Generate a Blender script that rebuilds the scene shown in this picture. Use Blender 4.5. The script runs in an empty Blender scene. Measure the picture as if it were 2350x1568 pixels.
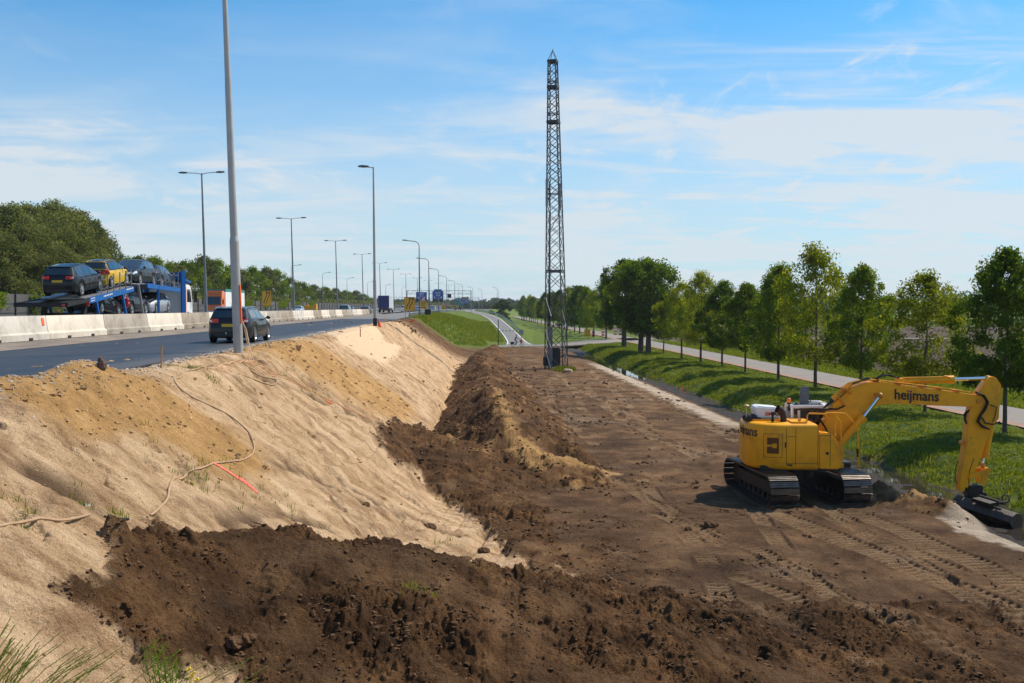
import bpy, bmesh, math, random
import numpy as np
from mathutils import Vector, Matrix
random.seed(7)
RNG = np.random.default_rng(7)
scn = bpy.context.scene
COL = scn.collection
R = math.radians
PI = math.pi

# ------------------------------------------------------------------ camera
CAMZ = 6.1
F = 2350.0                       # focal length in reference units (frame 2350 x 1568)
PITCH = math.atan(79.0 / 2350.0)
cd = bpy.data.cameras.new('camera'); cd.lens = 36.0; cd.sensor_width = 36.0
cd.clip_start = 0.1; cd.clip_end = 9000
cam = bpy.data.objects.new('camera', cd); COL.objects.link(cam)
cam.location = (0, 0, CAMZ); cam.rotation_euler = (PI / 2 - PITCH, 0, 0)
scn.camera = cam
CP, SP = math.cos(PITCH), math.sin(PITCH)

def ray(px, py):
    rx = (px - 1175) / F; ry = -(py - 784) / F
    return Vector((rx, CP + SP * ry, -SP + CP * ry))
def G(px, py, z=0.0):            # survey point on the level z
    d = ray(px, py); k = (z - CAMZ) / d.z
    return Vector((d.x * k, d.y * k, z))
def D(px, py, Y):                # survey point at distance Y
    d = ray(px, py); k = Y / d.y
    return Vector((d.x * k, Y, CAMZ + d.z * k))

# highway frame: s along the road, t to the right of it
TH = math.atan(104.0 / 2350.0)
UX, UY = -math.sin(TH), math.cos(TH)
def ST(s, t, z=0.0):
    return Vector((s * UX + t * UY, s * UY - t * UX, z))
def toST(X, Y):
    return X * UX + Y * UY, X * UY - Y * UX
def curve_off(s):                # the highway bends right far away
    s = np.asarray(s, dtype=float)
    return np.where(s > 300, (s - 300) ** 2 / 6000.0, 0.0)
def STC(s, t, z=0.0):
    return ST(s, t + float(curve_off(s)), z)
ROAD_ANG = TH                    # rotation about z that turns +Y into the road direction

# ------------------------------------------------------------------ noise
_P = np.random.default_rng(11).permutation(256).astype(np.int64)
_P = np.concatenate([_P, _P])
_GA = np.linspace(0, 2 * PI, 256, endpoint=False)
_GX, _GY = np.cos(_GA), np.sin(_GA)
def perlin(x, y, seed=0):
    x = np.asarray(x, dtype=float) + seed * 17.31; y = np.asarray(y, dtype=float) + seed * 9.77
    xi = np.floor(x); yi = np.floor(y); xf = x - xi; yf = y - yi
    xi = xi.astype(np.int64) & 255; yi = yi.astype(np.int64) & 255
    u = xf * xf * xf * (xf * (xf * 6 - 15) + 10); v = yf * yf * yf * (yf * (yf * 6 - 15) + 10)
    def g(ix, iy, fx, fy):
        h = _P[_P[ix & 255] + (iy & 255)]
        return _GX[h] * fx + _GY[h] * fy
    a = g(xi, yi, xf, yf); b = g(xi + 1, yi, xf - 1, yf)
    c = g(xi, yi + 1, xf, yf - 1); d = g(xi + 1, yi + 1, xf - 1, yf - 1)
    return (a + u * (b - a) + v * ((c + u * (d - c)) - (a + u * (b - a)))) * 1.5
def fbm(x, y, o=4, seed=0, gain=.5):
    r = 0; a = 1; tot = 0
    for i in range(o):
        r = r + a * perlin(x, y, seed + i * 3); tot += a
        a *= gain; x = x * 2.03 + 5.1; y = y * 2.03 + 1.7
    return r / tot
def billow(x, y, o=4, seed=0, gain=.5):
    r = 0; a = 1; tot = 0
    for i in range(o):
        r = r + a * np.abs(perlin(x, y, seed + i * 3)); tot += a
        a *= gain; x = x * 2.07 + 3.3; y = y * 2.07 + 8.1
    return r / tot
def sstep(a, b, x):
    u = np.clip((x - a) / (b - a), 0, 1); return u * u * (3 - 2 * u)

# ------------------------------------------------------------------ materials
def nodes_of(m):
    m.use_nodes = True; nt = m.node_tree; nt.nodes.clear(); return nt
def mat(name, col, rough=.6, metal=0., var=.12, scale=6., bump=0., bscale=30., coat=0., dirt=0., dirtcol=(.12, .09, .06), spec=.5, alpha_dark=None):
    m = bpy.data.materials.new(name); nt = nodes_of(m); N = nt.nodes; L = nt.links
    out = N.new('ShaderNodeOutputMaterial'); b = N.new('ShaderNodeBsdfPrincipled')
    L.new(b.outputs[0], out.inputs[0])
    b.inputs['Roughness'].default_value = rough; b.inputs['Metallic'].default_value = metal
    b.inputs['Coat Weight'].default_value = coat; b.inputs['Specular IOR Level'].default_value = spec
    tc = N.new('ShaderNodeTexCoord'); no = N.new('ShaderNodeTexNoise')
    no.inputs['Scale'].default_value = scale; no.inputs['Detail'].default_value = 6
    L.new(tc.outputs['Object'], no.inputs['Vector'])
    mr = N.new('ShaderNodeMapRange'); mr.inputs[1].default_value = .25; mr.inputs[2].default_value = .75
    mr.inputs[3].default_value = 1 - var; mr.inputs[4].default_value = 1 + var
    L.new(no.outputs['Fac'], mr.inputs[0])
    mx = N.new('ShaderNodeVectorMath'); mx.operation = 'SCALE'; mx.inputs[0].default_value = col[:3]
    L.new(mr.outputs[0], mx.inputs['Scale'])
    last = mx.outputs[0]
    if dirt > 0:
        n2 = N.new('ShaderNodeTexNoise'); n2.inputs['Scale'].default_value = scale * .6; n2.inputs['Detail'].default_value = 9
        n2.inputs['Roughness'].default_value = .7
        L.new(tc.outputs['Object'], n2.inputs['Vector'])
        r2 = N.new('ShaderNodeMapRange'); r2.inputs[1].default_value = .48; r2.inputs[2].default_value = .68; r2.inputs[4].default_value = dirt
        L.new(n2.outputs['Fac'], r2.inputs[0])
        mi = N.new('ShaderNodeMix'); mi.data_type = 'RGBA'; mi.inputs['B'].default_value = (*dirtcol, 1)
        L.new(r2.outputs[0], mi.inputs['Factor']); L.new(last, mi.inputs['A']); last = mi.outputs['Result']
    L.new(last, b.inputs['Base Color'])
    if bump > 0:
        n3 = N.new('ShaderNodeTexNoise'); n3.inputs['Scale'].default_value = bscale; n3.inputs['Detail'].default_value = 8
        L.new(tc.outputs['Object'], n3.inputs['Vector'])
        bp = N.new('ShaderNodeBump'); bp.inputs['Strength'].default_value = bump; bp.inputs['Distance'].default_value = .05
        L.new(n3.outputs['Fac'], bp.inputs['Height']); L.new(bp.outputs[0], b.inputs['Normal'])
    return m

def glass_mat(name, tint=(.02, .025, .03), rough=.04):
    return mat(name, tint, rough, 0, .05, 3, spec=.9, coat=.6)

M = {}
M['yellow'] = mat('excavator_yellow', (.90, .38, .002), .42, 0, .07, 2.2, spec=.35, dirt=.5, dirtcol=(.33, .15, .02))
M['yellow_dark'] = mat('excavator_orange', (.66, .24, .005), .5, 0, .1, 3, dirt=.5, dirtcol=(.16, .09, .03))
M['black_steel'] = mat('black_steel', (.018, .016, .015), .55, .3, .3, 5, dirt=.5, dirtcol=(.05, .035, .025))
M['rubber'] = mat('rubber', (.012, .012, .012), .8, 0, .2, 9)
M['chrome'] = mat('chrome_rod', (.75, .76, .78), .12, 1, .03, 3)
M['shoe'] = mat('track_shoe_steel', (.13, .115, .105), .32, .85, .3, 5, dirt=.55, dirtcol=(.05, .035, .025))
M['white'] = mat('white_paint', (.78, .78, .77), .4, 0, .04, 3, coat=.2)
M['offwhite'] = mat('white_line_paint', (.72, .71, .68), .7, 0, .12, 3)
M['galv'] = mat('galvanised_steel', (.33, .34, .35), .45, .6, .15, 2.5)
M['lamp_steel'] = mat('lamp_pole_steel', (.20, .205, .21), .5, .4, .18, 1.2)
M['pole_near'] = mat('weathered_pole', (.42, .40, .38), .5, .3, .14, 1.6, dirt=.25, dirtcol=(.2, .18, .16))
M['lattice'] = mat('lattice_steel', (.030, .038, .048), .6, .2, .2, 1.5)
M['lamp_head'] = mat('lamp_head_grey', (.10, .10, .11), .5, .2, .1, 2)
M['glass'] = glass_mat('dark_glass')
M['glass_blue'] = glass_mat('blue_tinted_glass', (.03, .06, .075))
M['orange'] = mat('orange_plastic', (.85, .13, .015), .5, 0, .06, 3)
M['red'] = mat('red_plastic', (.65, .02, .02), .3, 0, .05, 3, coat=.4)
M['red_dull'] = mat('red_brown', (.30, .05, .02), .7, 0, .2, 8)
M['sign_yellow'] = mat('sign_yellow', (.85, .40, .008), .45, 0, .04, 2, coat=.2)
M['sign_blue'] = mat('sign_blue', (.008, .085, .36), .45, 0, .05, 2)
M['sign_black'] = mat('sign_black', (.012, .012, .013), .6, 0, .1, 4)
M['sign_back'] = mat('sign_back_grey', (.30, .31, .32), .5, .4, .1, 3)
M['carrier_blue'] = mat('carrier_blue', (.002, .10, .35), .5, 0, .06, 2, spec=.3)
M['plate'] = mat('plate_yellow', (.72, .42, .02), .5, 0, .03, 5)
M['rim'] = mat('alloy_rim', (.62, .63, .65), .25, .9, .05, 5)
M['chrome_trim'] = mat('chrome_trim', (.7, .7, .72), .18, .9, .04, 4)
M['lens'] = mat('headlight_lens', (.75, .77, .8), .08, .3, .04, 5, coat=.8)
M['black_plastic'] = mat('black_plastic', (.02, .02, .022), .55, 0, .15, 5)
M['cable_tan'] = mat('tan_cable_sheath', (.40, .255, .14), .6, 0, .15, 5)
M['cable_orange'] = mat('orange_cable_sheath', (.52, .28, .13), .55, 0, .12, 5)
M['spray'] = mat('red_spray_paint', (.80, .13, .08), .8, 0, .1, 12)
M['wood'] = mat('raw_wood', (.42, .24, .09), .8, 0, .2, 12)
M['blue_tarp'] = mat('truck_blue', (.012, .018, .13), .45, 0, .08, 1)
M['curtain'] = mat('truck_curtain_pale', (.45, .50, .52), .5, 0, .1, .8)
M['skin'] = mat('skin', (.50, .30, .21), .6, 0, .05, 8)
M['bark'] = mat('bark', (.085, .065, .05), .9, 0, .35, 9, bump=.6, bscale=24)

# ------------------------------------------------------------------ object helpers
def tag(o, label=None, cat=None, group=None, kind=None):
    if label: o['label'] = label
    if cat: o['category'] = cat
    if group: o['group'] = group
    if kind: o['kind'] = kind
    return o
def empty(name, loc=(0, 0, 0), rz=0, label=None, cat=None, group=None):
    o = bpy.data.objects.new(name, None); o.empty_display_size = .2
    o.location = loc; o.rotation_euler = (0, 0, rz); COL.objects.link(o)
    return tag(o, label, cat, group)
def link_mesh(name, me, mt, parent=None):
    o = bpy.data.objects.new(name, me); COL.objects.link(o)
    if mt is not None: me.materials.append(mt)
    if parent is not None: o.parent = parent
    return o
def mesh_np(name, V, Q, mt, parent=None, smooth=True):
    """V (n,3), Q (m,k) int -> object"""
    me = bpy.data.meshes.new(name); V = np.asarray(V, dtype=np.float32); Q = np.asarray(Q, dtype=np.int32)
    k = Q.shape[1]
    me.vertices.add(len(V)); me.vertices.foreach_set('co', V.ravel())
    me.loops.add(Q.size); me.loops.foreach_set('vertex_index', Q.ravel())
    me.polygons.add(len(Q)); me.polygons.foreach_set('loop_start', np.arange(0, Q.size, k, dtype=np.int32))
    me.polygons.foreach_set('use_smooth', np.full(len(Q), smooth, dtype=bool))
    me.update(calc_edges=True)
    return link_mesh(name, me, mt, parent)
def children_of(o): return list(o.children)
def copy_tree(o, parent=None, loc=None, rz=None, label=None, scale=None):
    c = o.copy(); COL.objects.link(c); c.parent = parent
    if parent is not None: c.matrix_parent_inverse = o.matrix_parent_inverse.copy()
    if loc is not None: c.location = loc
    if rz is not None: c.rotation_euler = (0, 0, rz)
    if scale is not None: c.scale = scale
    if label: c['label'] = label
    for ch in children_of(o): copy_tree(ch, c)
    return c

class MB:
    def __init__(s): s.v = []; s.f = []
    def add(s, vs, fs):
        b = len(s.v); s.v += [tuple(v) for v in vs]; s.f += [tuple(i + b for i in f) for f in fs]; return s
    def box(s, c, d, rz=0, rx=0, ry=0):
        hx, hy, hz = d[0] / 2, d[1] / 2, d[2] / 2
        P = [Vector((x, y, z)) for x in (-hx, hx) for y in (-hy, hy) for z in (-hz, hz)]
        if rx or ry or rz:
            m = Matrix.Rotation(rz, 3, 'Z') @ Matrix.Rotation(ry, 3, 'Y') @ Matrix.Rotation(rx, 3, 'X')
            P = [m @ p for p in P]
        return s.add([p + Vector(c) for p in P], [(0, 1, 3, 2), (4, 6, 7, 5), (0, 4, 5, 1), (2, 3, 7, 6), (0, 2, 6, 4), (1, 5, 7, 3)])
    def box2(s, a, b):
        return s.box([(a[i] + b[i]) / 2 for i in range(3)], [abs(b[i] - a[i]) for i in range(3)])
    def cyl(s, p0, p1, r0, r1=None, n=10, cap=True):
        r1 = r0 if r1 is None else r1
        p0 = Vector(p0); p1 = Vector(p1); a = (p1 - p0).normalized()
        q = a.orthogonal().normalized(); w = a.cross(q)
        vs = []
        for p, r in ((p0, r0), (p1, r1)):
            for i in range(n):
                t = 2 * PI * i / n; vs.append(p + q * (r * math.cos(t)) + w * (r * math.sin(t)))
        fs = [(i, (i + 1) % n, n + (i + 1) % n, n + i) for i in range(n)]
        if cap: fs += [tuple(range(n))[::-1], tuple(range(n, 2 * n))]
        return s.add(vs, fs)
    def bar(s, p0, p1, w, h=None, up=(0, 0, 1)):
        h = w if h is None else h
        p0 = Vector(p0); p1 = Vector(p1); a = (p1 - p0).normalized(); up = Vector(up)
        x = a.cross(up)
        x = x.normalized() if x.length > 1e-4 else a.orthogonal().normalized()
        y = x.cross(a)
        vs = [p + x * (w / 2 * i) + y * (h / 2 * j) for p in (p0, p1) for i, j in ((-1, -1), (1, -1), (1, 1), (-1, 1))]
        return s.add(vs, [(0, 1, 2, 3)[::-1], (4, 5, 6, 7), (0, 1, 5, 4), (1, 2, 6, 5), (2, 3, 7, 6), (3, 0, 4, 7)])
    def prism(s, pts, y0, y1, axis='y'):
        """pts: outline (a,b) extruded between y0 and y1; axis says which axis is the extrusion"""
        def mk(a, b, y):
            return {'y': (a, y, b), 'z': (a, b, y), 'x': (y, a, b)}[axis]
        n = len(pts)
        vs = [mk(a, b, y0) for a, b in pts] + [mk(a, b, y1) for a, b in pts]
        fs = [tuple(range(n)), tuple(range(n, 2 * n))[::-1]] + [(i, n + i, n + (i + 1) % n, (i + 1) % n) for i in range(n)]
        return s.add(vs, fs)
    def tube(s, path, r, n=8, cap=True):
        P = [Vector(p) for p in path]; rings = []
        q = None; vs = []
        rr = r if isinstance(r, (list, tuple)) else [r] * len(P)
        for i, p in enumerate(P):
            a = (P[min(i + 1, len(P) - 1)] - P[max(i - 1, 0)]).normalized()
            q = a.orthogonal().normalized() if q is None else (q - a * q.dot(a)).normalized()
            w = a.cross(q)
            for k in range(n):
                t = 2 * PI * k / n; vs.append(p + q * (rr[i] * math.cos(t)) + w * (rr[i] * math.sin(t)))
        fs = []
        for i in range(len(P) - 1):
            for k in range(n):
                fs.append((i * n + k, i * n + (k + 1) % n, (i + 1) * n + (k + 1) % n, (i + 1) * n + k))
        if cap: fs += [tuple(range(n))[::-1], tuple(range((len(P) - 1) * n, len(P) * n))]
        return s.add(vs, fs)
    def sphere(s, c, r, nu=10, nv=6, sc=(1, 1, 1)):
        vs = [(c[0], c[1], c[2] + r * sc[2])]
        for i in range(1, nv):
            a = PI * i / nv
            for k in range(nu):
                b = 2 * PI * k / nu
                vs.append((c[0] + r * sc[0] * math.sin(a) * math.cos(b), c[1] + r * sc[1] * math.sin(a) * math.sin(b), c[2] + r * sc[2] * math.cos(a)))
        vs.append((c[0], c[1], c[2] - r * sc[2])); last = len(vs) - 1
        fs = [(0, 1 + k, 1 + (k + 1) % nu) for k in range(nu)]
        for i in range(nv - 2):
            for k in range(nu):
                a = 1 + i * nu + k; b = 1 + i * nu + (k + 1) % nu
                fs.append((a, a + nu, b + nu, b))
        o = 1 + (nv - 2) * nu
        fs += [(last, o + (k + 1) % nu, o + k) for k in range(nu)]
        return s.add(vs, fs)
    def build(s, name, mt, parent=None, smooth=False, bevel=0, segs=2, fix=True, angle=40):
        me = bpy.data.meshes.new(name); me.from_pydata([tuple(v) for v in s.v], [], s.f)
        if fix:
            bm = bmesh.new(); bm.from_mesh(me); bmesh.ops.recalc_face_normals(bm, faces=bm.faces[:])
            if bevel > 0:
                es = [e for e in bm.edges if len(e.link_faces) == 2 and e.calc_face_angle(0) > R(30)]
                bmesh.ops.bevel(bm, geom=es, offset=bevel, segments=segs, affect='EDGES', clamp_overlap=True)
                smooth = True
            bm.to_mesh(me); bm.free()
        if smooth:
            me.polygons.foreach_set('use_smooth', [True] * len(me.polygons))
            try: me.set_sharp_from_angle(angle=R(angle))
            except Exception: pass
        me.update()
        return link_mesh(name, me, mt, parent)

def text_mesh(body, size, depth=.004, offset=0.0, shear=0):
    cu = bpy.data.curves.new('lettering', 'FONT'); cu.body = body; cu.size = size; cu.extrude = depth; cu.offset = offset
    cu.shear = shear; cu.resolution_u = 4
    o = bpy.data.objects.new('lettering', cu); COL.objects.link(o)
    dg = bpy.context.evaluated_depsgraph_get(); dg.update()
    me = bpy.data.meshes.new_from_object(o.evaluated_get(dg))
    bpy.data.objects.remove(o)
    V = np.array([v.co[:] for v in me.vertices]); Fs = [tuple(p.vertices) for p in me.polygons]
    bpy.data.meshes.remove(me)
    return V, Fs

def split_tubes(m, name, mt, parent):
    # one part per hose
    n = len(m.v); par = list(range(n))
    def fd(i):
        while par[i] != i: par[i] = par[par[i]]; i = par[i]
        return i
    for f in m.f:
        for k in f[1:]: par[fd(k)] = fd(f[0])
    groups = {}
    for f in m.f: groups.setdefault(fd(f[0]), []).append(f)
    for g in groups.values():
        ids = sorted({i for f in g for i in f}); mp = {i: k for k, i in enumerate(ids)}
        q = MB(); q.add([m.v[i] for i in ids], [tuple(mp[i] for i in f) for f in g]); q.build(name, mt, parent, smooth=True)
# ------------------------------------------------------------------ sun and sky
SUN_AZ = R(33)       # horizontally, from +X towards +Y
SUN_EL = R(50)
SD = Vector((math.cos(SUN_AZ) * math.cos(SUN_EL), math.sin(SUN_AZ) * math.cos(SUN_EL), math.sin(SUN_EL)))
sl = bpy.data.lights.new('sun', 'SUN'); sl.energy = 5.0; sl.angle = R(.5); sl.color = (1, .89, .74)
so = bpy.data.objects.new('sun', sl); COL.objects.link(so); so.rotation_euler = SD.to_track_quat('Z', 'Y').to_euler()
scn.view_settings.view_transform = 'Standard'; scn.view_settings.look = 'None'
scn.view_settings.exposure = .24; scn.view_settings.gamma = 1

w = bpy.data.worlds.new('World'); scn.world = w; w.use_nodes = True
nt = w.node_tree; nt.nodes.clear(); N = nt.nodes; L = nt.links
wo = N.new('ShaderNodeOutputWorld'); bg = N.new('ShaderNodeBackground'); L.new(bg.outputs[0], wo.inputs[0])
bg.inputs['Strength'].default_value = .088
sky = N.new('ShaderNodeTexSky'); sky.sky_type = 'NISHITA'; sky.sun_disc = False
sky.sun_elevation = SUN_EL; sky.sun_rotation = PI / 2 - SUN_AZ; sky.altitude = 10; sky.air_density = 1.0; sky.dust_density = .6; sky.ozone_density = 2.2
tc = N.new('ShaderNodeTexCoord'); sep = N.new('ShaderNodeSeparateXYZ'); L.new(tc.outputs['Generated'], sep.inputs[0])
def math_node(op, a, b=None, c=None, clamp=False):
    n = N.new('ShaderNodeMath'); n.operation = op; n.use_clamp = clamp
    for i, v in enumerate((a, b, c)):
        if v is None: continue
        if isinstance(v, (int, float)): n.inputs[i].default_value = v
        else: L.new(v, n.inputs[i])
    return n.outputs[0]
zc = math_node('MAXIMUM', sep.outputs['Z'], 0.0)
zp = math_node('ADD', zc, 0.10)
cx = math_node('DIVIDE', sep.outputs['X'], zp); cy = math_node('DIVIDE', sep.outputs['Y'], zp)
comb = N.new('ShaderNodeCombineXYZ'); L.new(cx, comb.inputs[0]); L.new(cy, comb.inputs[1])
def cloud_layer(scale, sx, sy, rot, det, rough, dist, lo, hi, off, gain):
    mp = N.new('ShaderNodeMapping'); mp.inputs['Scale'].default_value = (sx, sy, 1); mp.inputs['Rotation'].default_value = (0, 0, rot)
    mp.inputs['Location'].default_value = off
    L.new(comb.outputs[0], mp.inputs['Vector'])
    no = N.new('ShaderNodeTexNoise'); no.inputs['Scale'].default_value = scale; no.inputs['Detail'].default_value = det
    no.inputs['Roughness'].default_value = rough; no.inputs['Distortion'].default_value = dist
    L.new(mp.outputs[0], no.inputs['Vector'])
    mr = N.new('ShaderNodeMapRange'); mr.interpolation_type = 'SMOOTHSTEP'
    mr.inputs[1].default_value = lo; mr.inputs[2].default_value = hi; mr.inputs[4].default_value = gain
    L.new(no.outputs['Fac'], mr.inputs[0]); return mr.outputs[0]
c1 = cloud_layer(.85, 1.0, 1.1, R(25), 8, .60, .6, .44, .76, (3.1, 1.3, 0), .75)
c2 = cloud_layer(1.3, .8, 1.7, R(-14), 8, .58, .5, .43, .70, (7.4, 2.2, 0), .62)
c3 = cloud_layer(2.6, 1.6, .7, R(28), 8, .62, .5, .54, .80, (2.9, 7.6, 0), .75)
big = cloud_layer(.42, 1, 1, 0, 3, .5, 0, .36, .62, (4.2, 9.3, 0), 1)
cs = math_node('ADD', math_node('ADD', c1, c2), c3)
cov = N.new('ShaderNodeMapRange'); cov.interpolation_type = 'SMOOTHSTEP'; cov.inputs[1].default_value = -.25; cov.inputs[2].default_value = .30; cov.inputs[3].default_value = .22; cov.inputs[4].default_value = 1.2
L.new(sep.outputs['X'], cov.inputs[0])
hi_ = N.new('ShaderNodeMapRange'); hi_.interpolation_type = 'SMOOTHSTEP'; hi_.inputs[1].default_value = .11; hi_.inputs[2].default_value = .22; hi_.inputs[3].default_value = 1.0; hi_.inputs[4].default_value = 0.0
L.new(sep.outputs['Z'], hi_.inputs[0])
cs = math_node('MULTIPLY', cs, math_node('MULTIPLY_ADD', big, .7, .3))
cs = math_node('MULTIPLY', cs, math_node('MAXIMUM', cov.outputs[0], hi_.outputs[0]))
# more cover towards the sun side and low down, as cirrus seen edge-on
low = N.new('ShaderNodeMapRange'); low.inputs[1].default_value = .02; low.inputs[2].default_value = .34; low.inputs[3].default_value = .74; low.inputs[4].default_value = 0.0
low.interpolation_type = 'SMOOTHSTEP'
L.new(sep.outputs['Z'], low.inputs[0])
cs = math_node('ADD', cs, low.outputs[0])
cs = math_node('MINIMUM', cs, .92)
skb = N.new('ShaderNodeVectorMath'); skb.operation = 'MULTIPLY'; skb.inputs[1].default_value = (.27, 1.06, 1.46)
L.new(sky.outputs[0], skb.inputs[0])
mx = N.new('ShaderNodeMix'); mx.data_type = 'RGBA'; mx.inputs['B'].default_value = (6.9, 7.5, 8.0, 1)
L.new(cs, mx.inputs['Factor']); L.new(skb.outputs[0], mx.inputs['A'])
L.new(mx.outputs['Result'], bg.inputs['Color'])

# ------------------------------------------------------------------ terrain height
RAMP_S = [150, 175, 200, 230, 260, 290, 320, 360, 420, 520]
RAMP_T = [8.1, 8.6, 8.6, 8.0, 7.2, 5.8, 3.5, 0.6, -1.2, -1.5]
RAMP_Z = [0.03, .10, .7, 1.9, 3.0, 3.8, 4.3, 4.6, 4.7, 4.7]
def ramp_t(s): return np.interp(s, RAMP_S, RAMP_T) + curve_off(s)
def ramp_z(s): return np.interp(s, RAMP_S, RAMP_Z)
def toe_t(s): return np.interp(s, [0, 20, 26, 33, 100, 140, 165], [3.2, 3.0, 1.4, -1.0, -1.0, 1.5, 5.0])

def poly_ridge(X, Y, pts, kf, kb, rnd=.25):
    """height of a windrow along a crest polyline (X,Y,z[,kf,kb])"""
    best = np.full(X.shape, -9.0)
    for a, b in zip(pts[:-1], pts[1:]):
        ax, ay, az = a[:3]; bx, by, bz = b[:3]
        dx, dy = bx - ax, by - ay; l2 = dx * dx + dy * dy
        u = np.clip(((X - ax) * dx + (Y - ay) * dy) / l2, 0, 1)
        qx, qy = X - ax - u * dx, Y - ay - u * dy
        d = np.hypot(qx, qy)
        side = dx * (Y - ay) - dy * (X - ax)          # >0 : left of travel = back
        fa, fb = (a[3], b[3]) if len(a) > 3 else (kf, kf)
        k = np.where(side > 0, kb, fa + (fb - fa) * u)
        z = az + (bz - az) * u - k * (np.sqrt(d * d + rnd * rnd) - rnd)
        best = np.maximum(best, z)
    return best
def cr(px, py, Y, k=None):
    p = D(px, py, Y); return (p.x, p.y, p.z) if k is None else (p.x, p.y, p.z, k)
MOUND_A = [cr(165, 1352, 12.9, .8), cr(262, 1244, 14.7, .62), cr(350, 1226, 15.0, .5), cr(450, 1246, 15.3, .4), cr(600, 1219, 16, .32), cr(730, 1238, 16.3, .30),
           cr(830, 1266, 16.5, .28), cr(950, 1287, 17, .26), cr(1100, 1328, 17.5, .24), cr(1270, 1368, 18, .18), cr(1450, 1384, 18.4, .12),
           cr(1590, 1384, 18.8, .10), cr(1680, 1412, 18.4, .10), cr(1790, 1466, 17.9, .12), cr(1900, 1500, 17.6, .15)]
MOUND_B = [cr(835, 958, 39.8, .35), cr(900, 968, 39.3, .3), cr(960, 985, 39, .26), cr(1030, 1010, 38, .24), cr(1100, 1052, 36.8, .2), cr(1170, 1080, 35.8, .2)]
def p3(s, t, z):
    v = ST(s, t); return (v.x, v.y, z)
RIDGE = [p3(35.2, 3.6, .45), p3(36.6, 2.6, 1.0), p3(38.5, 1.7, 1.5), p3(43, 1.4, 1.75), p3(52, 1.3, 1.8), p3(62, 1.1, 1.45), p3(80, 1.5, 1.55), p3(96, 1.2, 1.1), p3(112, 2.0, 1.2), p3(135, 3.0, .8), p3(150, 4.2, .5)]
PILE_X = [(12.9, 30.3, .36), (12.2, 30.9, .52), (11.5, 31.9, .66), (12.55, 30.55, .4)]
WHITE_POLY = [(745, 768), (790, 757), (838, 752), (872, 766), (882, 786), (922, 795), (912, 815), (882, 838), (832, 820), (782, 792)]

def base_height(X, Y):
    X = np.asarray(X, dtype=float); Y = np.asarray(Y, dtype=float)
    s, t = toST(X, Y); t = t - curve_off(s)
    toe = toe_t(s)
    z = np.zeros_like(X)
    f1 = np.clip((t + 6.8) / (-1.8 + 6.8), 0, 1); f2 = np.clip((t + 1.8) / (toe + 1.8 + 1e-6), 0, 1)
    near = 4.5 + (.72 - 4.5) * f1 + np.where(t > -1.8, -.72 * f2 * (2 - f2), 0)
    # crest shoulder
    near = np.where(t < -6.8, np.interp(t, [-8.2, -7.6, -6.8], [4.6, 4.62, 4.5]), near)
    near = np.where(t < -8.2, 4.56, near)
    # ditch and bank
    dit = np.interp(t, [11.5, 13.2, 14.4, 15.0, 17.5, 18.0, 19.4, 21.5, 24, 26], [0, -.02, -.12, -.58, -.72, -.50, .08, .34, .34, .22])
    nr = np.where(t > 11, dit, near)
    # beyond the site: ditch fades out, ramp rises
    rt, rz_ = ramp_t(s) - curve_off(s), ramp_z(s)
    far = np.zeros_like(X)
    gap = rt - 2.6 + 7.2
    fl = np.clip((t + 7.2) / np.maximum(gap, .5), 0, 1); fl = fl * fl * (3 - 2 * fl)
    left = 4.6 + (rz_ - .06 - 4.6) * fl
    dr = t - (rt + 2.6)
    right = np.maximum(rz_ - .06 - dr * .42, 0.0)
    far = np.where(t < -8.2, 4.56, np.where(t < rt - 2.6, left, np.where(dr < 0, rz_ - .06, right)))
    far = np.where((t > 11) & (dr > 0), np.maximum(far, np.where(t > 24, .2, 0.0)), far)
    m = sstep(150, 176, s)
    z = nr * (1 - m) + far * m
    # land behind the noise wall sits a little lower
    z = np.where(t < -50, 4.3 - np.clip((-50 - t) * .1, 0, 3.5), z)
    # bank the photographer stands on
    bank = 4.25 - .43 * np.maximum(s - 3, 0) - .02 * np.maximum(t + 3, 0) ** 2
    z = np.where(s < 12, np.maximum(z, bank), z)
    return z
def site_height(X, Y, parts=False):
    b = base_height(X, Y)
    n1 = fbm(X * .45, Y * .45, 3, 5)
    A = poly_ridge(X, Y, MOUND_A, .25, .62, .35) + n1 * .14 + fbm(X * 1.1, Y * .8, 3, 15) * .22
    B = poly_ridge(X, Y, MOUND_B, .25, .6, .4) + n1 * .12
    s, t = toST(X, Y)
    C = poly_ridge(X, Y, RIDGE, .50, .64, .5) - .12 + fbm(X * .28, Y * .28, 3, 9) * .55 + fbm(X * .9, Y * .7, 3, 19) * .30
    P = np.full(X.shape, -9.)
    for (px, py, h) in PILE_X:
        P = np.maximum(P, h - .65 * np.hypot(X - px, Y - py) + n1 * .12)
    z = np.maximum(np.maximum(np.maximum(b, A), np.maximum(B, C)), P)
    # sand heaps on the crest of the embankment
    D1 = .42 * np.exp(-(((s - 20.4) / 1.5) ** 2 + ((t + 7.5) / .7) ** 2)) + .30 * np.exp(-(((s - 17.2) / 1.6) ** 2 + ((t + 7.6) / .6) ** 2)) \
        + .22 * np.exp(-(((s - 41) / 6) ** 2 + ((t + 6.2) / 1.3) ** 2)) + .16 * np.exp(-(((s - 74) / 16) ** 2 + ((t + 6.6) / .9) ** 2))
    z = z + D1
    # little collapsed scarp in the near mound
    sc = G(1640, 1415, .55)
    e = np.exp(-(((X - sc.x) / .62) ** 2 + ((Y - sc.y + .25) / .30) ** 2)); z = z - .42 * sstep(.35, .7, e)
    if parts: return z, b, A, B, C, P, D1
    return z

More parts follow.
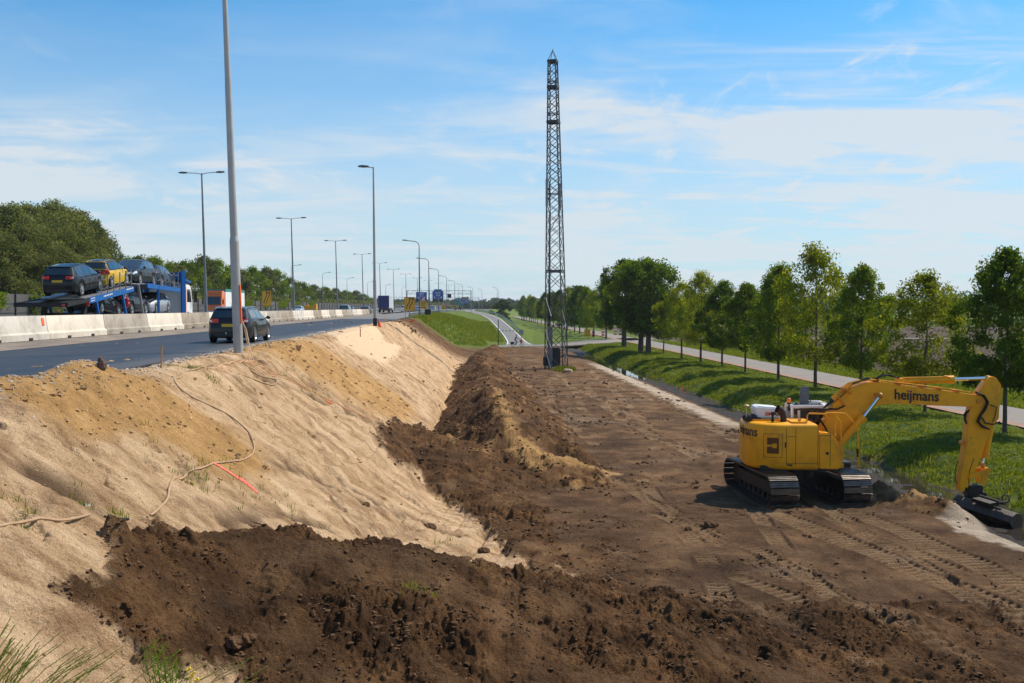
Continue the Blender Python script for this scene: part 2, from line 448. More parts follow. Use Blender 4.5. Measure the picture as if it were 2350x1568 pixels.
# track prints left by the excavator, in world coordinates
BANDS = [([G(1775, 1178), G(1900, 1225), G(2064, 1295), G(2200, 1350), G(2380, 1432)], .82),
         ([G(1965, 1180), G(2080, 1225), G(2230, 1290), G(2400, 1370)], .82),
         ([G(1640, 1040), G(1500, 1010), G(1420, 960), G(1400, 900)], .7),
         ([G(1500, 1180), G(1700, 1245), G(1860, 1330), G(2080, 1460)], .5),
         ([G(1560, 1010), G(1680, 1060)], .8),
         ([G(1350, 1330), G(1560, 1380), G(1800, 1480), G(2000, 1568)], .6),
         ([G(1700, 1330), G(1930, 1420), G(2200, 1540)], .55)]
for k_ in range(9):
    t0_ = 4.2 + 1.05 * k_; s0_ = 40 + (k_ * 37) % 23; BANDS.append(([ST(s0_ + q * 9, t0_ + 1.0 * math.sin(q * .7 + k_ * 1.9)) for q in range(6)], .6))
for k_ in range(5):
    BANDS.append(([ST(20 + q * 4, 5.2 + 1.6 * k_ + .8 * math.sin(q * .8 + k_ * 2.3)) for q in range(5)], .55))
def band_fields(X, Y):
    sel = (X > -3) & (X < 18) & (Y > 12) & (Y < 100); r0 = np.zeros_like(X); l0 = np.zeros_like(X)
    if sel.any(): r0[sel], l0[sel] = band_fields_(X[sel], Y[sel])
    return r0, l0
def band_fields_(X, Y):
    rut = np.zeros_like(X); lip = np.zeros_like(X)
    for k, (pts, wd) in enumerate(BANDS):
        bd = np.full(X.shape, 9.); al = np.zeros_like(X); acc = 0
        for a, b in zip(pts[:-1], pts[1:]):
            dx, dy = b.x - a.x, b.y - a.y; l = math.hypot(dx, dy)
            u = np.clip(((X - a.x) * dx + (Y - a.y) * dy) / (l * l), 0, 1)
            d = np.hypot(X - a.x - u * dx, Y - a.y - u * dy)
            al = np.where(d < bd, acc + u * l, al); bd = np.minimum(bd, d); acc += l
        inside = 1 - sstep(wd * .42, wd * .52, bd)
        patch = sstep(-.3, .3, fbm(X * .5, Y * .5, 2, 30 + k))
        if k < 2: patch = patch * .5 + .5
        cle = sstep(-.2, .2, np.sin(al * 2 * PI / .25))
        rut = rut + inside * patch * (-.015 - .075 * cle)
        lip = np.maximum(lip, inside * patch * (1 - .8 * cle))
        rut = rut + .035 * np.exp(-((bd - wd * .56) / .06) ** 2) * patch
    return rut, lip

def _hitb(px, py):
    d = ray(px, py); ks = np.exp(np.linspace(math.log(8), math.log(200), 1500)); X = d.x * ks; Y = d.y * ks; H = base_height(X, Y); i = int(np.argmax(CAMZ + d.z * ks < H)); return (X[i], Y[i])
NOSE1 = [G(1205, 1010, 1.2)[:2], G(1250, 1042, .9)[:2], G(1300, 1072, .4)[:2], G(1395, 1084, .1)[:2]]
NOSE2 = [G(1180, 985, 1.5)[:2], G(1160, 930, 1.8)[:2], G(1140, 890, 1.8)[:2]]
WPTS = [_hitb(*p) for p in WHITE_POLY]
SPREAD_A = [_hitb(*p) for p in ((158, 1366), (172, 1342), (215, 1322), (258, 1300), (262, 1262), (285, 1238), (350, 1222), (420, 1236), (450, 1248), (540, 1238), (600, 1220), (700, 1240), (730, 1260), (760, 1420), (700, 1560), (520, 1560), (330, 1560), (318, 1510), (285, 1475), (230, 1430), (180, 1400))]
SPREAD_B = [_hitb(*p) for p in ((872, 975), (915, 974), (985, 994), (1060, 1030), (1150, 1078), (1240, 1180), (1300, 1330), (1275, 1368), (1215, 1300), (1150, 1248), (1105, 1192), (1045, 1160), (1008, 1140), (1000, 1108), (950, 1080), (905, 1058), (872, 1020))]
TRENCH = [([_hitb(*p) for p in ((583, 1046), (640, 1068), (700, 1088), (760, 1112), (820, 1150), (880, 1176))], .16),
          ([_hitb(*p) for p in ((0, 1040), (40, 1065), (110, 1100), (170, 1125))], .35), ([_hitb(*p) for p in ((20, 1190), (60, 1170), (140, 1130))], .10),
          ([_hitb(*p) for p in ((430, 1075), (470, 1060), (430, 1035))], .22), ([_hitb(*p) for p in ((780, 1100), (850, 1150), (960, 1190), (1010, 1215))], .22),
          ([_hitb(*p) for p in ((840, 870), (880, 890), (930, 905))], .22), ([_hitb(*p) for p in ((600, 870), (700, 905), (780, 940), (840, 962))], .18),
          ([_hitb(*p) for p in ((380, 850), (470, 838), (540, 826), (600, 832))], .25), ([_hitb(*p) for p in ((520, 1200), (640, 1180), (760, 1215))], .15)]
def line_mask(X, Y, pts, wd):
    bd = np.full(X.shape, 99.)
    for a, b in zip(pts[:-1], pts[1:]):
        dx, dy = b[0] - a[0], b[1] - a[1]; u = np.clip(((X - a[0]) * dx + (Y - a[1]) * dy) / (dx * dx + dy * dy + 1e-9), 0, 1)
        bd = np.minimum(bd, np.hypot(X - a[0] - u * dx, Y - a[1] - u * dy))
    return np.exp(-(bd / wd) ** 2)
def poly_mask(X, Y, pts, soft, nz):
    ins = np.zeros(X.shape, dtype=bool); bd = np.full(X.shape, 99.)
    for a, b in zip(pts, pts[1:] + pts[:1]):
        dx, dy = b[0] - a[0], b[1] - a[1]; u = np.clip(((X - a[0]) * dx + (Y - a[1]) * dy) / (dx * dx + dy * dy + 1e-9), 0, 1)
        bd = np.minimum(bd, np.hypot(X - a[0] - u * dx, Y - a[1] - u * dy))
        c = ((a[1] > Y) != (b[1] > Y)) & (X < (b[0] - a[0]) * (Y - a[1]) / (b[1] - a[1] + 1e-12) + a[0]); ins ^= c
    sd = np.where(ins, bd, -bd) + nz * 3
    return sstep(-soft, soft, sd)

def full_height(X, Y, want_masks=False):
    z, b, A, B, C, P, D1 = site_height(X, Y, True)
    s, t = toST(X, Y); tt = t - curve_off(s)
    n_e = fbm(X * 1.3, Y * 1.3, 4, 21); n_l = fbm(X * .22, Y * .22, 3, 41); n_f = fbm(X * 5, Y * 5, 3, 51)
    dark_m = (np.maximum(np.maximum(A, B), C) - b)
    dark_m = sstep(-.05, .12, dark_m + n_e * .16 + n_f * .10)
    spread = np.maximum(poly_mask(X, Y, SPREAD_A, .14, n_e * .12 + n_f * .06), poly_mask(X, Y, SPREAD_B, .22, n_e * .22 + n_f * .10))
    dark_m = np.maximum(dark_m, spread)
    z = z + spread * (.09 + .16 * np.clip(fbm(X * .9, Y * .9, 3, 191) + .1, -.2, 1)) * (1 - np.clip((np.maximum(A, B) - b) * 3, 0, 1))
    tb = np.interp(s, [0, 20, 21.7, 26, 33, 36, 100, 140, 165], [3.2, 3.0, 2.7, 1.3, -.8, -1.0, -1.0, 1.2, 4.0])
    sand_slope = 1 - sstep(-.3, .3, (tt - tb) + n_e * .9)
    site = 1 - sstep(156, 160, s + n_e * 2)
    # sand streaks between the dark spoil
    sand = sand_slope * (1 - dark_m)
    rear_dark = sstep(-1.6, .2, (s - (116 + 1.6 * (tt + 7))) * .1 + n_e * 1.0)     # topsoil at the far end of the slope
    sand = sand * (1 - rear_dark)
    ysp = sstep(.30, .62, line_mask(X, Y, NOSE1, .62) + .55 * line_mask(X, Y, NOSE2, .5) + n_e * .30 + n_f * .15) * (A < b + .3)
    # yellow sand area on the slope
    yel = np.exp(-(((s - 20.5 - .35 * (tt + 7)) / 2.6) ** 2)) * (1 - sstep(-5.2, -3.2, tt)) + np.exp(-(((s - 41 - 1.5 * (tt + 6)) / 6.5) ** 2)) * (1 - sstep(-3.6, -1.0, tt)) \
        + .7 * np.exp(-(((s - 17.2) / 1.4) ** 2)) * (1 - sstep(-6.5, -5.5, tt))
    yel = sstep(.35, .75, yel + n_e * .30)
    C_y = sstep(.25, .6, n_e + n_l * .8 + .05) * (C > b) * (s < 90)
    heap = np.clip((P - np.maximum(b, 0)) * 4, 0, 1) * (X > 11) * (X < 15) * (Y < 32.5) * (Y > 29) * sstep(-.25, .1, n_e)
    yel = np.maximum(np.maximum(np.maximum(yel * sand, ysp), C_y * .62 * dark_m), heap * .8)
    grass = np.zeros_like(X)
    gb = sstep(17.5, 18.0, tt + n_e * .8) * (1 - sstep(26.5, 26.9, tt)) + sstep(31.7, 32.1, tt + n_e * .3)
    grass = np.maximum(grass, gb)
    grass = np.maximum(grass, rear_dark * sstep(-1.0, 1.0, (s - (139 + 1.2 * (tt + 7))) * .12 + n_e) * (tt > -8.3) * (tt < 12))
    grass = np.maximum(grass, sstep(157, 161, s + n_e * 3) * (tt > -8.3))
    grass = np.maximum(grass, (tt < -45).astype(float))
    grass = np.clip(grass, 0, 1)
    field = sstep(36, 37, tt + n_e) * sstep(88, 91, s + n_e * 2 - .18 * (tt - 36)) * (1 - sstep(300, 305, s)) * (1 - sstep(170, 180, tt))
    grass = grass * (1 - field)
    wet = sstep(np.interp(s, [40, 55, 95, 105], [14.7, 15.7, 15.7, 14.7]), np.interp(s, [40, 55, 95, 105], [15.4, 16.2, 16.2, 15.4]), tt + n_e * .4) * (1 - sstep(17.6, 18.2, tt)) * (1 - grass) * (s < 165) * (s > 0)
    pale = sstep(12.8, 13.5, tt + n_e * .8) * (1 - sstep(15.4, 15.9, tt + n_e * .3)) * sstep(50, 54, s) * (1 - sstep(106, 116, s))
    pale = np.maximum(pale, sstep(.42, .6, np.exp(-(((s - 27.2) / 3.0) ** 2 + ((tt - 14.6) / 1.25) ** 2)) + n_e * .35))
    pale = np.maximum(pale, .16 * (1 - dark_m) * sstep(.15, .5, n_l + n_f * .2) * (tt > 2) * (tt < 14) * (1 - grass))
    wp = poly_mask(X, Y, WPTS, .12, n_e * .15)
    wp = wp * sand
    tr_ = np.zeros_like(X)
    for pts_, wd_ in TRENCH:
        tr_ = np.maximum(tr_, line_mask(X, Y, pts_, wd_ * (.7 + .9 * np.clip(n_e + .3, 0, 1))) )
    tr_ = tr_ * np.clip(.55 + n_e * 1.5, 0, 1)
    # ---- relief
    dry = (1 - grass) * (1 - wet) * (1 - field) * (tt > -8.2)
    smooth_sand = sand * (1 - yel) * (1 - wp)
    # drag streaks down the slope
    sweep = s - np.interp(s, [10, 18, 40, 120], [.5, .7, 1.9, 4.5]) * (tt + 6.8)
    stre = fbm(sweep * np.interp(s, [10, 40, 120], [1.9, .9, .45]), tt * .30, 4, 61)
    z = z + smooth_sand * (stre * .15 + np.minimum(stre + .12, 0) * .16)
    z = z + smooth_sand * billow(X * 3.1, Y * 3.1, 5, 71, .62) * .12 * sstep(-.1, .35, n_l + fbm(X * .8, Y * .8, 2, 77) * .7 + .1)
    z = z + yel * billow(X * 4.5, Y * 4.5, 4, 81, .6) * .085
    # scuffed hollows with sharp upper lips
    sc1 = fbm(X * .9, Y * .9, 4, 181); z = z - smooth_sand * .10 * sstep(.22, .34, sc1) 
    z = z + smooth_sand * np.minimum(fbm(sweep * 2.1, tt * .55, 4, 183) + .05, 0) * .10
    rough_dark = np.clip(dark_m + .45 * (1 - sand_slope) * sstep(-.15, .45, n_l + n_e * .5 + np.interp(tt, [2, 9], [.4, -.25])), 0, 1) * (1 - grass)
    rough_dark = np.maximum(rough_dark, np.clip((P - np.maximum(b, 0)) * 5, 0, 1) * .7)
    rough_dark = np.maximum(rough_dark, rear_dark * (1 - grass) * .8 * (tt > -7.5) * (tt < 12))
    bl = billow(X * 1.7, Y * 1.7, 5, 91, .62)
    vary = np.clip(.9 + fbm(X * .5, Y * .5, 3, 201) * 1.6, .25, 1.9); rough_dark = rough_dark * vary
    z = z + dry * np.clip(dark_m, 0, 1) * (fbm(X * .55 + Y * .2, Y * .45, 3, 203) * .22 - .07 * np.exp(-(fbm(X * .35, Y * .5, 3, 205) / .035) ** 2) * sstep(0, .3, fbm(X * .3, Y * .3, 2, 207)))
    z = z + dry * rough_dark * ((bl - .25) * .26 + billow(X * 6.5, Y * 6.5, 3, 93, .6) * .06)
    clod = np.clip(perlin(X * 3.3, Y * 3.3, 95) - .22, 0, 1) + .6 * np.clip(perlin(X * 7.1, Y * 7.1, 97) - .2, 0, 1)
    z = z + dry * rough_dark * (clod * .11 + np.clip(perlin(X * 13, Y * 13, 98) - .1, 0, 1) * .05)
    flat = dry * (1 - sand) * (1 - rough_dark)
    z = z + flat * (fbm(X * .35, Y * .35, 3, 101) * .07 + billow(X * 3.2, Y * 3.2, 4, 103, .6) * .045)
    rut, lip = band_fields(X, Y)
    z = z + rut * dry * (1 - sand_slope)
    # long wheel ruts
    for k, (tc_, am) in enumerate([(7.3, .06), (9.2, .05), (10.4, .05), (5.9, .05)]):
        wv = tc_ + 1.1 * np.sin(s * .045 + k * 1.7) + fbm(s * .12, s * 0 + k, 2, 111)
        z = z - am * np.exp(-((tt - wv) / .22) ** 2) * flat * sstep(-.3, .2, fbm(X * .3, Y * .3, 2, 113 + k))
    z = z + wet * (fbm(X * 1.2, Y * 1.2, 4, 121) * .12 + np.interp(s, [25, 38, 60, 90, 105, 135, 150], [.0, .0, .05, .07, -.12, -.10, .1]))
    z = z + grass * (tt > 17) * (tt < 27) * (fbm(X * .9, Y * .9, 4, 131) * .22 + .34 * fbm(s * .33, tt * .4, 2, 133) * sstep(24, 20, tt))
    z = z + grass * (tt <= 12) * (tt > -8) * fbm(X * .5, Y * .5, 4, 135) * .15
    z = z + field * (np.sin(tt * 2 * PI / .9) * .05 + fbm(X * 1.1, Y * 1.1, 4, 137) * .12)
    z = z + wp * .07 - wp * .05 * np.exp(-((fbm(X * .7, Y * .7, 3, 171)) / .03) ** 2) - tr_ * .09 * (1 - grass)
    if want_masks:
        return z, dict(sand=sand, yel=yel, grass=grass, field=field, wet=wet, pale=pale, rough=rough_dark, lip=lip, wp=wp, tr=tr_, s=s, t=tt, ne=n_e, nl=n_l, flat=flat, rear=rear_dark)
    return z
def hz(x, y):
    return float(full_height(np.array([float(x)]), np.array([float(y)]))[0])
def hit(px, py, d0=6, d1=260, fn=None):
    """where a sight line from the survey point meets the ground"""
    d = ray(px, py); ks = np.exp(np.linspace(math.log(d0), math.log(d1), 1500))
    X = d.x * ks; Y = d.y * ks; Z = CAMZ + d.z * ks
    H = (fn or site_height)(X, Y); i = int(np.argmax(Z < H)); 
    if Z[i] >= H[i]: i = len(ks) - 1
    return Vector((X[i], Y[i], H[i]))

# ------------------------------------------------------------------ ground mesh
def grid_faces(nr, nc):
    i = np.arange(nr - 1)[:, None] * nc + np.arange(nc - 1)[None, :]
    i = i.ravel()
    return np.stack([i, i + 1, i + 1 + nc, i + nc], 1)
fine = np.linspace(-R(29.5), R(29.5), 1050)
cl = np.linspace(R(29.9), R(100), 90)
ang = np.concatenate([-cl[::-1], fine, cl])
rad = np.concatenate([np.exp(np.linspace(math.log(1.2), math.log(9.5), 70))[:-1], np.exp(np.linspace(math.log(9.5), math.log(12), 80))[:-1], np.exp(np.linspace(math.log(12), math.log(36), 620))[:-1], np.exp(np.linspace(math.log(36), math.log(190), 420))[:-1], np.exp(np.linspace(math.log(190), math.log(6500), 150))])
AA, RR = np.meshgrid(ang, rad)
GX_ = np.sin(AA) * RR; GY_ = np.cos(AA) * RR
GZ_, MK = full_height(GX_, GY_, True)
# earth far off: fade to level country
GZ_ = np.where(RR > 900, GZ_ * np.clip(1 - (RR - 900) / 900, 0, 1), GZ_)
V = np.stack([GX_, GY_, GZ_], -1).reshape(-1, 3)
def attr(me, name, r, g, b):
    a = me.color_attributes.new(name, 'FLOAT_COLOR', 'POINT')
    buf = np.stack([r.ravel(), g.ravel(), b.ravel(), np.ones(r.size)], 1).astype(np.float32)
    a.data.foreach_set('color', buf.ravel())

def ground_material():
    m = bpy.data.materials.new('ground_soil_sand_grass'); nt = nodes_of(m); N = nt.nodes; L = nt.links
    out = N.new('ShaderNodeOutputMaterial'); b = N.new('ShaderNodeBsdfPrincipled'); L.new(b.outputs[0], out.inputs[0])
    tc = N.new('ShaderNodeTexCoord')
    def noise(scale, det=6, rough=.6, dist=0, stretch=None, rz=0):
        n = N.new('ShaderNodeTexNoise'); n.inputs['Scale'].default_value = scale; n.inputs['Detail'].default_value = det
        n.inputs['Roughness'].default_value = rough; n.inputs['Distortion'].default_value = dist
        if stretch:
            mp = N.new('ShaderNodeMapping'); mp.inputs['Scale'].default_value = stretch; mp.inputs['Rotation'].default_value = (0, 0, rz)
            L.new(tc.outputs['Object'], mp.inputs['Vector']); L.new(mp.outputs[0], n.inputs['Vector'])
        else: L.new(tc.outputs['Object'], n.inputs['Vector'])
        return n.outputs['Fac']
    def ramp(f, stops):
        r = N.new('ShaderNodeValToRGB'); e = r.color_ramp.elements
        e[0].position, e[0].color = stops[0][0], (*stops[0][1], 1); e[1].position, e[1].color = stops[-1][0], (*stops[-1][1], 1)
        for p, c in stops[1:-1]: k = e.new(p); k.color = (*c, 1)
        L.new(f, r.inputs[0]); return r.outputs[0]
    def mixc(f, a, bb):
        k = N.new('ShaderNodeMix'); k.data_type = 'RGBA'; L.new(f, k.inputs['Factor']); L.new(a, k.inputs['A']); L.new(bb, k.inputs['B']); return k.outputs['Result']
    def sc(name):
        a = N.new('ShaderNodeAttribute'); a.attribute_name = name; k = N.new('ShaderNodeSeparateColor'); L.new(a.outputs['Color'], k.inputs[0]); return k.outputs
    mA = sc('mA'); mB = sc('mB'); mC = sc('mC'); mD = sc('mD'); tan = N.new('ShaderNodeRGB'); tan.outputs[0].default_value = (.36, .235, .135, 1)
    n1 = noise(1.3, 9, .68); n2 = noise(9, 8, .7); n3 = noise(.25, 6, .6); ns = noise(1.0, 8, .65, .4, (.35, 1.6, 1), R(-35))
    n4 = noise(38, 6, .7)
    n3b = noise(.55, 10, .72)
    soil = ramp(n1, [(.30, (.034, .016, .007)), (.5, (.110, .054, .022)), (.70, (.225, .122, .052))])
    flat = ramp(n3b, [(.34, (.072, .036, .016)), (.5, (.140, .076, .036)), (.66, (.25, .148, .074))])
    soil = mixc(mC[0], flat, soil)
    dk = N.new('ShaderNodeMapRange'); dk.inputs[1].default_value = .38; dk.inputs[2].default_value = .62; dk.inputs[3].default_value = .62; dk.inputs[4].default_value = 1.35; L.new(noise(.33, 8, .7, .6), dk.inputs[0])
    sv = N.new('ShaderNodeVectorMath'); sv.operation = 'SCALE'; L.new(soil, sv.inputs[0]); L.new(dk.outputs[0], sv.inputs['Scale']); soil = sv.outputs[0]
    sand = ramp(ns, [(.31, (.27, .158, .076)), (.46, (.50, .330, .188)), (.63, (.66, .465, .285))])
    yel = ramp(n1, [(.3, (.28, .155, .055)), (.55, (.48, .28, .11)), (.75, (.62, .39, .18))])
    pale = ramp(n1, [(.3, (.30, .22, .15)), (.6, (.56, .46, .35))])
    grs = ramp(n1, [(.28, (.040, .066, .008)), (.46, (.090, .138, .013)), (.6, (.135, .185, .018)), (.74, (.22, .22, .055))])
    grs2 = ramp(n3, [(.35, (.048, .085, .014)), (.65, (.15, .16, .05))])
    kk = N.new('ShaderNodeMix'); kk.data_type = 'RGBA'; kk.inputs['Factor'].default_value = .35; L.new(grs, kk.inputs['A']); L.new(grs2, kk.inputs['B']); grs = kk.outputs['Result']
    fld = ramp(n1, [(.3, (.055, .038, .028)), (.7, (.115, .078, .058))])
    wet = ramp(n1, [(.3, (.020, .014, .012)), (.7, (.055, .040, .032))])
    # grain: darker crumbs in the sand
    crumb = N.new('ShaderNodeMapRange'); crumb.inputs[1].default_value = .575; crumb.inputs[2].default_value = .66; crumb.inputs[4].default_value = .7
    L.new(n2, crumb.inputs[0])
    brown = N.new('ShaderNodeRGB'); brown.outputs[0].default_value = (.18, .105, .055, 1)
    brown2 = N.new('ShaderNodeRGB'); brown2.outputs[0].default_value = (.235, .138, .070, 1)
    whites = N.new('ShaderNodeRGB'); whites.outputs[0].default_value = (.70, .51, .33, 1)
    trench = N.new('ShaderNodeRGB'); trench.outputs[0].default_value = (.13, .08, .045, 1)
    cm_ = N.new('ShaderNodeMapRange'); cm_.inputs[1].default_value = .38; cm_.inputs[2].default_value = .54; L.new(noise(.45, 7, .65, .5), cm_.inputs[0]); cmm = N.new('ShaderNodeMath'); cmm.operation = 'MULTIPLY'; L.new(cm_.outputs[0], cmm.inputs[0]); L.new(crumb.outputs[0], cmm.inputs[1])
    sand = mixc(cmm.outputs[0], sand, brown.outputs[0])
    patchf = N.new('ShaderNodeMapRange'); patchf.inputs[1].default_value = .50; patchf.inputs[2].default_value = .62; patchf.inputs[4].default_value = .75; L.new(noise(.75, 9, .72, .8), patchf.inputs[0]); sand = mixc(patchf.outputs[0], sand, brown2.outputs[0]); c = mixc(mA[0], soil, sand); c = mixc(mC[2], c, whites.outputs[0]); c = mixc(mC[1], c, trench.outputs[0]); c = mixc(mD[0], c, tan.outputs[0]); c = mixc(mA[1], c, yel); c = mixc(mB[2], c, pale); c = mixc(mB[1], c, wet); c = mixc(mB[0], c, fld); c = mixc(mA[2], c, grs)
    g = N.new('ShaderNodeMapRange'); g.inputs[1].default_value = .3; g.inputs[2].default_value = .7; g.inputs[3].default_value = .62; g.inputs[4].default_value = 1.38
    L.new(n4, g.inputs[0])
    v = N.new('ShaderNodeVectorMath'); v.operation = 'SCALE'; L.new(c, v.inputs[0]); L.new(g.outputs[0], v.inputs['Scale'])
    L.new(v.outputs[0], b.inputs['Base Color'])
    rr = N.new('ShaderNodeMapRange'); rr.inputs[3].default_value = .97; rr.inputs[4].default_value = .55; L.new(mB[1], rr.inputs[0]); L.new(rr.outputs[0], b.inputs['Roughness'])
    b.inputs['Specular IOR Level'].default_value = .15
    ad = N.new('ShaderNodeMath'); ad.operation = 'ADD'; L.new(n2, ad.inputs[0]); L.new(n4, ad.inputs[1])
    bp = N.new('ShaderNodeBump'); bp.inputs['Strength'].default_value = 1.0; bp.inputs['Distance'].default_value = .085
    bs = N.new('ShaderNodeMapRange'); bs.inputs[3].default_value = 1.0; bs.inputs[4].default_value = .85; L.new(mA[0], bs.inputs[0]); L.new(bs.outputs[0], bp.inputs['Strength'])
    L.new(ad.outputs[0], bp.inputs['Height']); L.new(bp.outputs[0], b.inputs['Normal'])
    return m
M['ground'] = ground_material()
ground = mesh_np('ground', V, grid_faces(len(rad), len(ang)), M['ground'])
ground['kind'] = 'structure'
attr(ground.data, 'mA', MK['sand'], MK['yel'], MK['grass'])
attr(ground.data, 'mB', MK['field'], MK['wet'], MK['pale'])
attr(ground.data, 'mD', MK['lip'] * .6, MK['lip'], MK['lip'])
attr(ground.data, 'mC', MK['rough'], MK['tr'], MK['wp'])
def gz_mesh(x, y):      # height of the built ground mesh (bilinear)
    a = math.atan2(x, y); r = math.hypot(x, y)
    ia = int(np.clip(np.searchsorted(ang, a) - 1, 0, len(ang) - 2)); ir = int(np.clip(np.searchsorted(rad, r) - 1, 0, len(rad) - 2))
    fa = (a - ang[ia]) / (ang[ia + 1] - ang[ia]); fr = (r - rad[ir]) / (rad[ir + 1] - rad[ir])
    return float((GZ_[ir, ia] * (1 - fa) + GZ_[ir, ia + 1] * fa) * (1 - fr) + (GZ_[ir + 1, ia] * (1 - fa) + GZ_[ir + 1, ia + 1] * fa) * fr)

# ------------------------------------------------------------------ sheets: roads, water
def strip(name, ss, ta, tb, z, mt, kind='structure', curved=True, thick=0.0, nt_=2, jag=0.0, label=None):
    V = []; ta_f = ta if callable(ta) else (lambda s: ta); tb_f = tb if callable(tb) else (lambda s: tb); z_f = z if callable(z) else (lambda s, u: z)
    for i, s in enumerate(ss):
        a, b = ta_f(s), tb_f(s)
        if jag: b += jag * float(fbm(np.array([s * 1.1]), np.array([3.]), 3, 5)[0])
        for k in range(nt_):
            u = k / (nt_ - 1); t = a + (b - a) * u
            p = STC(s, t) if curved else ST(s, t)
            V.append((p.x, p.y, z_f(s, u)))
    n = len(ss)
    o = mesh_np(name, np.array(V), grid_faces(n, nt_), mt)
    if thick:
        md = o.modifiers.new('thick', 'SOLIDIFY'); md.thickness = thick; md.offset = -1
    if kind: o['kind'] = kind
    return o
def asphalt(name, c0, c1, rough=.8, stretch=(1, 1, 1), bump=.3, streak=0):
    m = bpy.data.materials.new(name); nt = nodes_of(m); N = nt.nodes; L = nt.links
    out = N.new('ShaderNodeOutputMaterial'); b = N.new('ShaderNodeBsdfPrincipled'); L.new(b.outputs[0], out.inputs[0])
    tc = N.new('ShaderNodeTexCoord'); mp = N.new('ShaderNodeMapping'); mp.inputs['Rotation'].default_value = (0, 0, -TH); mp.inputs['Scale'].default_value = stretch
    L.new(tc.outputs['Object'], mp.inputs['Vector'])
    n = N.new('ShaderNodeTexNoise'); n.inputs['Scale'].default_value = 1.2; n.inputs['Detail'].default_value = 9; n.inputs['Roughness'].default_value = .65
    L.new(mp.outputs[0], n.inputs['Vector'])
    r = N.new('ShaderNodeValToRGB'); r.color_ramp.elements[0].position = .35; r.color_ramp.elements[1].position = .68
    r.color_ramp.elements[0].color = (*c0, 1); r.color_ramp.elements[1].color = (*c1, 1)
    L.new(n.outputs['Fac'], r.inputs[0]); L.new(r.outputs[0], b.inputs['Base Color'])
    rm = N.new('ShaderNodeMapRange'); rm.inputs[1].default_value = .35; rm.inputs[2].default_value = .65; rm.inputs[3].default_value = rough - .12; rm.inputs[4].default_value = rough + .1
    L.new(n.outputs['Fac'], rm.inputs[0]); L.new(rm.outputs[0], b.inputs['Roughness'])
    n2 = N.new('ShaderNodeTexNoise'); n2.inputs['Scale'].default_value = 60; n2.inputs['Detail'].default_value = 4
    L.new(tc.outputs['Object'], n2.inputs['Vector'])
    bp = N.new('ShaderNodeBump'); bp.inputs['Strength'].default_value = bump; bp.inputs['Distance'].default_value = .02
    L.new(n2.outputs['Fac'], bp.inputs['Height']); L.new(bp.outputs[0], b.inputs['Normal'])
    return m
M['asphalt_new'] = asphalt('fresh_asphalt', (.008, .010, .015), (.034, .039, .050), .60, (2.4, .10, 1))
M['asphalt_old'] = asphalt('highway_asphalt', (.10, .095, .09), (.165, .155, .145), .85, (1, .2, 1))
M['milled'] = asphalt('milled_strip', (.13, .105, .085), (.25, .205, .165), .9, (1, .3, 1), .6)
M['asphalt_lane'] = asphalt('lane_asphalt', (.12, .115, .11), (.20, .19, .18), .85)
M['brickstrip'] = asphalt('red_brick_strip', (.22, .11, .075), (.36, .22, .16), .9)
M['concrete_path'] = asphalt('street_asphalt', (.16, .14, .12), (.25, .22, .195), .9)
SS = list(np.concatenate([np.linspace(-30, 140, 120), np.linspace(143, 420, 60), np.linspace(430, 1500, 50)]))
SN = [s for s in SS if s <= 126]
SF = [s for s in SS if s >= 118]
strip('new_lane', SN, -15.5, -8.15, 4.655, M['asphalt_new'], thick=.08, nt_=6, jag=.18)
strip('lane_road', SF, -17.25, lambda s: float(np.interp(s, [118, 300, 360, 420], [-8.4, -8.4, -6.5, -4])), 4.648, M['asphalt_lane'], nt_=4)
strip('milled_strip', [s for s in SS if s <= 200], -17.35, -15.3, lambda s, u: 4.85 - .185 * u - .012 * math.sin(u * 9), M['milled'], nt_=6, jag=.2)
strip('highway', SS, -44.5, -17.3, 4.852, M['asphalt_old'], nt_=8)
strip('median_verge', SS, -26.4, -24.9, 4.89, mat('median_gravel', (.16, .14, .11), .95, 0, .3, 2))
for s0, tt_, wd in [(0, -18.1, .15), (0, -24.6, .15), (0, -26.9, .15), (0, -44.0, .2)]:
    strip('road_marking', SS, tt_, tt_ + wd, 4.858, M['offwhite'])
# lane dashes
mb = MB()
for tl in (-21.3, -30.5, -34.2, -38.0):
    for k in range(0, 60):
        s = -10 + k * 12
        a, b_, c_, d_ = STC(s, tl), STC(s, tl + .13), STC(s + 3.6, tl + .13), STC(s + 3.6, tl)
        mb.add([(p.x, p.y, 4.859) for p in (a, b_, c_, d_)], [(0, 1, 2, 3)])
o = mb.build('road_marking', M['offwhite'], fix=False); o['kind'] = 'structure'
# fine seam lines of the new lane
# exit ramp with white edge lines
rs = list(np.linspace(158, 520, 110))
def rz_f(s, u): return float(ramp_z(s)) + .03
strip('exit_ramp', rs, lambda s: float(np.interp(s, RAMP_S, RAMP_T)) - (1.6 + 1.2 * math.exp(-(s - 158) / 8)), lambda s: float(np.interp(s, RAMP_S, RAMP_T)) + (1.6 + 1.6 * math.exp(-(s - 158) / 8)), rz_f, M['asphalt_lane'], nt_=4)
for sg in (-1, 1):
    strip('road_marking', [s for s in rs if s > 164], lambda s: float(np.interp(s, RAMP_S, RAMP_T)) + sg * (1.42 + 1.2 * math.exp(-(s - 158) / 8)) - .075,
          lambda s: float(np.interp(s, RAMP_S, RAMP_T)) + sg * (1.42 + 1.2 * math.exp(-(s - 158) / 8)) + .075, lambda s, u: rz_f(s, u) + .012, M['offwhite'])
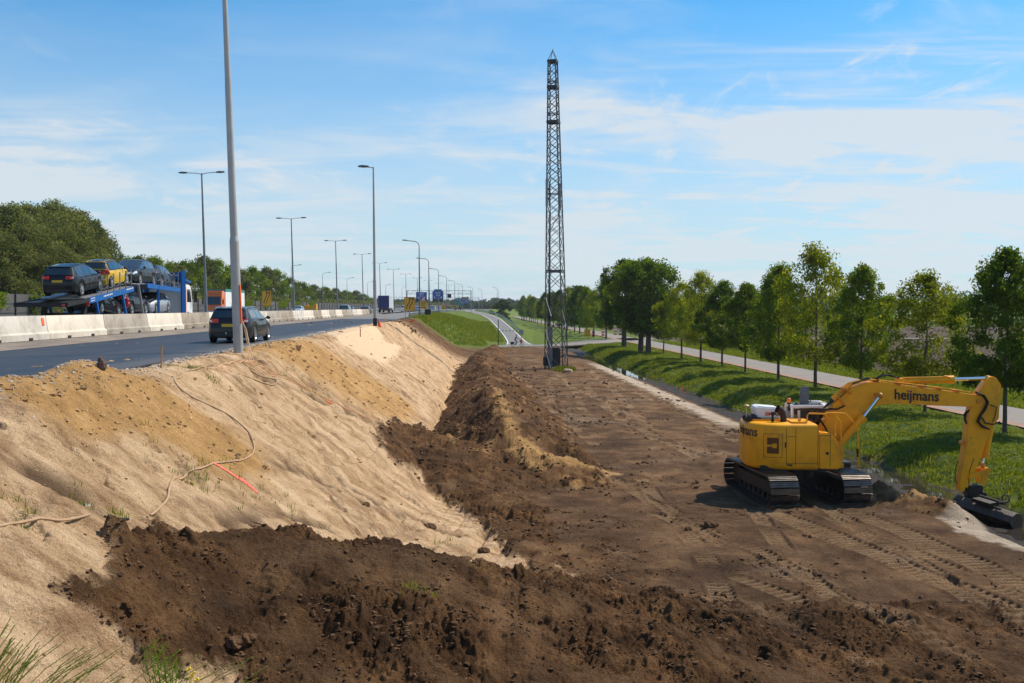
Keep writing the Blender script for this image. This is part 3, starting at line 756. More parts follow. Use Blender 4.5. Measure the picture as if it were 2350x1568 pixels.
# cross road (cycle road) from the ramp foot to the junction, and street
ck = [G(1120, 796.5), G(1175, 795.5), G(1245, 794.5), G(1319, 791), G(1368, 788), G(1430, 783), G(1500, 781)]
def poly_strip(name, pts, w, z, mt):
    # smooth through points
    P = []
    for i in range(len(pts) - 1):
        p0 = pts[max(i - 1, 0)]; p1 = pts[i]; p2 = pts[i + 1]; p3_ = pts[min(i + 2, len(pts) - 1)]
        for k in range(8):
            u = k / 8
            P.append(.5 * ((2 * p1) + (p2 - p0) * u + (2 * p0 - 5 * p1 + 4 * p2 - p3_) * u * u + (-p0 + 3 * p1 - 3 * p2 + p3_) * u ** 3))
    P.append(pts[-1]); V = []
    for i, p in enumerate(P):
        a = (P[min(i + 1, len(P) - 1)] - P[max(i - 1, 0)]); n = Vector((a.y, -a.x, 0)).normalized()
        ww = w(i / (len(P) - 1)) if callable(w) else w
        for sg in (-1, 1):
            q = p + n * (sg * ww / 2); V.append((q.x, q.y, z(q) if callable(z) else z))
    o = mesh_np(name, np.array(V), grid_faces(len(P), 2), mt); o['kind'] = 'structure'; return o
cy_ = poly_strip('cycle_road', ck, lambda u: 5.5 + 5 * u * u, lambda q: float(np.interp(toST(q.x, q.y)[1], [4, 12, 21, 27], [.10, .10, .30, .30])), M['concrete_path'])
md_ = cy_.modifiers.new('thick', 'SOLIDIFY'); md_.thickness = .30; md_.offset = -1
St = list(np.linspace(10, 700, 140))
strip('street', St, 27.55, 31.6, .30, M['concrete_path'], curved=False, nt_=4)
strip('brick_edge', St, 26.8, 27.56, .305, M['brickstrip'], curved=False)
poly_strip('side_road', [ST(190, 29), ST(189, 45), ST(187, 70), ST(185, 140)], 5, .296, M['concrete_path'])
# white give-way marks at the junction
mb = MB()
for k in range(7):
    p = ST(178 + .0 * k, 28.0 + k * .5); mb.box((p.x, p.y, .312), (.28, .6, .004), rz=TH)
for k in range(6):
    p = ST(167, 6.9 + k * .55, .0); mb.box((p.x, p.y, .125), (.3, .7, .004), rz=TH)
o = mb.build('road_marking', M['offwhite'], fix=False); o['kind'] = 'structure'
# water in the ditch
wm = bpy.data.materials.new('ditch_water'); nt = nodes_of(wm); N = nt.nodes; L = nt.links
out = N.new('ShaderNodeOutputMaterial'); b = N.new('ShaderNodeBsdfPrincipled'); L.new(b.outputs[0], out.inputs[0])
b.inputs['Base Color'].default_value = (.035, .028, .022, 1); b.inputs['Roughness'].default_value = .03; b.inputs['Specular IOR Level'].default_value = .8
tc = N.new('ShaderNodeTexCoord'); n = N.new('ShaderNodeTexNoise'); n.inputs['Scale'].default_value = 3; L.new(tc.outputs['Object'], n.inputs['Vector'])
bp = N.new('ShaderNodeBump'); bp.inputs['Strength'].default_value = .04; bp.inputs['Distance'].default_value = .02; L.new(n.outputs['Fac'], bp.inputs['Height']); L.new(bp.outputs[0], b.inputs['Normal'])
strip('ditch_water', list(np.linspace(18, 162, 60)), 14.4, 18.0, -.655, wm, curved=False)
# ------------------------------------------------------------------ cars
STY = {
 'wagon': dict(L=4.55, W=.90, top=[(0, .62), (.04, .80), (.10, .98), (.30, 1.36), (.42, 1.41), (1.6, 1.47), (2.4, 1.44), (3.35, 1.0), (3.5, .97), (4.3, .80), (4.5, .66), (4.55, .55)],
               belt=[(0, .95), (1.0, .96), (3.3, .93), (4.55, .70)], sill=.20, wh=.33, xw=(.88, 3.62), bump=.62),
 'mpv': dict(L=4.42, W=.92, top=[(0, .66), (.05, .92), (.14, 1.12), (.36, 1.50), (.5, 1.56), (1.6, 1.63), (2.3, 1.58), (3.35, 1.08), (3.5, 1.04), (4.2, .84), (4.38, .68), (4.42, .58)],
             belt=[(0, 1.06), (1.0, 1.02), (3.3, .98), (4.42, .74)], sill=.22, wh=.34, xw=(.84, 3.50), bump=.66),
 'city': dict(L=3.50, W=.83, top=[(0, .60), (.05, .90), (.12, 1.08), (.34, 1.46), (.5, 1.52), (1.3, 1.56), (1.9, 1.50), (2.75, 1.08), (2.9, 1.05), (3.3, .88), (3.46, .66), (3.5, .56)],
              belt=[(0, 1.02), (1.0, .98), (2.7, .95), (3.5, .74)], sill=.22, wh=.32, xw=(.52, 2.98), bump=.60),
 'hatch': dict(L=4.25, W=.89, top=[(0, .60), (.05, .84), (.14, 1.0), (.55, 1.34), (.75, 1.40), (1.6, 1.47), (2.2, 1.44), (3.15, 1.0), (3.3, .97), (4.0, .80), (4.2, .64), (4.25, .54)],
               belt=[(0, .97), (1.0, .95), (3.1, .92), (4.25, .70)], sill=.20, wh=.32, xw=(.80, 3.38), bump=.60),
 'sedan': dict(L=4.60, W=.90, top=[(0, .62), (.06, .88), (.30, 1.02), (.65, 1.06), (1.35, 1.38), (1.6, 1.42), (2.3, 1.43), (2.6, 1.39), (3.4, .98), (3.55, .95), (4.35, .78), (4.55, .64), (4.6, .54)],
               belt=[(0, .95), (1.0, .96), (3.3, .92), (4.6, .70)], sill=.20, wh=.33, xw=(.95, 3.68), bump=.62),
}
class CarShape:
    def __init__(s, st):
        s.__dict__.update(STY[st]); s.tx, s.tz = zip(*s.top); s.bx, s.bz = zip(*s.belt)
    def ztop(s, x): 
        return sum(float(np.interp(x + d, s.tx, s.tz)) for d in (-.05, 0, .05)) / 3 if .25 < x < s.L - .1 else float(np.interp(x, s.tx, s.tz))
    def ring(s, x):
        u = (x - s.L / 2) / (s.L / 2); au = abs(u)
        w = s.W * (1 - .055 * au ** 2 - .16 * max(au - .80, 0) / .20 * max((au - .80) / .20, 0))
        zt = s.ztop(x); zs = min(float(np.interp(x, s.bx, s.bz)), zt - .02)
        zb = s.sill + (.06 if au > .93 else 0)
        for xw in s.xw:
            r = s.wh + .055; d = abs(x - xw)
            if d < r: zb = max(zb, s.wh + math.sqrt(r * r - d * d) * .98)
        gh = zt - zs; wr = w * .94 - gh * .40
        mid = zb + (zs - zb) * .55
        return [(w * .95, zb), (w * .995, min(zb + .10, mid)), (w, mid), (w * .985, zs - (zs - mid) * .28), (w * .94, zs),
                (wr, zt - .065 * min(1, gh / .2)), (wr * .90, zt - .02 * min(1, gh / .2)), (wr * .5, zt), (0, zt + .008)]
    def S(s, x, j, sg=1, off=0.0):
        r = s.ring(x); j = max(0, min(8, j)); i = min(int(j), 7); f = j - i
        y = r[i][0] + (r[i + 1][0] - r[i][0]) * f; z = r[i][1] + (r[i + 1][1] - r[i][1]) * f
        if off:
            ny = (r[i + 1][1] - r[i][1]); nz = -(r[i + 1][0] - r[i][0]); l = math.hypot(ny, nz) or 1
            dz = (s.ztop(x + .02) - s.ztop(x - .02)) / .04 if j > 4.6 else 0
            k = 1 / math.sqrt(1 + dz * dz)
            y += ny / l * off; z += nz / l * off * k
            return (x - off * dz * k * (1 if j > 5 else 0), sg * y, z)
        return (x, sg * y, z)
    def body(s):
        xs = set(np.linspace(.0, s.L, 44).round(3)) | {.02, .04, .07, .1, .14, .2} | {round(s.L - d, 3) for d in (.02, .05, .09)}
        for xw in s.xw:
            for a in np.linspace(-1, 1, 15): xs.add(round(xw + math.sin(a * PI / 2) * (s.wh + .055), 3))
        xs = sorted(xs); m = MB(); V = []
        for x in xs:
            r = s.ring(x)
            V += [(x, y, z) for y, z in r] + [(x, -y, z) for y, z in r[-2::-1]]
        n = 17; F_ = []
        for i in range(len(xs) - 1):
            for k in range(n):
                F_.append((i * n + k, i * n + (k + 1) % n, (i + 1) * n + (k + 1) % n, (i + 1) * n + k))
        for b_ in (0, (len(xs) - 1) * n):
            for k in range(8):
                q = (b_ + k, b_ + k + 1, b_ + 15 - k, b_ + 16 - k)
                if k == 7: q = (b_ + 7, b_ + 8, b_ + 9)
                F_.append(q)
        m.add(V, F_); return m
    def patch(s, m, x0, x1, j0, j1, sgs=(1, -1), off=.006, nx=8, nj=3, slant0=0, slant1=0):
        for sg in sgs:
            V = []
            for a in range(nx + 1):
                for b_ in range(nj + 1):
                    v = b_ / nj; xa = x0 + slant0 * v; xb = x1 + slant1 * v
                    V.append(s.S(xa + (xb - xa) * a / nx, j0 + (j1 - j0) * v, sg, off))
            m.add(V, [(i * (nj + 1) + k, i * (nj + 1) + k + 1, (i + 1) * (nj + 1) + k + 1, (i + 1) * (nj + 1) + k) for i in range(nx) for k in range(nj)])
        return m
def car_paint(name, col, metal=.0):
    return mat('paint_' + name, col, .5, metal, .04, 1.2, coat=.55, spec=.15)
def make_wheel(parent, x, y, r, sg, name='wheel', w=.20, low=False):
    m = MB(); n = 14 if low else 28
    prof = [(-w / 2, r * .66), (-w / 2, r * .93), (-w * .36, r), (w * .36, r), (w / 2, r * .93), (w / 2, r * .66)]
    vs = []
    for a in range(n):
        t = 2 * PI * a / n
        for (yy, rr) in prof: vs.append((rr * math.cos(t), yy, rr * math.sin(t)))
    k = len(prof)
    fs = [(a * k + i, a * k + (i + 1) % k, ((a + 1) % n) * k + (i + 1) % k, ((a + 1) % n) * k + i) for a in range(n) for i in range(k)]
    m.add(vs, fs); wh = m.build(name, M['rubber'], parent, smooth=True, angle=35); wh.location = (x, y, r)
    rm = MB(); yo = sg * w * .38
    rm.cyl((0, -sg * w * .3, 0), (0, sg * w * .12, 0), r * .64, n=n)
    if not low:
        # spokes
        for a in range(10):
            t = 2 * PI * a / 10
            rm.bar((r * .12 * math.cos(t), yo + sg * .02, r * .12 * math.sin(t)), (r * .60 * math.cos(t + .12), yo, r * .60 * math.sin(t + .12)), .035, .03, up=(0, 1, 0))
        ring = [(r * .64 * math.cos(2 * PI * a / 24), yo + sg * .008, r * .64 * math.sin(2 * PI * a / 24)) for a in range(25)]
        rm.tube(ring, .018, 6, False); rm.cyl((0, yo, 0), (0, yo + sg * .035, 0), .06, n=12)
    o = rm.build('rim', M['rim'], wh)
    return wh
def make_car(style, paint, name, label, cat='car', group=None, low=False, reverse_glass=False, roof_rail=False, two_tone=None, plate=True, antenna=True, chrome_line=False, hitch=False):
    c = CarShape(style); root = empty(name, label=label, cat=cat, group=group)
    c.body().build('body', paint, root, smooth=True, angle=48)
    g = MB(); pil = .05
    tx = dict(c.top)
    roof_r = [p[0] for p in c.top if p[1] > max(c.tz) - .10][0]
    cowl = [p[0] for p in c.top if p[1] < 1.1 and p[0] > c.L * .5][0]
    roof_f = [p[0] for p in c.top if p[1] > max(c.tz) - .10][-1]
    xr0 = c.xw[0] - c.wh * .55; mid1 = (roof_r + cowl) * .5 + .05; doorb = c.L * (.53 if style != 'city' else .55)
    tri = cowl - .12
    gl = M['glass'] if not reverse_glass else M['glass_blue']
    for a, b in ((max(roof_r + .12, .45), doorb - .85), (doorb - .79, doorb - .04), (doorb + .04, tri)):
        if b - a < .12: continue
        for sg in (1, -1):
            g = MB(); c.patch(g, a, b, 4.12, 4.86, (sg,), .006, 8, 2); g.build('side_window', gl, root, smooth=True)
    g = MB(); c.patch(g, roof_f + .05, cowl - .03, 5.15, 8, (1, -1), .007, 8, 4); g.build('windscreen', gl, root, smooth=True)
    x0 = [p[0] for p in c.top if p[1] > (.95 if style != 'sedan' else 1.04)][0]
    g = MB(); c.patch(g, x0 + .02, roof_r - .03, 5.15, 8, (1, -1), .008, 6, 4); g.build('rear_window', gl, root, smooth=True)
    if low:
        for sg in (1, -1):
            for xw in c.xw: make_wheel(root, xw, sg * (c.W - .11), c.wh, sg, low=True)
    else:
        for sg in (1, -1):
            for xw in c.xw: make_wheel(root, xw, sg * (c.W - .105), c.wh, sg)
        # wheel housings and floor
        m = MB(); m.box((c.L / 2, 0, c.sill + .12), (c.L * .86, c.W * 1.5, .16))
        m.build('underbody', M['black_plastic'], root)
        # mirrors
        for sg in (1, -1):
            m = MB(); m.sphere((cowl - .32, sg * (c.W + .10), 1.0 if style != 'mpv' else 1.08), .1, 10, 6, (.7, 1.0, .75)); m.bar((cowl - .30, sg * (c.W - .06), .97), (cowl - .30, sg * (c.W + .08), .98), .05, .04)
            m.build('side_mirror', M['black_plastic'], root, smooth=True)
        # shut lines
        m = MB()
        for xx in (doorb - .82, doorb, cowl - .05):
            c.patch(m, xx, xx + .012, 1.0, 4.0, (1, -1), .003, 1, 6)
        split_tubes(m, 'door_seam', M['rubber'], root)
        for sg in (1, -1):
            for xx in (doorb - .72, doorb + .12):
                m = MB(); p = c.S(xx, 3.6, sg, .015); q = c.S(xx + .17, 3.6, sg, .015); m.bar(p, q, .02, .025); m.build('door_handle', paint, root)
        # rear lights wrap round the corner
        for sg in (1, -1):
            m = MB(); r_ = c.ring(.06); zl = {'wagon': .88, 'mpv': 1.0, 'city': .92, 'hatch': .9, 'sedan': .86}[style]
            wl = r_[2][0]
            m.prism([(.26, sg * (wl + .012)), (.06, sg * (wl - .0)), (-.012, sg * (wl - .10)), (-.014, sg * (wl - .34)), (.1, sg * (wl - .34)), (.26, sg * (wl - .1))], zl - .075, zl + .085, 'z')
            m.build('tail_light', M['red'], root, bevel=.012)
            m = MB(); m.prism([(.13, sg * (wl + .016)), (.05, sg * (wl + .002)), (-.018, sg * (wl - .11)), (.1, sg * (wl - .2))], zl - .02, zl + .03, 'z'); m.build('reversing_light', M['lens'], root)
        m = MB(); m.box((-.008, 0, zl - .17), (.02, .52, .12)); 
        if plate: m.build('licence_plate', M['plate'], root)
        # headlights
        for sg in (1, -1):
            m = MB(); xf = c.L - .30; p = []
            for a in range(6):
                xx = xf - .12 + a * .075
                p.append(xx)
            V = []
            for xx in p:
                for jj in (2.75, 3.4, 4.0): V.append(c.S(min(xx, c.L - .02), jj, sg, .012))
            m.add(V, [(i * 3 + k, i * 3 + k + 1, (i + 1) * 3 + k + 1, (i + 1) * 3 + k) for i in range(5) for k in range(2)])
            wl = c.ring(c.L - .02)[2][0]
            m.box((c.L - .01, sg * (wl - .17), .70), (.06, .30, .11), rz=sg * .25)
            m.build('headlight', M['lens'], root, smooth=True)
        m = MB(); m.box((c.L + .004, 0, .42), (.03, c.W * 1.0, .16)); m.box((c.L + .004, 0, .64), (.03, c.W * .7, .07)); m.build('grille', M['black_plastic'], root, bevel=.01)
        m = MB(); m.box((-.012, 0, .34), (.05, c.W * 1.25, .16)); m.build('rear_diffuser', M['black_plastic'], root, bevel=.02)
        m = MB(); m.box((roof_r - .05, 0, max(c.tz) - .085), (.22, c.W * 1.22, .035), ry=-.12); m.build('roof_spoiler', paint, root, bevel=.012)
        if antenna:
            m = MB(); m.cyl((roof_r + .25, 0, max(c.tz) - .06), (roof_r + .05, 0, max(c.tz) + .17), .008, .005, 6); m.build('antenna', M['black_plastic'], root)
        if roof_rail:
            for sg in (1, -1):
                m = MB(); pts = [c.S(x, 5.6, sg, .045 if .1 < (x - roof_r) / (roof_f - roof_r) < .95 else .0) for x in np.linspace(roof_r, roof_f, 10)]
                m.tube(pts, .016, 6); m.build('roof_rail', M['chrome_trim'], root, smooth=True)
        if chrome_line:
            for sg in (1, -1):
                m = MB(); m.tube([c.S(x, 4.05, sg, .012) for x in np.linspace(.35, tri, 14)] , .010, 5)
                m.tube([c.S(x, 4.92, sg, .010) for x in np.linspace(max(roof_r + .1, .4), tri, 14)], .009, 5); m.build('chrome_strip', M['chrome_trim'], root)
        if hitch:
            m = MB(); m.tube([(.1, .05, .30), (-.12, .05, .30), (-.17, .05, .36)], .02, 8); m.sphere((-.17, .05, .40), .03); m.build('tow_hook', M['chrome'], root, smooth=True)
        if two_tone:
            m = MB(); c.patch(m, .25, cowl - .2, 4.0, 5.3, (1, -1), .0035, 14, 4); c.patch(m, .16, .30, 2.0, 5.2, (1, -1), .004, 3, 8)
            m.build('black_cell_panel', two_tone, root, smooth=True)
            m = MB(); c.patch(m, roof_r - .15, roof_f + .1, 5.2, 8, (1, -1), .0035, 10, 4); m.build('roof_panel', two_tone, root, smooth=True)
            m = MB()
            for sg in (1, -1):
                p = c.S(.30, 3.4, sg, .03); m.cyl((.18, sg * .68, .95), (.0, sg * .74, .95), .13, .12, 14)
            m.build('tail_light_round', M['red'], root)
            m = MB(); c.patch(m, .06, .11, 5.3, 8, (1, -1), .01, 2, 3); m.build('hatch_lip', two_tone, root)
    return root
def put(root, s, t, z, ang=0, pitch=0, scale=1.0):
    p = STC(s, t, z); root.location = p; root.rotation_euler = (0, -pitch, PI / 2 + TH + ang); root.scale = (scale,) * 3
    return root
HW = 4.852
P_dark = car_paint('dark_grey', (.014, .016, .020)); P_black = car_paint('black', (.004, .0045, .007)); P_gold = car_paint('gold_yellow', (.60, .37, .010))
P_navy = car_paint('navy', (.012, .022, .045)); P_silver = car_paint('silver', (.45, .47, .50), .7); P_white = car_paint('white', (.72, .72, .70), 0); P_blue = car_paint('steel_blue', (.09, .17, .26)); P_green = car_paint('green_grey', (.10, .16, .15))
# wagon on the new lane: rear wheels at survey depth 42.6
p = G(582, 786, 4.66); s_, t_ = toST(p.x, p.y)
car0 = make_car('wagon', P_dark, 'station_wagon', 'dark grey station wagon driving on the fresh black lane beside the pole', roof_rail=True, chrome_line=True, hitch=True)
put(car0, s_ - .95, t_ - .80, 4.66)

# ------------------------------------------------------------------ car carrier
TS = 53.3; TR = -19.5            # right side of the carrier
def carrier():
    root = empty('car_transporter', label='long blue and white car transporter loaded with two decks of cars behind the concrete barrier', cat='truck')
    root.location = ST(TS, TR - 1.25, HW); root.rotation_euler = (0, 0, PI / 2 + TH)
    yr, yl = -1.25, 1.25
    Lx = lambda s: s - 52.4
    bl = M['carrier_blue']; bk = M['black_steel']
    def beam(pts, w=.09, h=.30, y=yr, mt=bl, name='side_beam'):
        m = MB()
        for a, b in zip(pts[:-1], pts[1:]): m.bar((a[0], y, a[1]), (b[0], y, b[1]), w, h)
        return m.build(name, mt, root, bevel=.015)
    decks = [((.6, 1.57), (7.7, 2.32)), ((10.2, 2.56), (17.4, 2.40))]
    for (a, b) in decks:
        for y in (yr, yl):
            o = beam([a, b], y=y, name='deck_beam')
        m = MB()
        for y in (-.80, .80):
            m.bar((a[0] - .3, y, a[1] + .13), (b[0] + .1, y, b[1] + .13), .62, .05)
        if a[0] > 8:
            m.bar((7.8, -.80, 2.62), (10.1, -.80, 2.66), .62, .05); m.bar((7.8, .80, 2.62), (10.1, .80, 2.66), .62, .05)
        n = int((b[0] - a[0]) / .35)
        for k in range(n + 1):
            u = k / n; x = a[0] + (b[0] - a[0]) * u; z = a[1] + (b[1] - a[1]) * u
            m.box((x, 0, z + .10), (.07, 2.35, .07))
        m.build('upper_deck', M['galv'], root)
        # hand-rail posts with sagging wires
        P = []
        for k in range(6):
            u = (k + .5) / 6; x = a[0] + 1.2 + (b[0] - a[0] - 1.2) * u; z = a[1] + (b[1] - a[1]) * (x - a[0]) / (b[0] - a[0]); P.append((x, z))
        for y in (yr - .03, yl + .03):
            for x, z in P:
                m = MB(); m.cyl((x, y, z - .1), (x, y, z + 1.15), .028, n=6); m.build('rail_post', M['lamp_steel'], root)
            m = MB()
            for hh in (.55, 1.05):
                for (x0, z0), (x1, z1) in zip(P[:-1], P[1:]):
                    m.tube([(x0 + (x1 - x0) * q / 5, y, z0 + (z1 - z0) * q / 5 + hh - .14 * math.sin(PI * q / 5)) for q in range(6)], .013, 4, False)
            m.build('rail_wire', M['galv'], root)
    # white lettering plates on the beam
    m = MB()
    for (x0, x1, ) in ((.7, 1.3), (2.6, 4.1), (6.3, 7.5)):
        z0 = 1.60 + (x0 - .6) * .1123; z1 = 1.60 + (x1 - .6) * .1123
        if x0 < 1: 
            m.bar((x0, yr - .05, z0 + .06), (x1, yr - .05, z1 + .06), .008, .03); m.bar((x0, yr - .05, z0 - .06), (x1, yr - .05, z1 - .06), .008, .03)
        else:
            k = int((x1 - x0) / .13)
            for q in range(k):
                xx = x0 + q * .13; zz = 1.60 + (xx - .6) * .1123; m.bar((xx, yr - .05, zz), (xx + .08, yr - .05, zz + .009), .008, .05 + .05 * ((q * 7) % 3) / 2)
    split_tubes(m, 'beam_letter', M['white'], root)
    # rear ramp and black tail
    m = MB()
    for y in (-.8, .8):
        m.bar((-2.3, y, 1.38), (.6, y, 1.62), .6, .07)
    m.bar((-2.3, yr, 1.36), (.6, yr, 1.6), .1, .18); m.bar((-2.3, yl, 1.36), (.6, yl, 1.6), .1, .18); m.box((-2.3, 0, 1.36), (.16, 2.6, .22))
    m.box((.5, 0, 1.45), (.25, 2.5, .4)); 
    m.build('rear_ramp', bk, root, bevel=.01)
    m = MB(); m.box((.34, yr - .02, 1.42), (.06, .16, .2)); m.box((.34, yl + .02, 1.42), (.06, .16, .2)); m.box((-2.4, -1.1, 1.34), (.05, .16, .1)); split_tubes(m, 'rear_light', M['red'], root)
    # lower chassis
    m = MB()
    for y in (-.9, .9): m.box((9.2, y, .72), (17.2, .16, .22)); m.bar((.8, y, .75), (17.8, y, .75), .6, .05)
    for k in range(40): m.box((1 + k * .42, 0, .72), (.06, 2.3, .06))
    m.build('lower_deck', M['galv'], root)
    m = MB(); m.box((8.6, yr, .52), (15, .06, .28)); m.box((8.6, yl, .52), (15, .06, .28)); m.build('side_skirt', bl, root)
    # struts
    for y in (yr + .02, yl - .02):
        for a, b, w in (((2.2, .5), (1.6, 1.62), .16), ((6.5, .5), (5.7, 2.15), .16), ((12.6, .5), (12.6, 2.62), .13), ((9.6, .6), (8.6, 2.6), .12)):
            m = MB(); m.bar((a[0], y, a[1]), (b[0], y, b[1]), .12, w); m.build('strut', bl if w > .125 else M['galv'], root, bevel=.01)
    m = MB(); m.bar((.7, -1, 1.5), (.3, -1, .5), .2, .3); m.bar((.7, 1, 1.5), (.3, 1, .5), .2, .3); m.box((1.4, 0, .7), (1.4, 2.2, .5)); m.build('tail_frame', bk, root)
    # front guard post
    m = MB()
    for y in (yr, yl): m.bar((18.25, y, .35), (18.25, y, 3.75), .14, .34)
    m.box((18.25, 0, 3.55), (.2, 2.5, .16)); 
    m.prism([(18.3, 3.15), (18.3, 3.55), (18.9, 3.25), (20.4, 3.05), (20.4, 2.92)], yr + .02, yl - .02)
    m.build('cab_guard', bl, root, bevel=.02)
    # cab
    m = MB(); m.prism([(18.55, .45), (18.55, 2.75), (18.75, 2.86), (20.25, 2.80), (20.5, 2.5), (20.78, 1.5), (20.82, .45)], -1.2, 1.2)
    cab = m.build('cab', M['white'], root, bevel=.05)
    m = MB(); m.box((18.95, -1.205, 1.75), (.42, .02, 1.75)); m.box((18.95, 1.205, 1.75), (.42, .02, 1.75)); split_tubes(m, 'orange_panel', M['orange'], root)
    m = MB(); m.prism([(19.35, 1.6), (19.35, 2.5), (20.2, 2.5), (20.5, 1.6)], -1.212, 1.212); m.build('cab_window', M['glass'], root)
    m = MB(); m.prism([(20.30, 2.5), (20.5, 2.46), (20.76, 1.6), (20.6, 1.6)], -1.08, 1.08); m.build('cab_windscreen', M['glass'], root)
    for sg in (-1, 1):
        m = MB(); m.box((20.55, sg * 1.48, 1.95), (.12, .22, .75)); m.bar((20.5, sg * 1.2, 2.35), (20.55, sg * 1.48, 2.3), .04); m.build('cab_mirror', M['black_plastic'], root, bevel=.02)
    for x, yy in ((19.6, 1.05), (15.4, 1.0), (5.6, 1.0), (4.3, 1.0)):
        for sg in (-1, 1): make_wheel(root, x, sg * yy, .48 if x > 15 else .40, sg, w=.32)
    return root
car_tr = carrier()
# cargo cars: top deck
def on_deck(root, x, z, pitch, flip=False, yoff=0.0, sc=1.0):
    p = ST(TS + x, TR - 1.25 + yoff, HW + z); root.location = p
    root.rotation_euler = (0, -pitch if not flip else pitch, PI / 2 + TH + (PI if flip else 0)); root.scale = (sc,) * 3
dp = math.atan(.1123)
c1 = make_car('mpv', P_black, 'people_carrier', 'black people carrier at the rear of the upper deck, tail towards us', chrome_line=True, group='cars carried by the transporter'); on_deck(c1, -.35, 1.72, dp, yoff=0.05)
c2 = make_car('city', P_gold, 'compact_car', 'gold and black compact car, second on the upper deck of the transporter', two_tone=P_black, group='cars carried by the transporter'); on_deck(c2, 4.8, 2.22, dp, sc=1.03)
c3 = make_car('mpv', P_dark, 'people_carrier', 'dark grey people carrier facing backwards in the middle of the upper deck', group='cars carried by the transporter', plate=False, antenna=False); on_deck(c3, 13.6, 2.60, .0, flip=True)
c4 = make_car('hatch', P_navy, 'hatchback', 'dark blue hatchback foremost on the upper deck, next to the cab', chrome_line=True, group='cars carried by the transporter'); on_deck(c4, 13.7, 2.56, -.03, sc=1.03)
c5 = make_car('wagon', P_black, 'station_wagon', 'black station wagon nose down on the lower deck between two blue struts', group='cars carried by the transporter', plate=False, antenna=False); on_deck(c5, 2.6, 1.0, -.10)
c6 = make_car('mpv', P_dark, 'people_carrier', 'dark people carrier in the middle of the lower deck with a red cloth beside it', group='cars carried by the transporter', plate=False, antenna=False); on_deck(c6, 7.6, .78, .0)
c7 = make_car('hatch', P_silver, 'hatchback', 'silver hatchback on the lower deck just behind the cab', group='cars carried by the transporter', plate=False, antenna=False); on_deck(c7, 16.8, .78, .0, flip=True)
m = MB(); 
for k in range(5): m.sphere((random.uniform(-.1, .1), random.uniform(-.05, .05), random.uniform(-.2, .2)), .16, 7, 5, (1, .5, 1.1))
o = m.build('cloth_bundle', M['red'], None, smooth=True); o.location = ST(TS + 6.9, TR - .1, HW + 1.55); tag(o, 'red cloth bundle hanging beside the dark car on the lower deck', 'cloth')

# other traffic
def lorry(name, label, L_, cabcol, boxmt, topmt, facing, s, t, back=None):
    root = empty(name, label=label, cat='truck')
    m = MB(); m.box2((0, -1.25, 1.0), (L_ - 2.6, 1.25, 3.85)); m.build('cargo_box', boxmt, root, bevel=.03)
    if topmt: m = MB(); m.box2((-.02, -1.27, 3.5), (L_ - 2.58, 1.27, 3.9)); m.build('roof_band', topmt, root)
    if back: m = MB(); m.box2((-.06, -1.22, 1.05), (-.01, 1.22, 3.8)); m.build('rear_doors', back, root)
    m = MB(); m.prism([(L_ - 2.3, .5), (L_ - 2.3, 3.0), (L_ - 2.1, 3.6), (L_ - .7, 3.55), (L_ - .45, 2.9), (L_ - .1, 1.6), (L_, .5)], -1.22, 1.22); m.build('cab', cabcol, root, bevel=.06)
    m = MB(); m.prism([(L_ - .42, 2.72), (L_ - .06, 1.58), (L_ + .02, 1.62), (L_ - .36, 2.76)], -1.1, 1.1); m.build('windscreen', M['glass'], root)
    m = MB(); m.prism([(L_ - .22, 1.3), (L_ + .06, .45), (L_ + .02, .42), (L_ - .3, .42)], -1.23, 1.23); m.build('front_bumper', M['white'], root)
    m = MB(); m.box2((.2, -1.1, .7), (L_ - 2.2, 1.1, 1.0)); m.build('chassis', M['black_steel'], root)
    m = MB(); m.box((-.05, .95, .9), (.06, .4, .12)); m.box((-.05, -.95, .9), (.06, .4, .12)); m.build('rear_lights', M['red'], root)
    for x in (1.4, 2.7, L_ - 1.3):
        for sg in (1, -1): make_wheel(root, x, sg * 1.05, .48, sg, w=.34, low=True)
    for sg in (1, -1):
        m = MB(); m.box((L_ - .25, sg * 1.45, 2.0), (.1, .2, .7)); m.build('cab_mirror', M['black_plastic'], root)
    p = STC(s, t, HW); root.location = p; root.rotation_euler = (0, 0, PI / 2 + TH + (PI if facing else 0)); return root
M['orange_cab'] = mat('orange_cab', (.80, .16, .01), .35, 0, .05, 2, coat=.5)
M['curtain_w'] = mat('white_curtain', (.70, .72, .73), .5, 0, .06, .7)
M['teal'] = mat('teal_band', (.04, .20, .17), .5, 0, .1, 1)
lorry('lorry', 'oncoming lorry with an orange cab and white side curtain', 15.5, M['orange_cab'], M['curtain_w'], M['teal'], True, 165, -36.6)
lorry('lorry', 'dark blue box lorry driving away, seen from behind', 14, M['white'], M['curtain'], None, False, 232, -17.4 - 1.3, back=M['blue_tarp'])
lorry('lorry', 'distant oncoming lorry with a small orange cab past the arrow sign', 12, M['orange_cab'], M['blue_tarp'], None, True, 372, -29)
lorry('lorry', 'distant dark green lorry on the slip lane far beyond the sign gantry', 12, M['black_steel'], M['teal'], None, False, 420, -6.0)
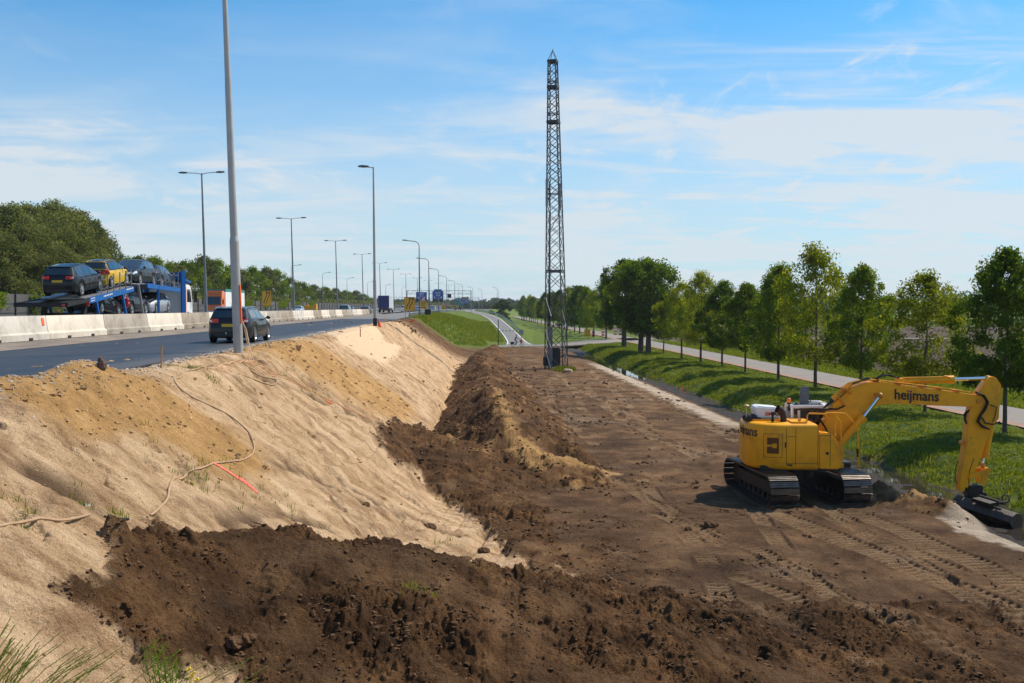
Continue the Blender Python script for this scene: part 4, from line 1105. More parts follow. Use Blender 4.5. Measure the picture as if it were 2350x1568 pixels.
tr = [('hatch', P_silver, 176, -28.4, 1, 'oncoming silver hatchback just right of the yellow arrow sign across the barrier'),
      ('hatch', P_navy, 268, -30.0, 1, 'oncoming dark blue hatchback far along the barrier, leftmost of the distant ones'),
      ('hatch', P_black, 330, -32.5, 1, 'oncoming black hatchback behind the far barrier segments'),
      ('hatch', P_silver, 380, -33.0, 1, 'oncoming silver hatchback farthest left in the distance'),
      ('mpv', P_green, 168, -20.0, 0, 'green-grey people carrier driving away behind the last barrier segments'),
      ('hatch', P_black, 188, -18.6, 0, 'dark red-black hatchback between the people carrier and the blue box lorry'),
      ('mpv', P_white, 248, -15.0, 0, 'white people carrier just right of the blue box lorry'),
      ('hatch', P_silver, 290, -13.8, 0, 'silver hatchback driving away ahead of the white people carrier'),
      ('hatch', P_navy, 350, -18.5, 1, 'small dark blue car under the sign gantry'),
      ('mpv', P_silver, 330, -11.0, 0, 'silver people carrier in the slip lane before the sign gantry'),
      ('hatch', P_white, 440, -14, 0, 'tiny white car beyond the sign gantry'),
      ('mpv', P_black, 66, -23.2, 1, 'dark car half hidden under the tail of the transporter')]
for st_, pt, s, t, f, lb in tr:
    nm = {'hatch': 'hatchback', 'mpv': 'people_carrier'}[st_]
    r_ = make_car(st_, pt, nm, lb, group='cars in the motorway traffic', low=(s > 100), plate=False, antenna=False)
    put(r_, s, t, HW + (.0 if s < 400 else 0), PI if f else 0)
# ------------------------------------------------------------------ excavator
EX = empty('excavator', label='yellow tracked excavator with heijmans lettering reaching into the ditch', cat='excavator')
EC = Vector((9.16, 33.15, 0)); EA = R(-3)
EX.location = EC; EX.rotation_euler = (0, 0, EA)
ca, sa = math.cos(EA), math.sin(EA)
def EL(px, py, yl=0.0):
    """survey point on the machine plane local y = yl -> local (x, z)"""
    d = ray(px, py)
    n = Vector((-sa, ca, 0)); o = Vector((0, 0, CAMZ)) - EC
    k = (yl - o.dot(n)) / d.dot(n); p = o + d * k
    return (p.x * ca + p.y * sa, p.z)
def ELz(zx, zy, yl=0.0):       # from the enlarged survey crop
    return EL(1560.6 + .33594 * zx, 807.84 + .33594 * zy, yl)
Y, YD, BK = M['yellow'], M['yellow_dark'], M['black_steel']
# --- undercarriage (aligned with its own heading)
tv = Vector((-.115, .993, 0)).normalized(); tl = Vector((tv.y, -tv.x, 0))
def WL(v):     # world offset (from EC) -> local of EX
    return Vector((v.x * ca + v.y * sa, -v.x * sa + v.y * ca, v.z))
def trk(side):
    off = tl * (1.16 * side); Lh, Rr = 1.78, .43
    zc = .06 + Rr
    path = []; nst = 30
    for k in range(16): path.append((Lh - k * 2 * Lh / 16, zc + Rr, 0))
    for k in range(12): a = PI / 2 + PI * k / 12; path.append((-Lh + Rr * math.cos(a), zc + Rr * math.sin(a), 0))
    for k in range(16): path.append((-Lh + k * 2 * Lh / 16, zc - Rr, 0))
    for k in range(12): a = -PI / 2 + PI * k / 12; path.append((Lh + Rr * math.cos(a), zc + Rr * math.sin(a), 0))
    P = [Vector((a, 0, b)) for a, b, _ in path]
    # resample evenly
    tot = 0; acc = [0]
    for i in range(len(P)): tot += (P[(i + 1) % len(P)] - P[i]).length; acc.append(tot)
    n = 50; m = MB(); link = MB()
    def at(u):
        u %= tot; i = max(j for j in range(len(acc)) if acc[j] <= u + 1e-9); i = min(i, len(P) - 1)
        a, b = P[i], P[(i + 1) % len(P)]; f = (u - acc[i]) / max((b - a).length, 1e-6); return a + (b - a) * f
    for k in range(n):
        a, b = at(k * tot / n), at((k + .90) * tot / n); c = (a + b) / 2; d = (b - a).normalized(); nn = Vector((-d.z, 0, d.x))
        if (c - Vector((0, 0, zc))).dot(nn) < 0: nn = -nn
        def T(al, ou, la): q = c + d * al + nn * ou; w_ = tv * q.x + off + tl * la + Vector((0, 0, q.z)); return WL(w_)
        l = (b - a).length / 2; W2 = .45
        V = [T(x, o_, y) for x in (-l, l) for o_ in (0, .035) for y in (-W2, W2)]
        m.add(V, [(0, 1, 3, 2), (4, 6, 7, 5), (0, 4, 5, 1), (2, 3, 7, 6), (0, 2, 6, 4), (1, 5, 7, 3)])
        for gx in (-l * .78, 0, l * .78):
            V = [T(gx + x, o_, y) for x in (-.012, .012) for o_ in (.035, .062) for y in (-W2, W2)]
            m.add(V, [(0, 1, 3, 2), (4, 6, 7, 5), (0, 4, 5, 1), (2, 3, 7, 6), (0, 2, 6, 4), (1, 5, 7, 3)])
        V = [T(x, o_, y) for x in (-l * .9, l * .9) for o_ in (-.07, 0) for y in (-.12, .12)]
        link.add(V, [(0, 1, 3, 2), (4, 6, 7, 5), (0, 4, 5, 1), (2, 3, 7, 6), (0, 2, 6, 4), (1, 5, 7, 3)])
    t = m.build('track', M['shoe'], EX)
    link.build('track_chain', BK, t)
    def W(x, la, z): return WL(tv * x + off + tl * la + Vector((0, 0, z)))
    m = MB(); m.bar(W(-1.5, 0, zc), W(1.5, 0, zc), .34, .36)
    for x in (-Lh, Lh): m.cyl(W(x, -.13, zc), W(x, .13, zc), .34, n=18)
    for k in range(7): m.cyl(W(-1.3 + k * .43, -.2, zc - .28), W(-1.3 + k * .43, .2, zc - .28), .10, n=10)
    m.build('track_frame', BK, EX)
trk(-1); trk(1)
m = MB()
m.bar(WL(tl * -1.1 + Vector((0, 0, .52))), WL(tl * 1.1 + Vector((0, 0, .52))), .9, .30); m.cyl((0, 0, .6), (0, 0, 1.0), .62, .62, 24)
m.build('car_body', BK, EX)
# --- house
m = MB(); m.box2((-1.3, -1.28, .98), (1.15, 1.30, 1.14)); m.box2((1.1, -.5, .98), (1.7, 1.30, 1.14)); m.build('platform', BK, EX, bevel=.02)
def house_outline(inset=0.0, x1=.47):
    pts = [(x1, -1.36 + inset)]
    R0 = 1.88 - inset
    for k in range(0, 13):
        a = R(-43 - k * 94 / 12 * 1.0)
    # right flank, rounded tail, left flank
    flank = [(-.62, -1.36 + inset)]
    arc = []
    for k in range(0, 17):
        a = PI / 2 * k / 16
        arc.append((-.62 - (1.07 - inset) * math.sin(a) ** .92, -(1.36 - inset) * max(math.cos(a), 0) ** .62))
    right = [(x1, -1.36 + inset)] + flank + arc[1:]
    left = [(x, -y) for x, y in right[::-1]]
    return right + left[1:]
def loft(levels, name, mt, parent, x1=.47):
    """stacked outlines -> closed shell"""
    m = MB(); n = None
    for z, ins in levels:
        o = house_outline(ins, x1 - ins * .6); n = len(o); m.v += [(a, b, z) for a, b in o]
    for k in range(len(levels) - 1):
        for i in range(n): m.f.append((k * n + i, k * n + (i + 1) % n, (k + 1) * n + (i + 1) % n, (k + 1) * n + i))
    m.f.append(tuple(range(n))[::-1]); m.f.append(tuple(range((len(levels) - 1) * n, len(levels) * n)))
    return m.build(name, mt, parent, smooth=True, angle=32)
house = loft([(1.0, .16), (1.03, .06), (1.09, .01), (1.14, 0), (2.28, 0), (2.37, .02), (2.43, .07), (2.46, .16)], 'engine_housing', Y, EX)
# panel seams on the right flank (y = -1.36)
m = MB(); yy = -1.3635
def seam(x0, z0, x1, z1, w=.012): m.bar((x0, yy, z0), (x1, yy, z1), .006, w)
for x in (-.53, -.24, .44): seam(x, 1.16, x, 2.33)
seam(-.53, 1.22, .46, 1.22); seam(-.53, 2.06, -.24, 2.06)
m.build('panel_seam', BK, house)
m = MB(); m.box((-.56, -1.37, 1.80), (.03, .02, .16)); m.box((.73, -1.37, 1.55), (.08, .02, .08)); m.bar((.82, -1.3585, 1.15), (.82, -1.3585, 2.14), .008, .012); m.bar((.49, -1.3585, 2.10), (.82, -1.3585, 2.10), .008, .012); m.build('panel_handle', BK, house)
m = MB(); m.box((-.42, -1.37, 1.17), (.16, .01, .05)); m.build('makers_plate', BK, house)
# grille on the curved flank: square frame with three openings, bent to the housing
def bend(xa, off=0):   # distance along the outline from the flank corner, rearwards
    o = house_outline(0)[1:18]; acc = 0
    for a, b in zip(o[:-1], o[1:]):
        l = math.hypot(b[0] - a[0], b[1] - a[1])
        if acc + l >= xa: 
            f = (xa - acc) / l; nx, ny = (b[1] - a[1]) / l, -(b[0] - a[0]) / l
            if nx * (a[0] - 0) + ny * a[1] < 0: nx, ny = -nx, -ny
            return a[0] + (b[0] - a[0]) * f + nx * off, a[1] + (b[1] - a[1]) * f + ny * off
        acc += l
    return o[-1]
def bpatch(m, u0, u1, z0, z1, o0, o1):
    n = max(2, int(abs(u1 - u0) / .06)); V = []
    for k in range(n + 1):
        u = u0 + (u1 - u0) * k / n
        for off, z in ((o0, z0), (o1, z0), (o1, z1), (o0, z1)):
            x, y = bend(u, off); V.append((x, y, z))
    fs = [(0, 1, 2, 3), (4 * n + 3, 4 * n + 2, 4 * n + 1, 4 * n)]
    for k in range(n):
        for q in range(4): fs.append((4 * k + q, 4 * k + (q + 1) % 4, 4 * k + 4 + (q + 1) % 4, 4 * k + 4 + q))
    m.add(V, fs)
m = MB(); gu0, gu1, gz0, gz1 = .06, .58, 1.42, 2.12
bpatch(m, gu0, gu1, gz0, gz0 + .10, 0, .02); bpatch(m, gu0, gu1, gz1 - .10, gz1, 0, .02); bpatch(m, gu0, gu0 + .08, gz0 + .10, gz1 - .10, 0, .02); bpatch(m, gu1 - .08, gu1, gz0 + .10, gz1 - .10, 0, .02)
bpatch(m, gu0 + .16, gu1 - .08, 1.74, 1.80, 0, .02); bpatch(m, gu0 + .14, gu0 + .28, 1.70, 1.84, 0, .022)
gr = m.build('side_grille', Y, house)
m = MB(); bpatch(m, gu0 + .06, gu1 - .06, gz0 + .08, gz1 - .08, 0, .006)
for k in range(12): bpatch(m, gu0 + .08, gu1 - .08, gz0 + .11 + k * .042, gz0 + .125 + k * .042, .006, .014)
m.build('grille_mesh', mat('grille_shadow', (.13, .05, .008), .7, 0, .2, 9), gr)  # slats and backing in dark orange, shade of the openings put into the colour
m = MB(); bpatch(m, gu0 - .03, gu1 + .03, gz0 - .025, gz0 - .015, 0, .004); bpatch(m, gu0 - .03, gu1 + .03, gz1 + .015, gz1 + .025, 0, .004)
bpatch(m, gu0 - .03, gu0 - .02, gz0 - .02, gz1 + .02, 0, .004); bpatch(m, gu1 + .02, gu1 + .03, gz0 - .02, gz1 + .02, 0, .004); m.build('panel_seam', BK, house)
# lettering wrapped round the counterweight
V_, F_ = text_mesh('heijmans', .43, .004, .006)
total = bend  # arc mapping: text end sits near the flank
Wd = V_[:, 0].max(); m = MB(); vs = []
ulen = 0; o_ = house_outline(0)[1:]
def full_bend(u, off):
    acc = 0; o = o_
    for a, b in zip(o[:-1], o[1:]):
        l = math.hypot(b[0] - a[0], b[1] - a[1])
        if acc + l >= u:
            f = (u - acc) / l; nx, ny = (b[1] - a[1]) / l, -(b[0] - a[0]) / l
            if nx * (a[0] + .62) + ny * a[1] < 0: nx, ny = -nx, -ny
            return a[0] + (b[0] - a[0]) * f + nx * off, a[1] + (b[1] - a[1]) * f + ny * off
        acc += l
    return o[-1]
for x, y, z in V_:
    px_, py_ = full_bend(.82 + (Wd - x) * .9, .006 + z); vs.append((px_, py_, 2.03 + y))
m.add(vs, F_); m.build('lettering', M['sign_black'], house, fix=False)
# --- front tool box with rounded nose
m = MB()
arc = [(1.55 + .30 * math.sin(a), 1.85 + .36 * math.cos(a) - .12) for a in np.linspace(-.9, PI / 2, 8)]
m.prism([(.475, 1.06), (.475, 2.20), (.80, 2.17), (.92, 2.09), (1.02, 1.96), (1.09, 1.80), (1.14, 1.58), (1.17, 1.35), (1.18, 1.15), (1.12, 1.04)], -1.355, -.62)
nose = m.build('tool_box', Y, EX, bevel=.035, segs=3)
m = MB(); m.box((1.20, -1.0, 1.50), (.14, .5, .42)); m.box((1.16, -1.0, 1.16), (.2, .66, .14)); m.build('step_box', Y, EX, bevel=.02)
m = MB(); m.box((1.08, -1.18, 1.86), (.04, .1, .05)); m.build('work_light', M['orange'], EX)
# deck details on the engine cover
m = MB(); m.box2((-1.45, -.62, 2.46), (-.55, .55, 2.52)); m.box2((-.35, -1.2, 2.46), (.15, -.2, 2.51)); m.build('engine_cover', Y, house, bevel=.015)
m = MB(); m.prism([(-1.30, 2.53), (-1.36, 2.86), (-1.28, 2.93), (-.62, 2.88), (-.42, 2.78), (-.36, 2.60), (-.40, 2.52)], -.45, .35); tank = m.build('white_tank', M['white'], EX, bevel=.05, segs=3)
V_, F_ = text_mesh('BM', .17, .003, .003); m = MB(); m.add([(x - 1.02, -.456 - z, 2.62 + y) for x, y, z in V_], F_); m.build('lettering_red', M['red'], tank, fix=False)
V_, F_ = text_mesh('AIR', .17, .003, .003); m = MB(); m.add([(x - .76, -.456 - z, 2.62 + y) for x, y, z in V_], F_); m.build('lettering', M['sign_black'], tank, fix=False)
m = MB(); m.tube([(-.50, -.75, 2.4), (-.50, -.75, 2.62), (-.53, -.75, 2.74), (-.60, -.76, 2.83), (-.70, -.78, 2.88)], [.10, .10, .11, .125, .14], 14, False); m.build('exhaust_pipe', mat('rusty_exhaust', (.045, .03, .025), .7, .4, .3, 7), EX, smooth=True)
m = MB(); m.tube([(-.86, -.85, 2.45), (-.86, -.85, 2.72)], .035, 8); m.cyl((-.86, -.85, 2.72), (-.86, -.85, 2.78), .065, n=10); m.cyl((-.86, -.85, 2.5), (-.86, -.85, 2.54), .06, n=10); m.build('fluid_valve', BK, EX)
m = MB(); m.sphere((-1.48, -.35, 2.56), .22, 10, 6, (1.2, 1, .55)); m.box((-1.42, -.3, 2.50), (.5, .6, .1)); m.build('pump_cover', BK, EX, smooth=True)
m = MB(); m.cyl((-1.62, -.5, 2.44), (-1.62, -.5, 2.90), .018, n=8); m.sphere((-1.62, -.5, 2.94), .09, 12, 6, (1, 1, .45)); m.build('positioning_antenna', mat('antenna_cream', (.55, .42, .25), .5), EX, smooth=True)
m = MB(); m.cyl((-.05, -1.0, 2.50), (-.05, -1.0, 2.57), .05, n=10); m.build('filler_cap', YD, EX)
# --- cab on the far side
cx0, cx1, cy0, cy1 = .02, 1.62, .38, 1.32
m = MB(); m.prism([(cx0, 1.05), (cx0, 2.72), (cx0 + .08, 2.80), (cx1 - .35, 2.80), (cx1, 2.1), (cx1 + .02, 1.05)], cy0 + .03, cy1 - .03)
cab = m.build('cab', M['glass'], EX)
m = MB(); m.box2((cx0 - .05, cy0 - .02, 2.78), (cx1 - .25, cy1 + .02, 2.88)); m.build('cab_roof', M['white'], cab, bevel=.03)
m = MB(); m.bar((cx0 + .22, cy0, 1.05), (cx0 + .22, cy0, 2.8), .06, .06); m.bar((cx0, cy0, 1.05), (cx0, cy0, 2.8), .07, .07); m.bar((cx1 - .32, cy0, 2.8), (cx1, cy0, 2.1), .06); m.bar((cx1, cy0, 2.1), (cx1, cy0, 1.05), .06)
m.box2((cx0 - .03, cy0, 1.05), (cx1, cy0 + .05, 1.6)); m.bar((cx1 - .32, cy1, 2.8), (cx1, cy1, 2.1), .06); m.bar((cx1, cy1, 2.1), (cx1, cy1, 1.05), .06); m.bar((cx0, cy1, 1.05), (cx0, cy1, 2.8), .07, .07)
m.build('cab_frame', M['white'], cab)
m = MB(); m.box2((.10, cy0 + .10, 2.88), (1.05, cy1 - .12, 2.895)); m.build('roof_hatch', M['black_plastic'], cab)
m = MB(); m.tube([(.62, .62, 2.86), (.70, .62, 2.96), (1.12, .62, 2.95), (1.25, .62, 2.85)], .022, 6); m.tube([(.62, 1.1, 2.86), (.70, 1.1, 2.96), (1.12, 1.1, 2.95), (1.25, 1.1, 2.85)], .022, 6); m.build('roof_rail', M['white'], cab, smooth=True)
m = MB(); m.box2((-.16, .5, 2.35), (.0, 1.2, 2.62)); m.box2((-.26, .55, 2.62), (.04, .85, 2.68)); m.build('rear_ledge', mat('grey_fitting', (.35, .36, .37), .5), cab, bevel=.01)
m = MB(); m.cyl((-.05, .55, 2.68), (-.05, .55, 2.95), .03, n=8); m.cyl((-.05, .55, 2.90), (-.05, .55, 2.95), .075, n=12); bc = m.build('beacon_stand', BK, EX)
m = MB(); m.cyl((-.05, .55, 2.95), (-.05, .55, 3.05), .07, .065, 12); m.sphere((-.05, .55, 3.06), .066, 12, 6, (1, 1, .7)); m.build('beacon', mat('amber_lens', (.85, .16, .01), .15, coat=.8), bc, smooth=True)
m = MB(); m.prism([(.36, 2.88), (.35, 3.35), (.42, 3.46), (.62, 3.46), (.66, 3.38), (.64, 2.88)], .74, .82); m.build('screen_panel', mat('grey_panel', (.13, .14, .16), .4, .3), EX, bevel=.015)
m = MB(); m.tube([(.64, .8, 3.3), (.74, .8, 2.9)], .012, 6); m.sphere((.18, .5, 2.93), .045, 8, 5); m.sphere((.95, .55, 2.93), .03, 8, 5); m.build('roof_fittings', BK, cab)
m = MB(); m.sphere((1.05, .2, 2.42), .13, 12, 6, (1.3, .4, .5)); m.bar((.95, .32, 2.38), (1.15, .32, 2.44), .04); m.build('rear_view_mirror', M['chrome_trim'], EX, smooth=True)
# --- boom, by its side outline, plates either side
def side(ptsz, y0, y1, name, mt, bev=.02, parent=EX):
    pts = [ELz(a, b) for a, b in ptsz]; m = MB(); m.prism(pts, y0, y1); return m.build(name, mt, parent, bevel=bev)
boom_out = [(905, 640), (960, 500), (1035, 350), (1150, 243), (1225, 212), (1300, 197), (1380, 199), (1480, 215), (1650, 238), (1880, 268), (2035, 292), (2070, 318), (2068, 348), (2035, 368), (1960, 371), (1700, 361), (1500, 352), (1400, 352), (1330, 362), (1250, 402), (1180, 475), (1090, 592), (1000, 700)]
boom_out = [(a_, b_ + (5 if b_ < 300 and a_ > 1100 else 0)) for a_, b_ in boom_out]
boom = side(boom_out, -.25, .25, 'boom', Y, .03)
b0 = ELz(1030, 470); 
V_, F_ = text_mesh('heijmans', .42, .003, .007)
wd = V_[:, 0].max(); a0 = ELz(1462, 322, -.275); a1 = ELz(1768, 338, -.275); sx = (a1[0] - a0[0]) / wd; sl_ = (a1[1] - a0[1]) / (a1[0] - a0[0])
m = MB(); m.add([(a0[0] + x * sx, -.2755 - z, a0[1] + y * sx * 1.15 + x * sx * sl_) for x, y, z in V_], F_); m.build('lettering', M['sign_black'], boom, fix=False)
m = MB(); q0 = ELz(1548, 270, -.275); q1 = ELz(1572, 271, -.275); m.bar((q0[0], -.278, q0[1]), (q1[0], -.278, q1[1]), .005, .03); m.build('lettering_red', M['red'], boom, fix=False)
# pipes along the boom
m = MB()
def pth(lst, y): return [(ELz(a, b)[0], y, ELz(a, b)[1]) for a, b in lst]
for k, y in enumerate((-.22, -.16, -.10, -.02, .06, .14)):
    m.tube(pth([(1040, 330 - k * 3), (1150, 228 - k * 2), (1230, 200 - k), (1300, 187), (1480, 206), (1660, 228), (1880, 258), (2000, 278)], y), .020, 6)
split_tubes(m, 'hydraulic_pipe', M['yellow'], boom)
m = MB()
for k in range(6):
    a = [(1335, 197), (1480, 222), (1640, 240), (1760, 258), (1880, 272)][k % 5]; x, z = ELz(*a); m.box((x, 0, z + .03), (.07, .56, .10))
x, z = ELz(1130, 262); m.box((x, -.1, z), (.3, .5, .06), ry=.75); x, z = ELz(1085, 330); m.box((x, -.1, z), (.3, .5, .06), ry=.95)
m.build('pipe_clamp', YD, boom, bevel=.008)
m = MB()
for k, y in enumerate((-.2, -.12, -.04, .05, .13)):
    m.tube(pth([(985, 372 + k * 4), (1040, 330), (1110, 262 + k * 3), (1180, 210 + k * 2), (1290, 185 - k * 2)], y), .024, 6)
for k, y in enumerate((-.3, -.22, -.15)):
    m.tube(pth([(770, 385 + k * 4), (880, 380 + k * 3), (990, 385 + k * 5), (1060, 385 - k * 6), (1110, 360 - k * 6)], y), .028, 6)
for k, y in enumerate((-.12, -.05, .03)):
    m.tube(pth([(1330, 185), (1385, 160 - k * 4), (1430, 155 + k * 4), (1490, 178)], y), .022, 6)
for k, y in enumerate((-.3, -.36, -.25, -.2)):
    m.tube(pth([(2000, 280 - k * 4), (2048, 292), (2076, 330 + k * 6), (2060, 380), (2025, 425 + k * 4), (2010, 470), (2035, 505 - k * 5), (2085, 520)], y), .024, 6)
m.tube(pth([(2095, 355), (2138, 372), (2125, 440), (2110, 470)], -.28), .018, 6)
m.tube(pth([(2035, 440), (2060, 480), (2110, 488), (2160, 470)], -.3), .024, 6)
m.tube(pth([(1975, 385), (1945, 420), (1938, 455), (1950, 490)], -.1), .030, 6); m.tube(pth([(1975, 395), (1950, 430), (1955, 470), (1962, 490)], .1), .030, 6)
for k in range(5): m.tube(pth([(930, 430 + k * 8), (960, 480), (985, 520 + k * 6), (1000, 570)], -.28 + k * .03), .022, 6)
m.tube(pth([(1990, 720), (1975, 770), (1962, 800), (1955, 900)], -.2), .012, 6); m.tube(pth([(1900, 745), (1880, 800), (1878, 850), (1890, 900)], .0), .014, 6)
split_tubes(m, 'hydraulic_hose', M['rubber'], boom)
# stick
stick = side([(2030, 262), (2062, 214), (2095, 172), (2122, 164), (2150, 176), (2162, 205), (2177, 212), (2180, 300), (2166, 380), (2163, 452), (2140, 474), (2118, 480), (2100, 545), (2050, 690), (1985, 850), (1945, 945), (1895, 945), (1890, 925), (1912, 780), (1938, 600), (1952, 480), (1968, 380), (1990, 330)], -.20, .20, 'stick', Y, .025)
m = MB(); x, z = ELz(2042, 338, -.3); m.cyl((x, -.34, z), (x, .34, z), .075, n=14); x, z = ELz(1925, 620); m.cyl((x, -.1, z), (x, .1, z), .07, n=12)
x, z = ELz(1340, 292, -.3); m.cyl((x, -.42, z), (x, .42, z), .065, n=12); m.build('pin', YD, boom)
m = MB(); x, z = ELz(1988, 588, -.21); m.box((x, -.204, z), (.13, .006, .11)); x, z = ELz(1988, 625, -.21); m.box((x, -.204, z), (.13, .006, .11)); m.build('warning_sticker', M['sign_yellow'], stick)
m = MB(); x, z = ELz(1988, 588, -.21); 
for a, b in (((-.035, -.025), (.035, -.025)), ((.035, -.025), (0, .035)), ((0, .035), (-.035, -.025))): m.bar((x + a[0], -.209, z + a[1]), (x + b[0], -.209, z + b[1]), .004, .008)
x, z = ELz(1990, 625, -.21); m.bar((x - .03, -.209, z), (x + .02, -.209, z), .004, .008); m.bar((x + .025, -.209, z - .03), (x + .025, -.209, z + .03), .004, .01); m.build('sticker_symbol', M['sign_black'], stick)
# cylinders
def cyl_pair(a, b, c, y, r, name):
    pa, pb, pc = [Vector((ELz(*q)[0], y, ELz(*q)[1])) for q in (a, b, c)]
    m = MB(); m.cyl(pa, pb, r, n=16); m.cyl(pb - (pb - pa).normalized() * .18, pb, r * 1.22, n=16); m.sphere(pa, r * 1.1, 10, 6); o = m.build(name, Y, EX, smooth=True, angle=35)
    m = MB(); m.cyl(pb, pc, r * .52, n=14); m.build('piston_rod', M['chrome'], o, smooth=True, angle=35); m = MB(); m.sphere(pc, r * .9, 10, 6); m.build('rod_eye', YD, o, smooth=True)
for y in (-.40, .40): cyl_pair((1050, 640), (1232, 432), (1340, 292), y, .115, 'boom_cylinder')
cyl_pair((1505, 200), (1868, 188), (2100, 180), 0, .105, 'stick_cylinder')
cyl_pair((2128, 486), (2082, 728), (2068, 775), 0, .10, 'bucket_cylinder')
m = MB(); x, z = ELz(1500, 200); m.box((x, 0, z), (.25, .2, .2)); m.tube(pth([(1520, 175), (1700, 172), (1790, 168), (1830, 172)], -.05), .018, 6); m.tube(pth([(1790, 168), (1800, 162), (1840, 172)], -.1), .022, 6); m.build('cylinder_mount', Y, boom)
# linkage
m = MB()
for y in (-.24, .24):
    m.bar((ELz(1968, 845)[0], y, ELz(1968, 845)[1]), (ELz(2082, 802)[0], y, ELz(2082, 802)[1]), .05, .12)
    m.bar((ELz(2075, 805)[0], y, ELz(2075, 805)[1]), (ELz(2052, 900)[0], y, ELz(2052, 900)[1]), .05, .15)
x, z = ELz(2080, 803); m.cyl((x, -.28, z), (x, .28, z), .09, n=12); x, z = ELz(1968, 845); m.cyl((x, -.28, z), (x, .28, z), .09, n=12)
m.build('bucket_link', Y, EX, bevel=.012)
# rotator and ditching bucket
bx, bz = ELz(1985, 950); 
m = MB(); m.box((bx + .08, 0, bz + .02), (.46, .44, .40)); m.cyl((bx + .10, 0, bz - .15), (bx + .12, 0, bz - .52), .30, n=18); m.box((bx + .14, 0, bz - .60), (.56, .5, .22)); m.cyl((bx + .3, -.28, bz - .1), (bx + .3, .28, bz - .1), .12, n=12); m.cyl((bx - .25, -.2, bz + .1), (bx + .35, .1, bz + .0), .07, n=10)
m.box((bx + .3, -.1, bz - .15), (.2, .3, .3)); m.build('tilt_rotator', BK, EX, bevel=.02)
bk = empty('bucket_mount'); bpy.data.objects.remove(bk)
pa = G(2182, 1150, -.12); pb = G(2330, 1212, -.45)
ax = (pb - pa); mid = (pa + pb) / 2; ax.normalize()
ax = Vector((.54, -.83, -.13)).normalized(); wv_up = Vector((0, 0, 1)); sidev = ax.cross(wv_up).normalized(); upv = sidev.cross(ax).normalized()
mid = D(2262, 1176, 31.9)
def BW(a, b, c): 
    w_ = mid + ax * a + sidev * b + upv * c - EC; return WL(w_)
m = MB(); prof = [(a_ * .95, b_ * .95) for a_, b_ in [(.34, .02), (.22, .20), (.02, .29), (-.20, .24), (-.36, .08), (-.42, -.14), (-.34, -.36), (-.16, -.50)]]
inner = [(a * .9 + .02, b * .9 + .015) for a, b in prof]
for a0_, a1_ in ((-.98, .98),):
    n = len(prof); vs = []
    for a in (a0_, a1_): vs += [BW(a, b, c) for b, c in prof] + [BW(a, b, c) for b, c in inner]
    fs = []
    for i in range(n - 1):
        fs.append((i, i + 1, 2 * n + i + 1, 2 * n + i)); fs.append((n + i, 3 * n + i, 3 * n + i + 1, n + i + 1))
    for o2 in (0, 2 * n): fs += [(o2 + i, o2 + n + i, o2 + n + i + 1, o2 + i + 1) for i in range(n - 1)]
    fs.append((0, 2 * n, 3 * n, n)); fs.append((n - 1, 2 * n - 1, 4 * n - 1, 3 * n - 1))
    m.add(vs, fs)
for a in (-1.0, 1.0):
    vs = [BW(a, b, c) for b, c in prof] + [BW(a + .02 * (-1 if a > 0 else 1), b, c) for b, c in prof]; n = len(prof)
    m.add(vs, [tuple(range(n)), tuple(range(n, 2 * n))[::-1]] + [(i, i + 1, n + i + 1, n + i) for i in range(n - 1)])
bucket = m.build('bucket', mat('bucket_steel', (.075, .055, .042), .55, .2, .4, 5, dirt=.8, dirtcol=(.12, .075, .045), bump=.4), EX)
m = MB(); m.bar(BW(-.3, .1, .36), BW(.3, .1, .36), .5, .1); m.cyl(BW(-.35, -.1, .42), BW(.5, -.1, .42), .05, n=10)
ring = [BW(.55 + .12 * math.cos(a), -.05, .60 + .12 * math.sin(a)) for a in np.linspace(0, 2 * PI, 17)]; m.tube(ring, .02, 6, False); m.bar(BW(.35, 0, .42), BW(.62, .02, .46), .04)
m.build('bucket_bracket', BK, bucket)
# handrails
m = MB()
m.tube(pth([(815, 500), (820, 410), (832, 398), (945, 402), (950, 432), (915, 438)], -1.0), .024, 8)
m.tube(pth([(950, 398), (1030, 398), (1078, 402), (1150, 480), (1160, 520), (1166, 640), (1166, 765), (1155, 780), (1135, 778)], -.9), .024, 8)
m.tube(pth([(1000, 545), (1003, 400)], -1.15), .022, 8); m.tube(pth([(1042, 570), (1040, 452), (1008, 420)], -1.05), .022, 8)
m.build('handrail', Y, EX, smooth=True)
m = MB(); m.tube(pth([(1160, 635), (1160, 690)], -.9), .035, 8); m.build('rail_joint', BK, EX)
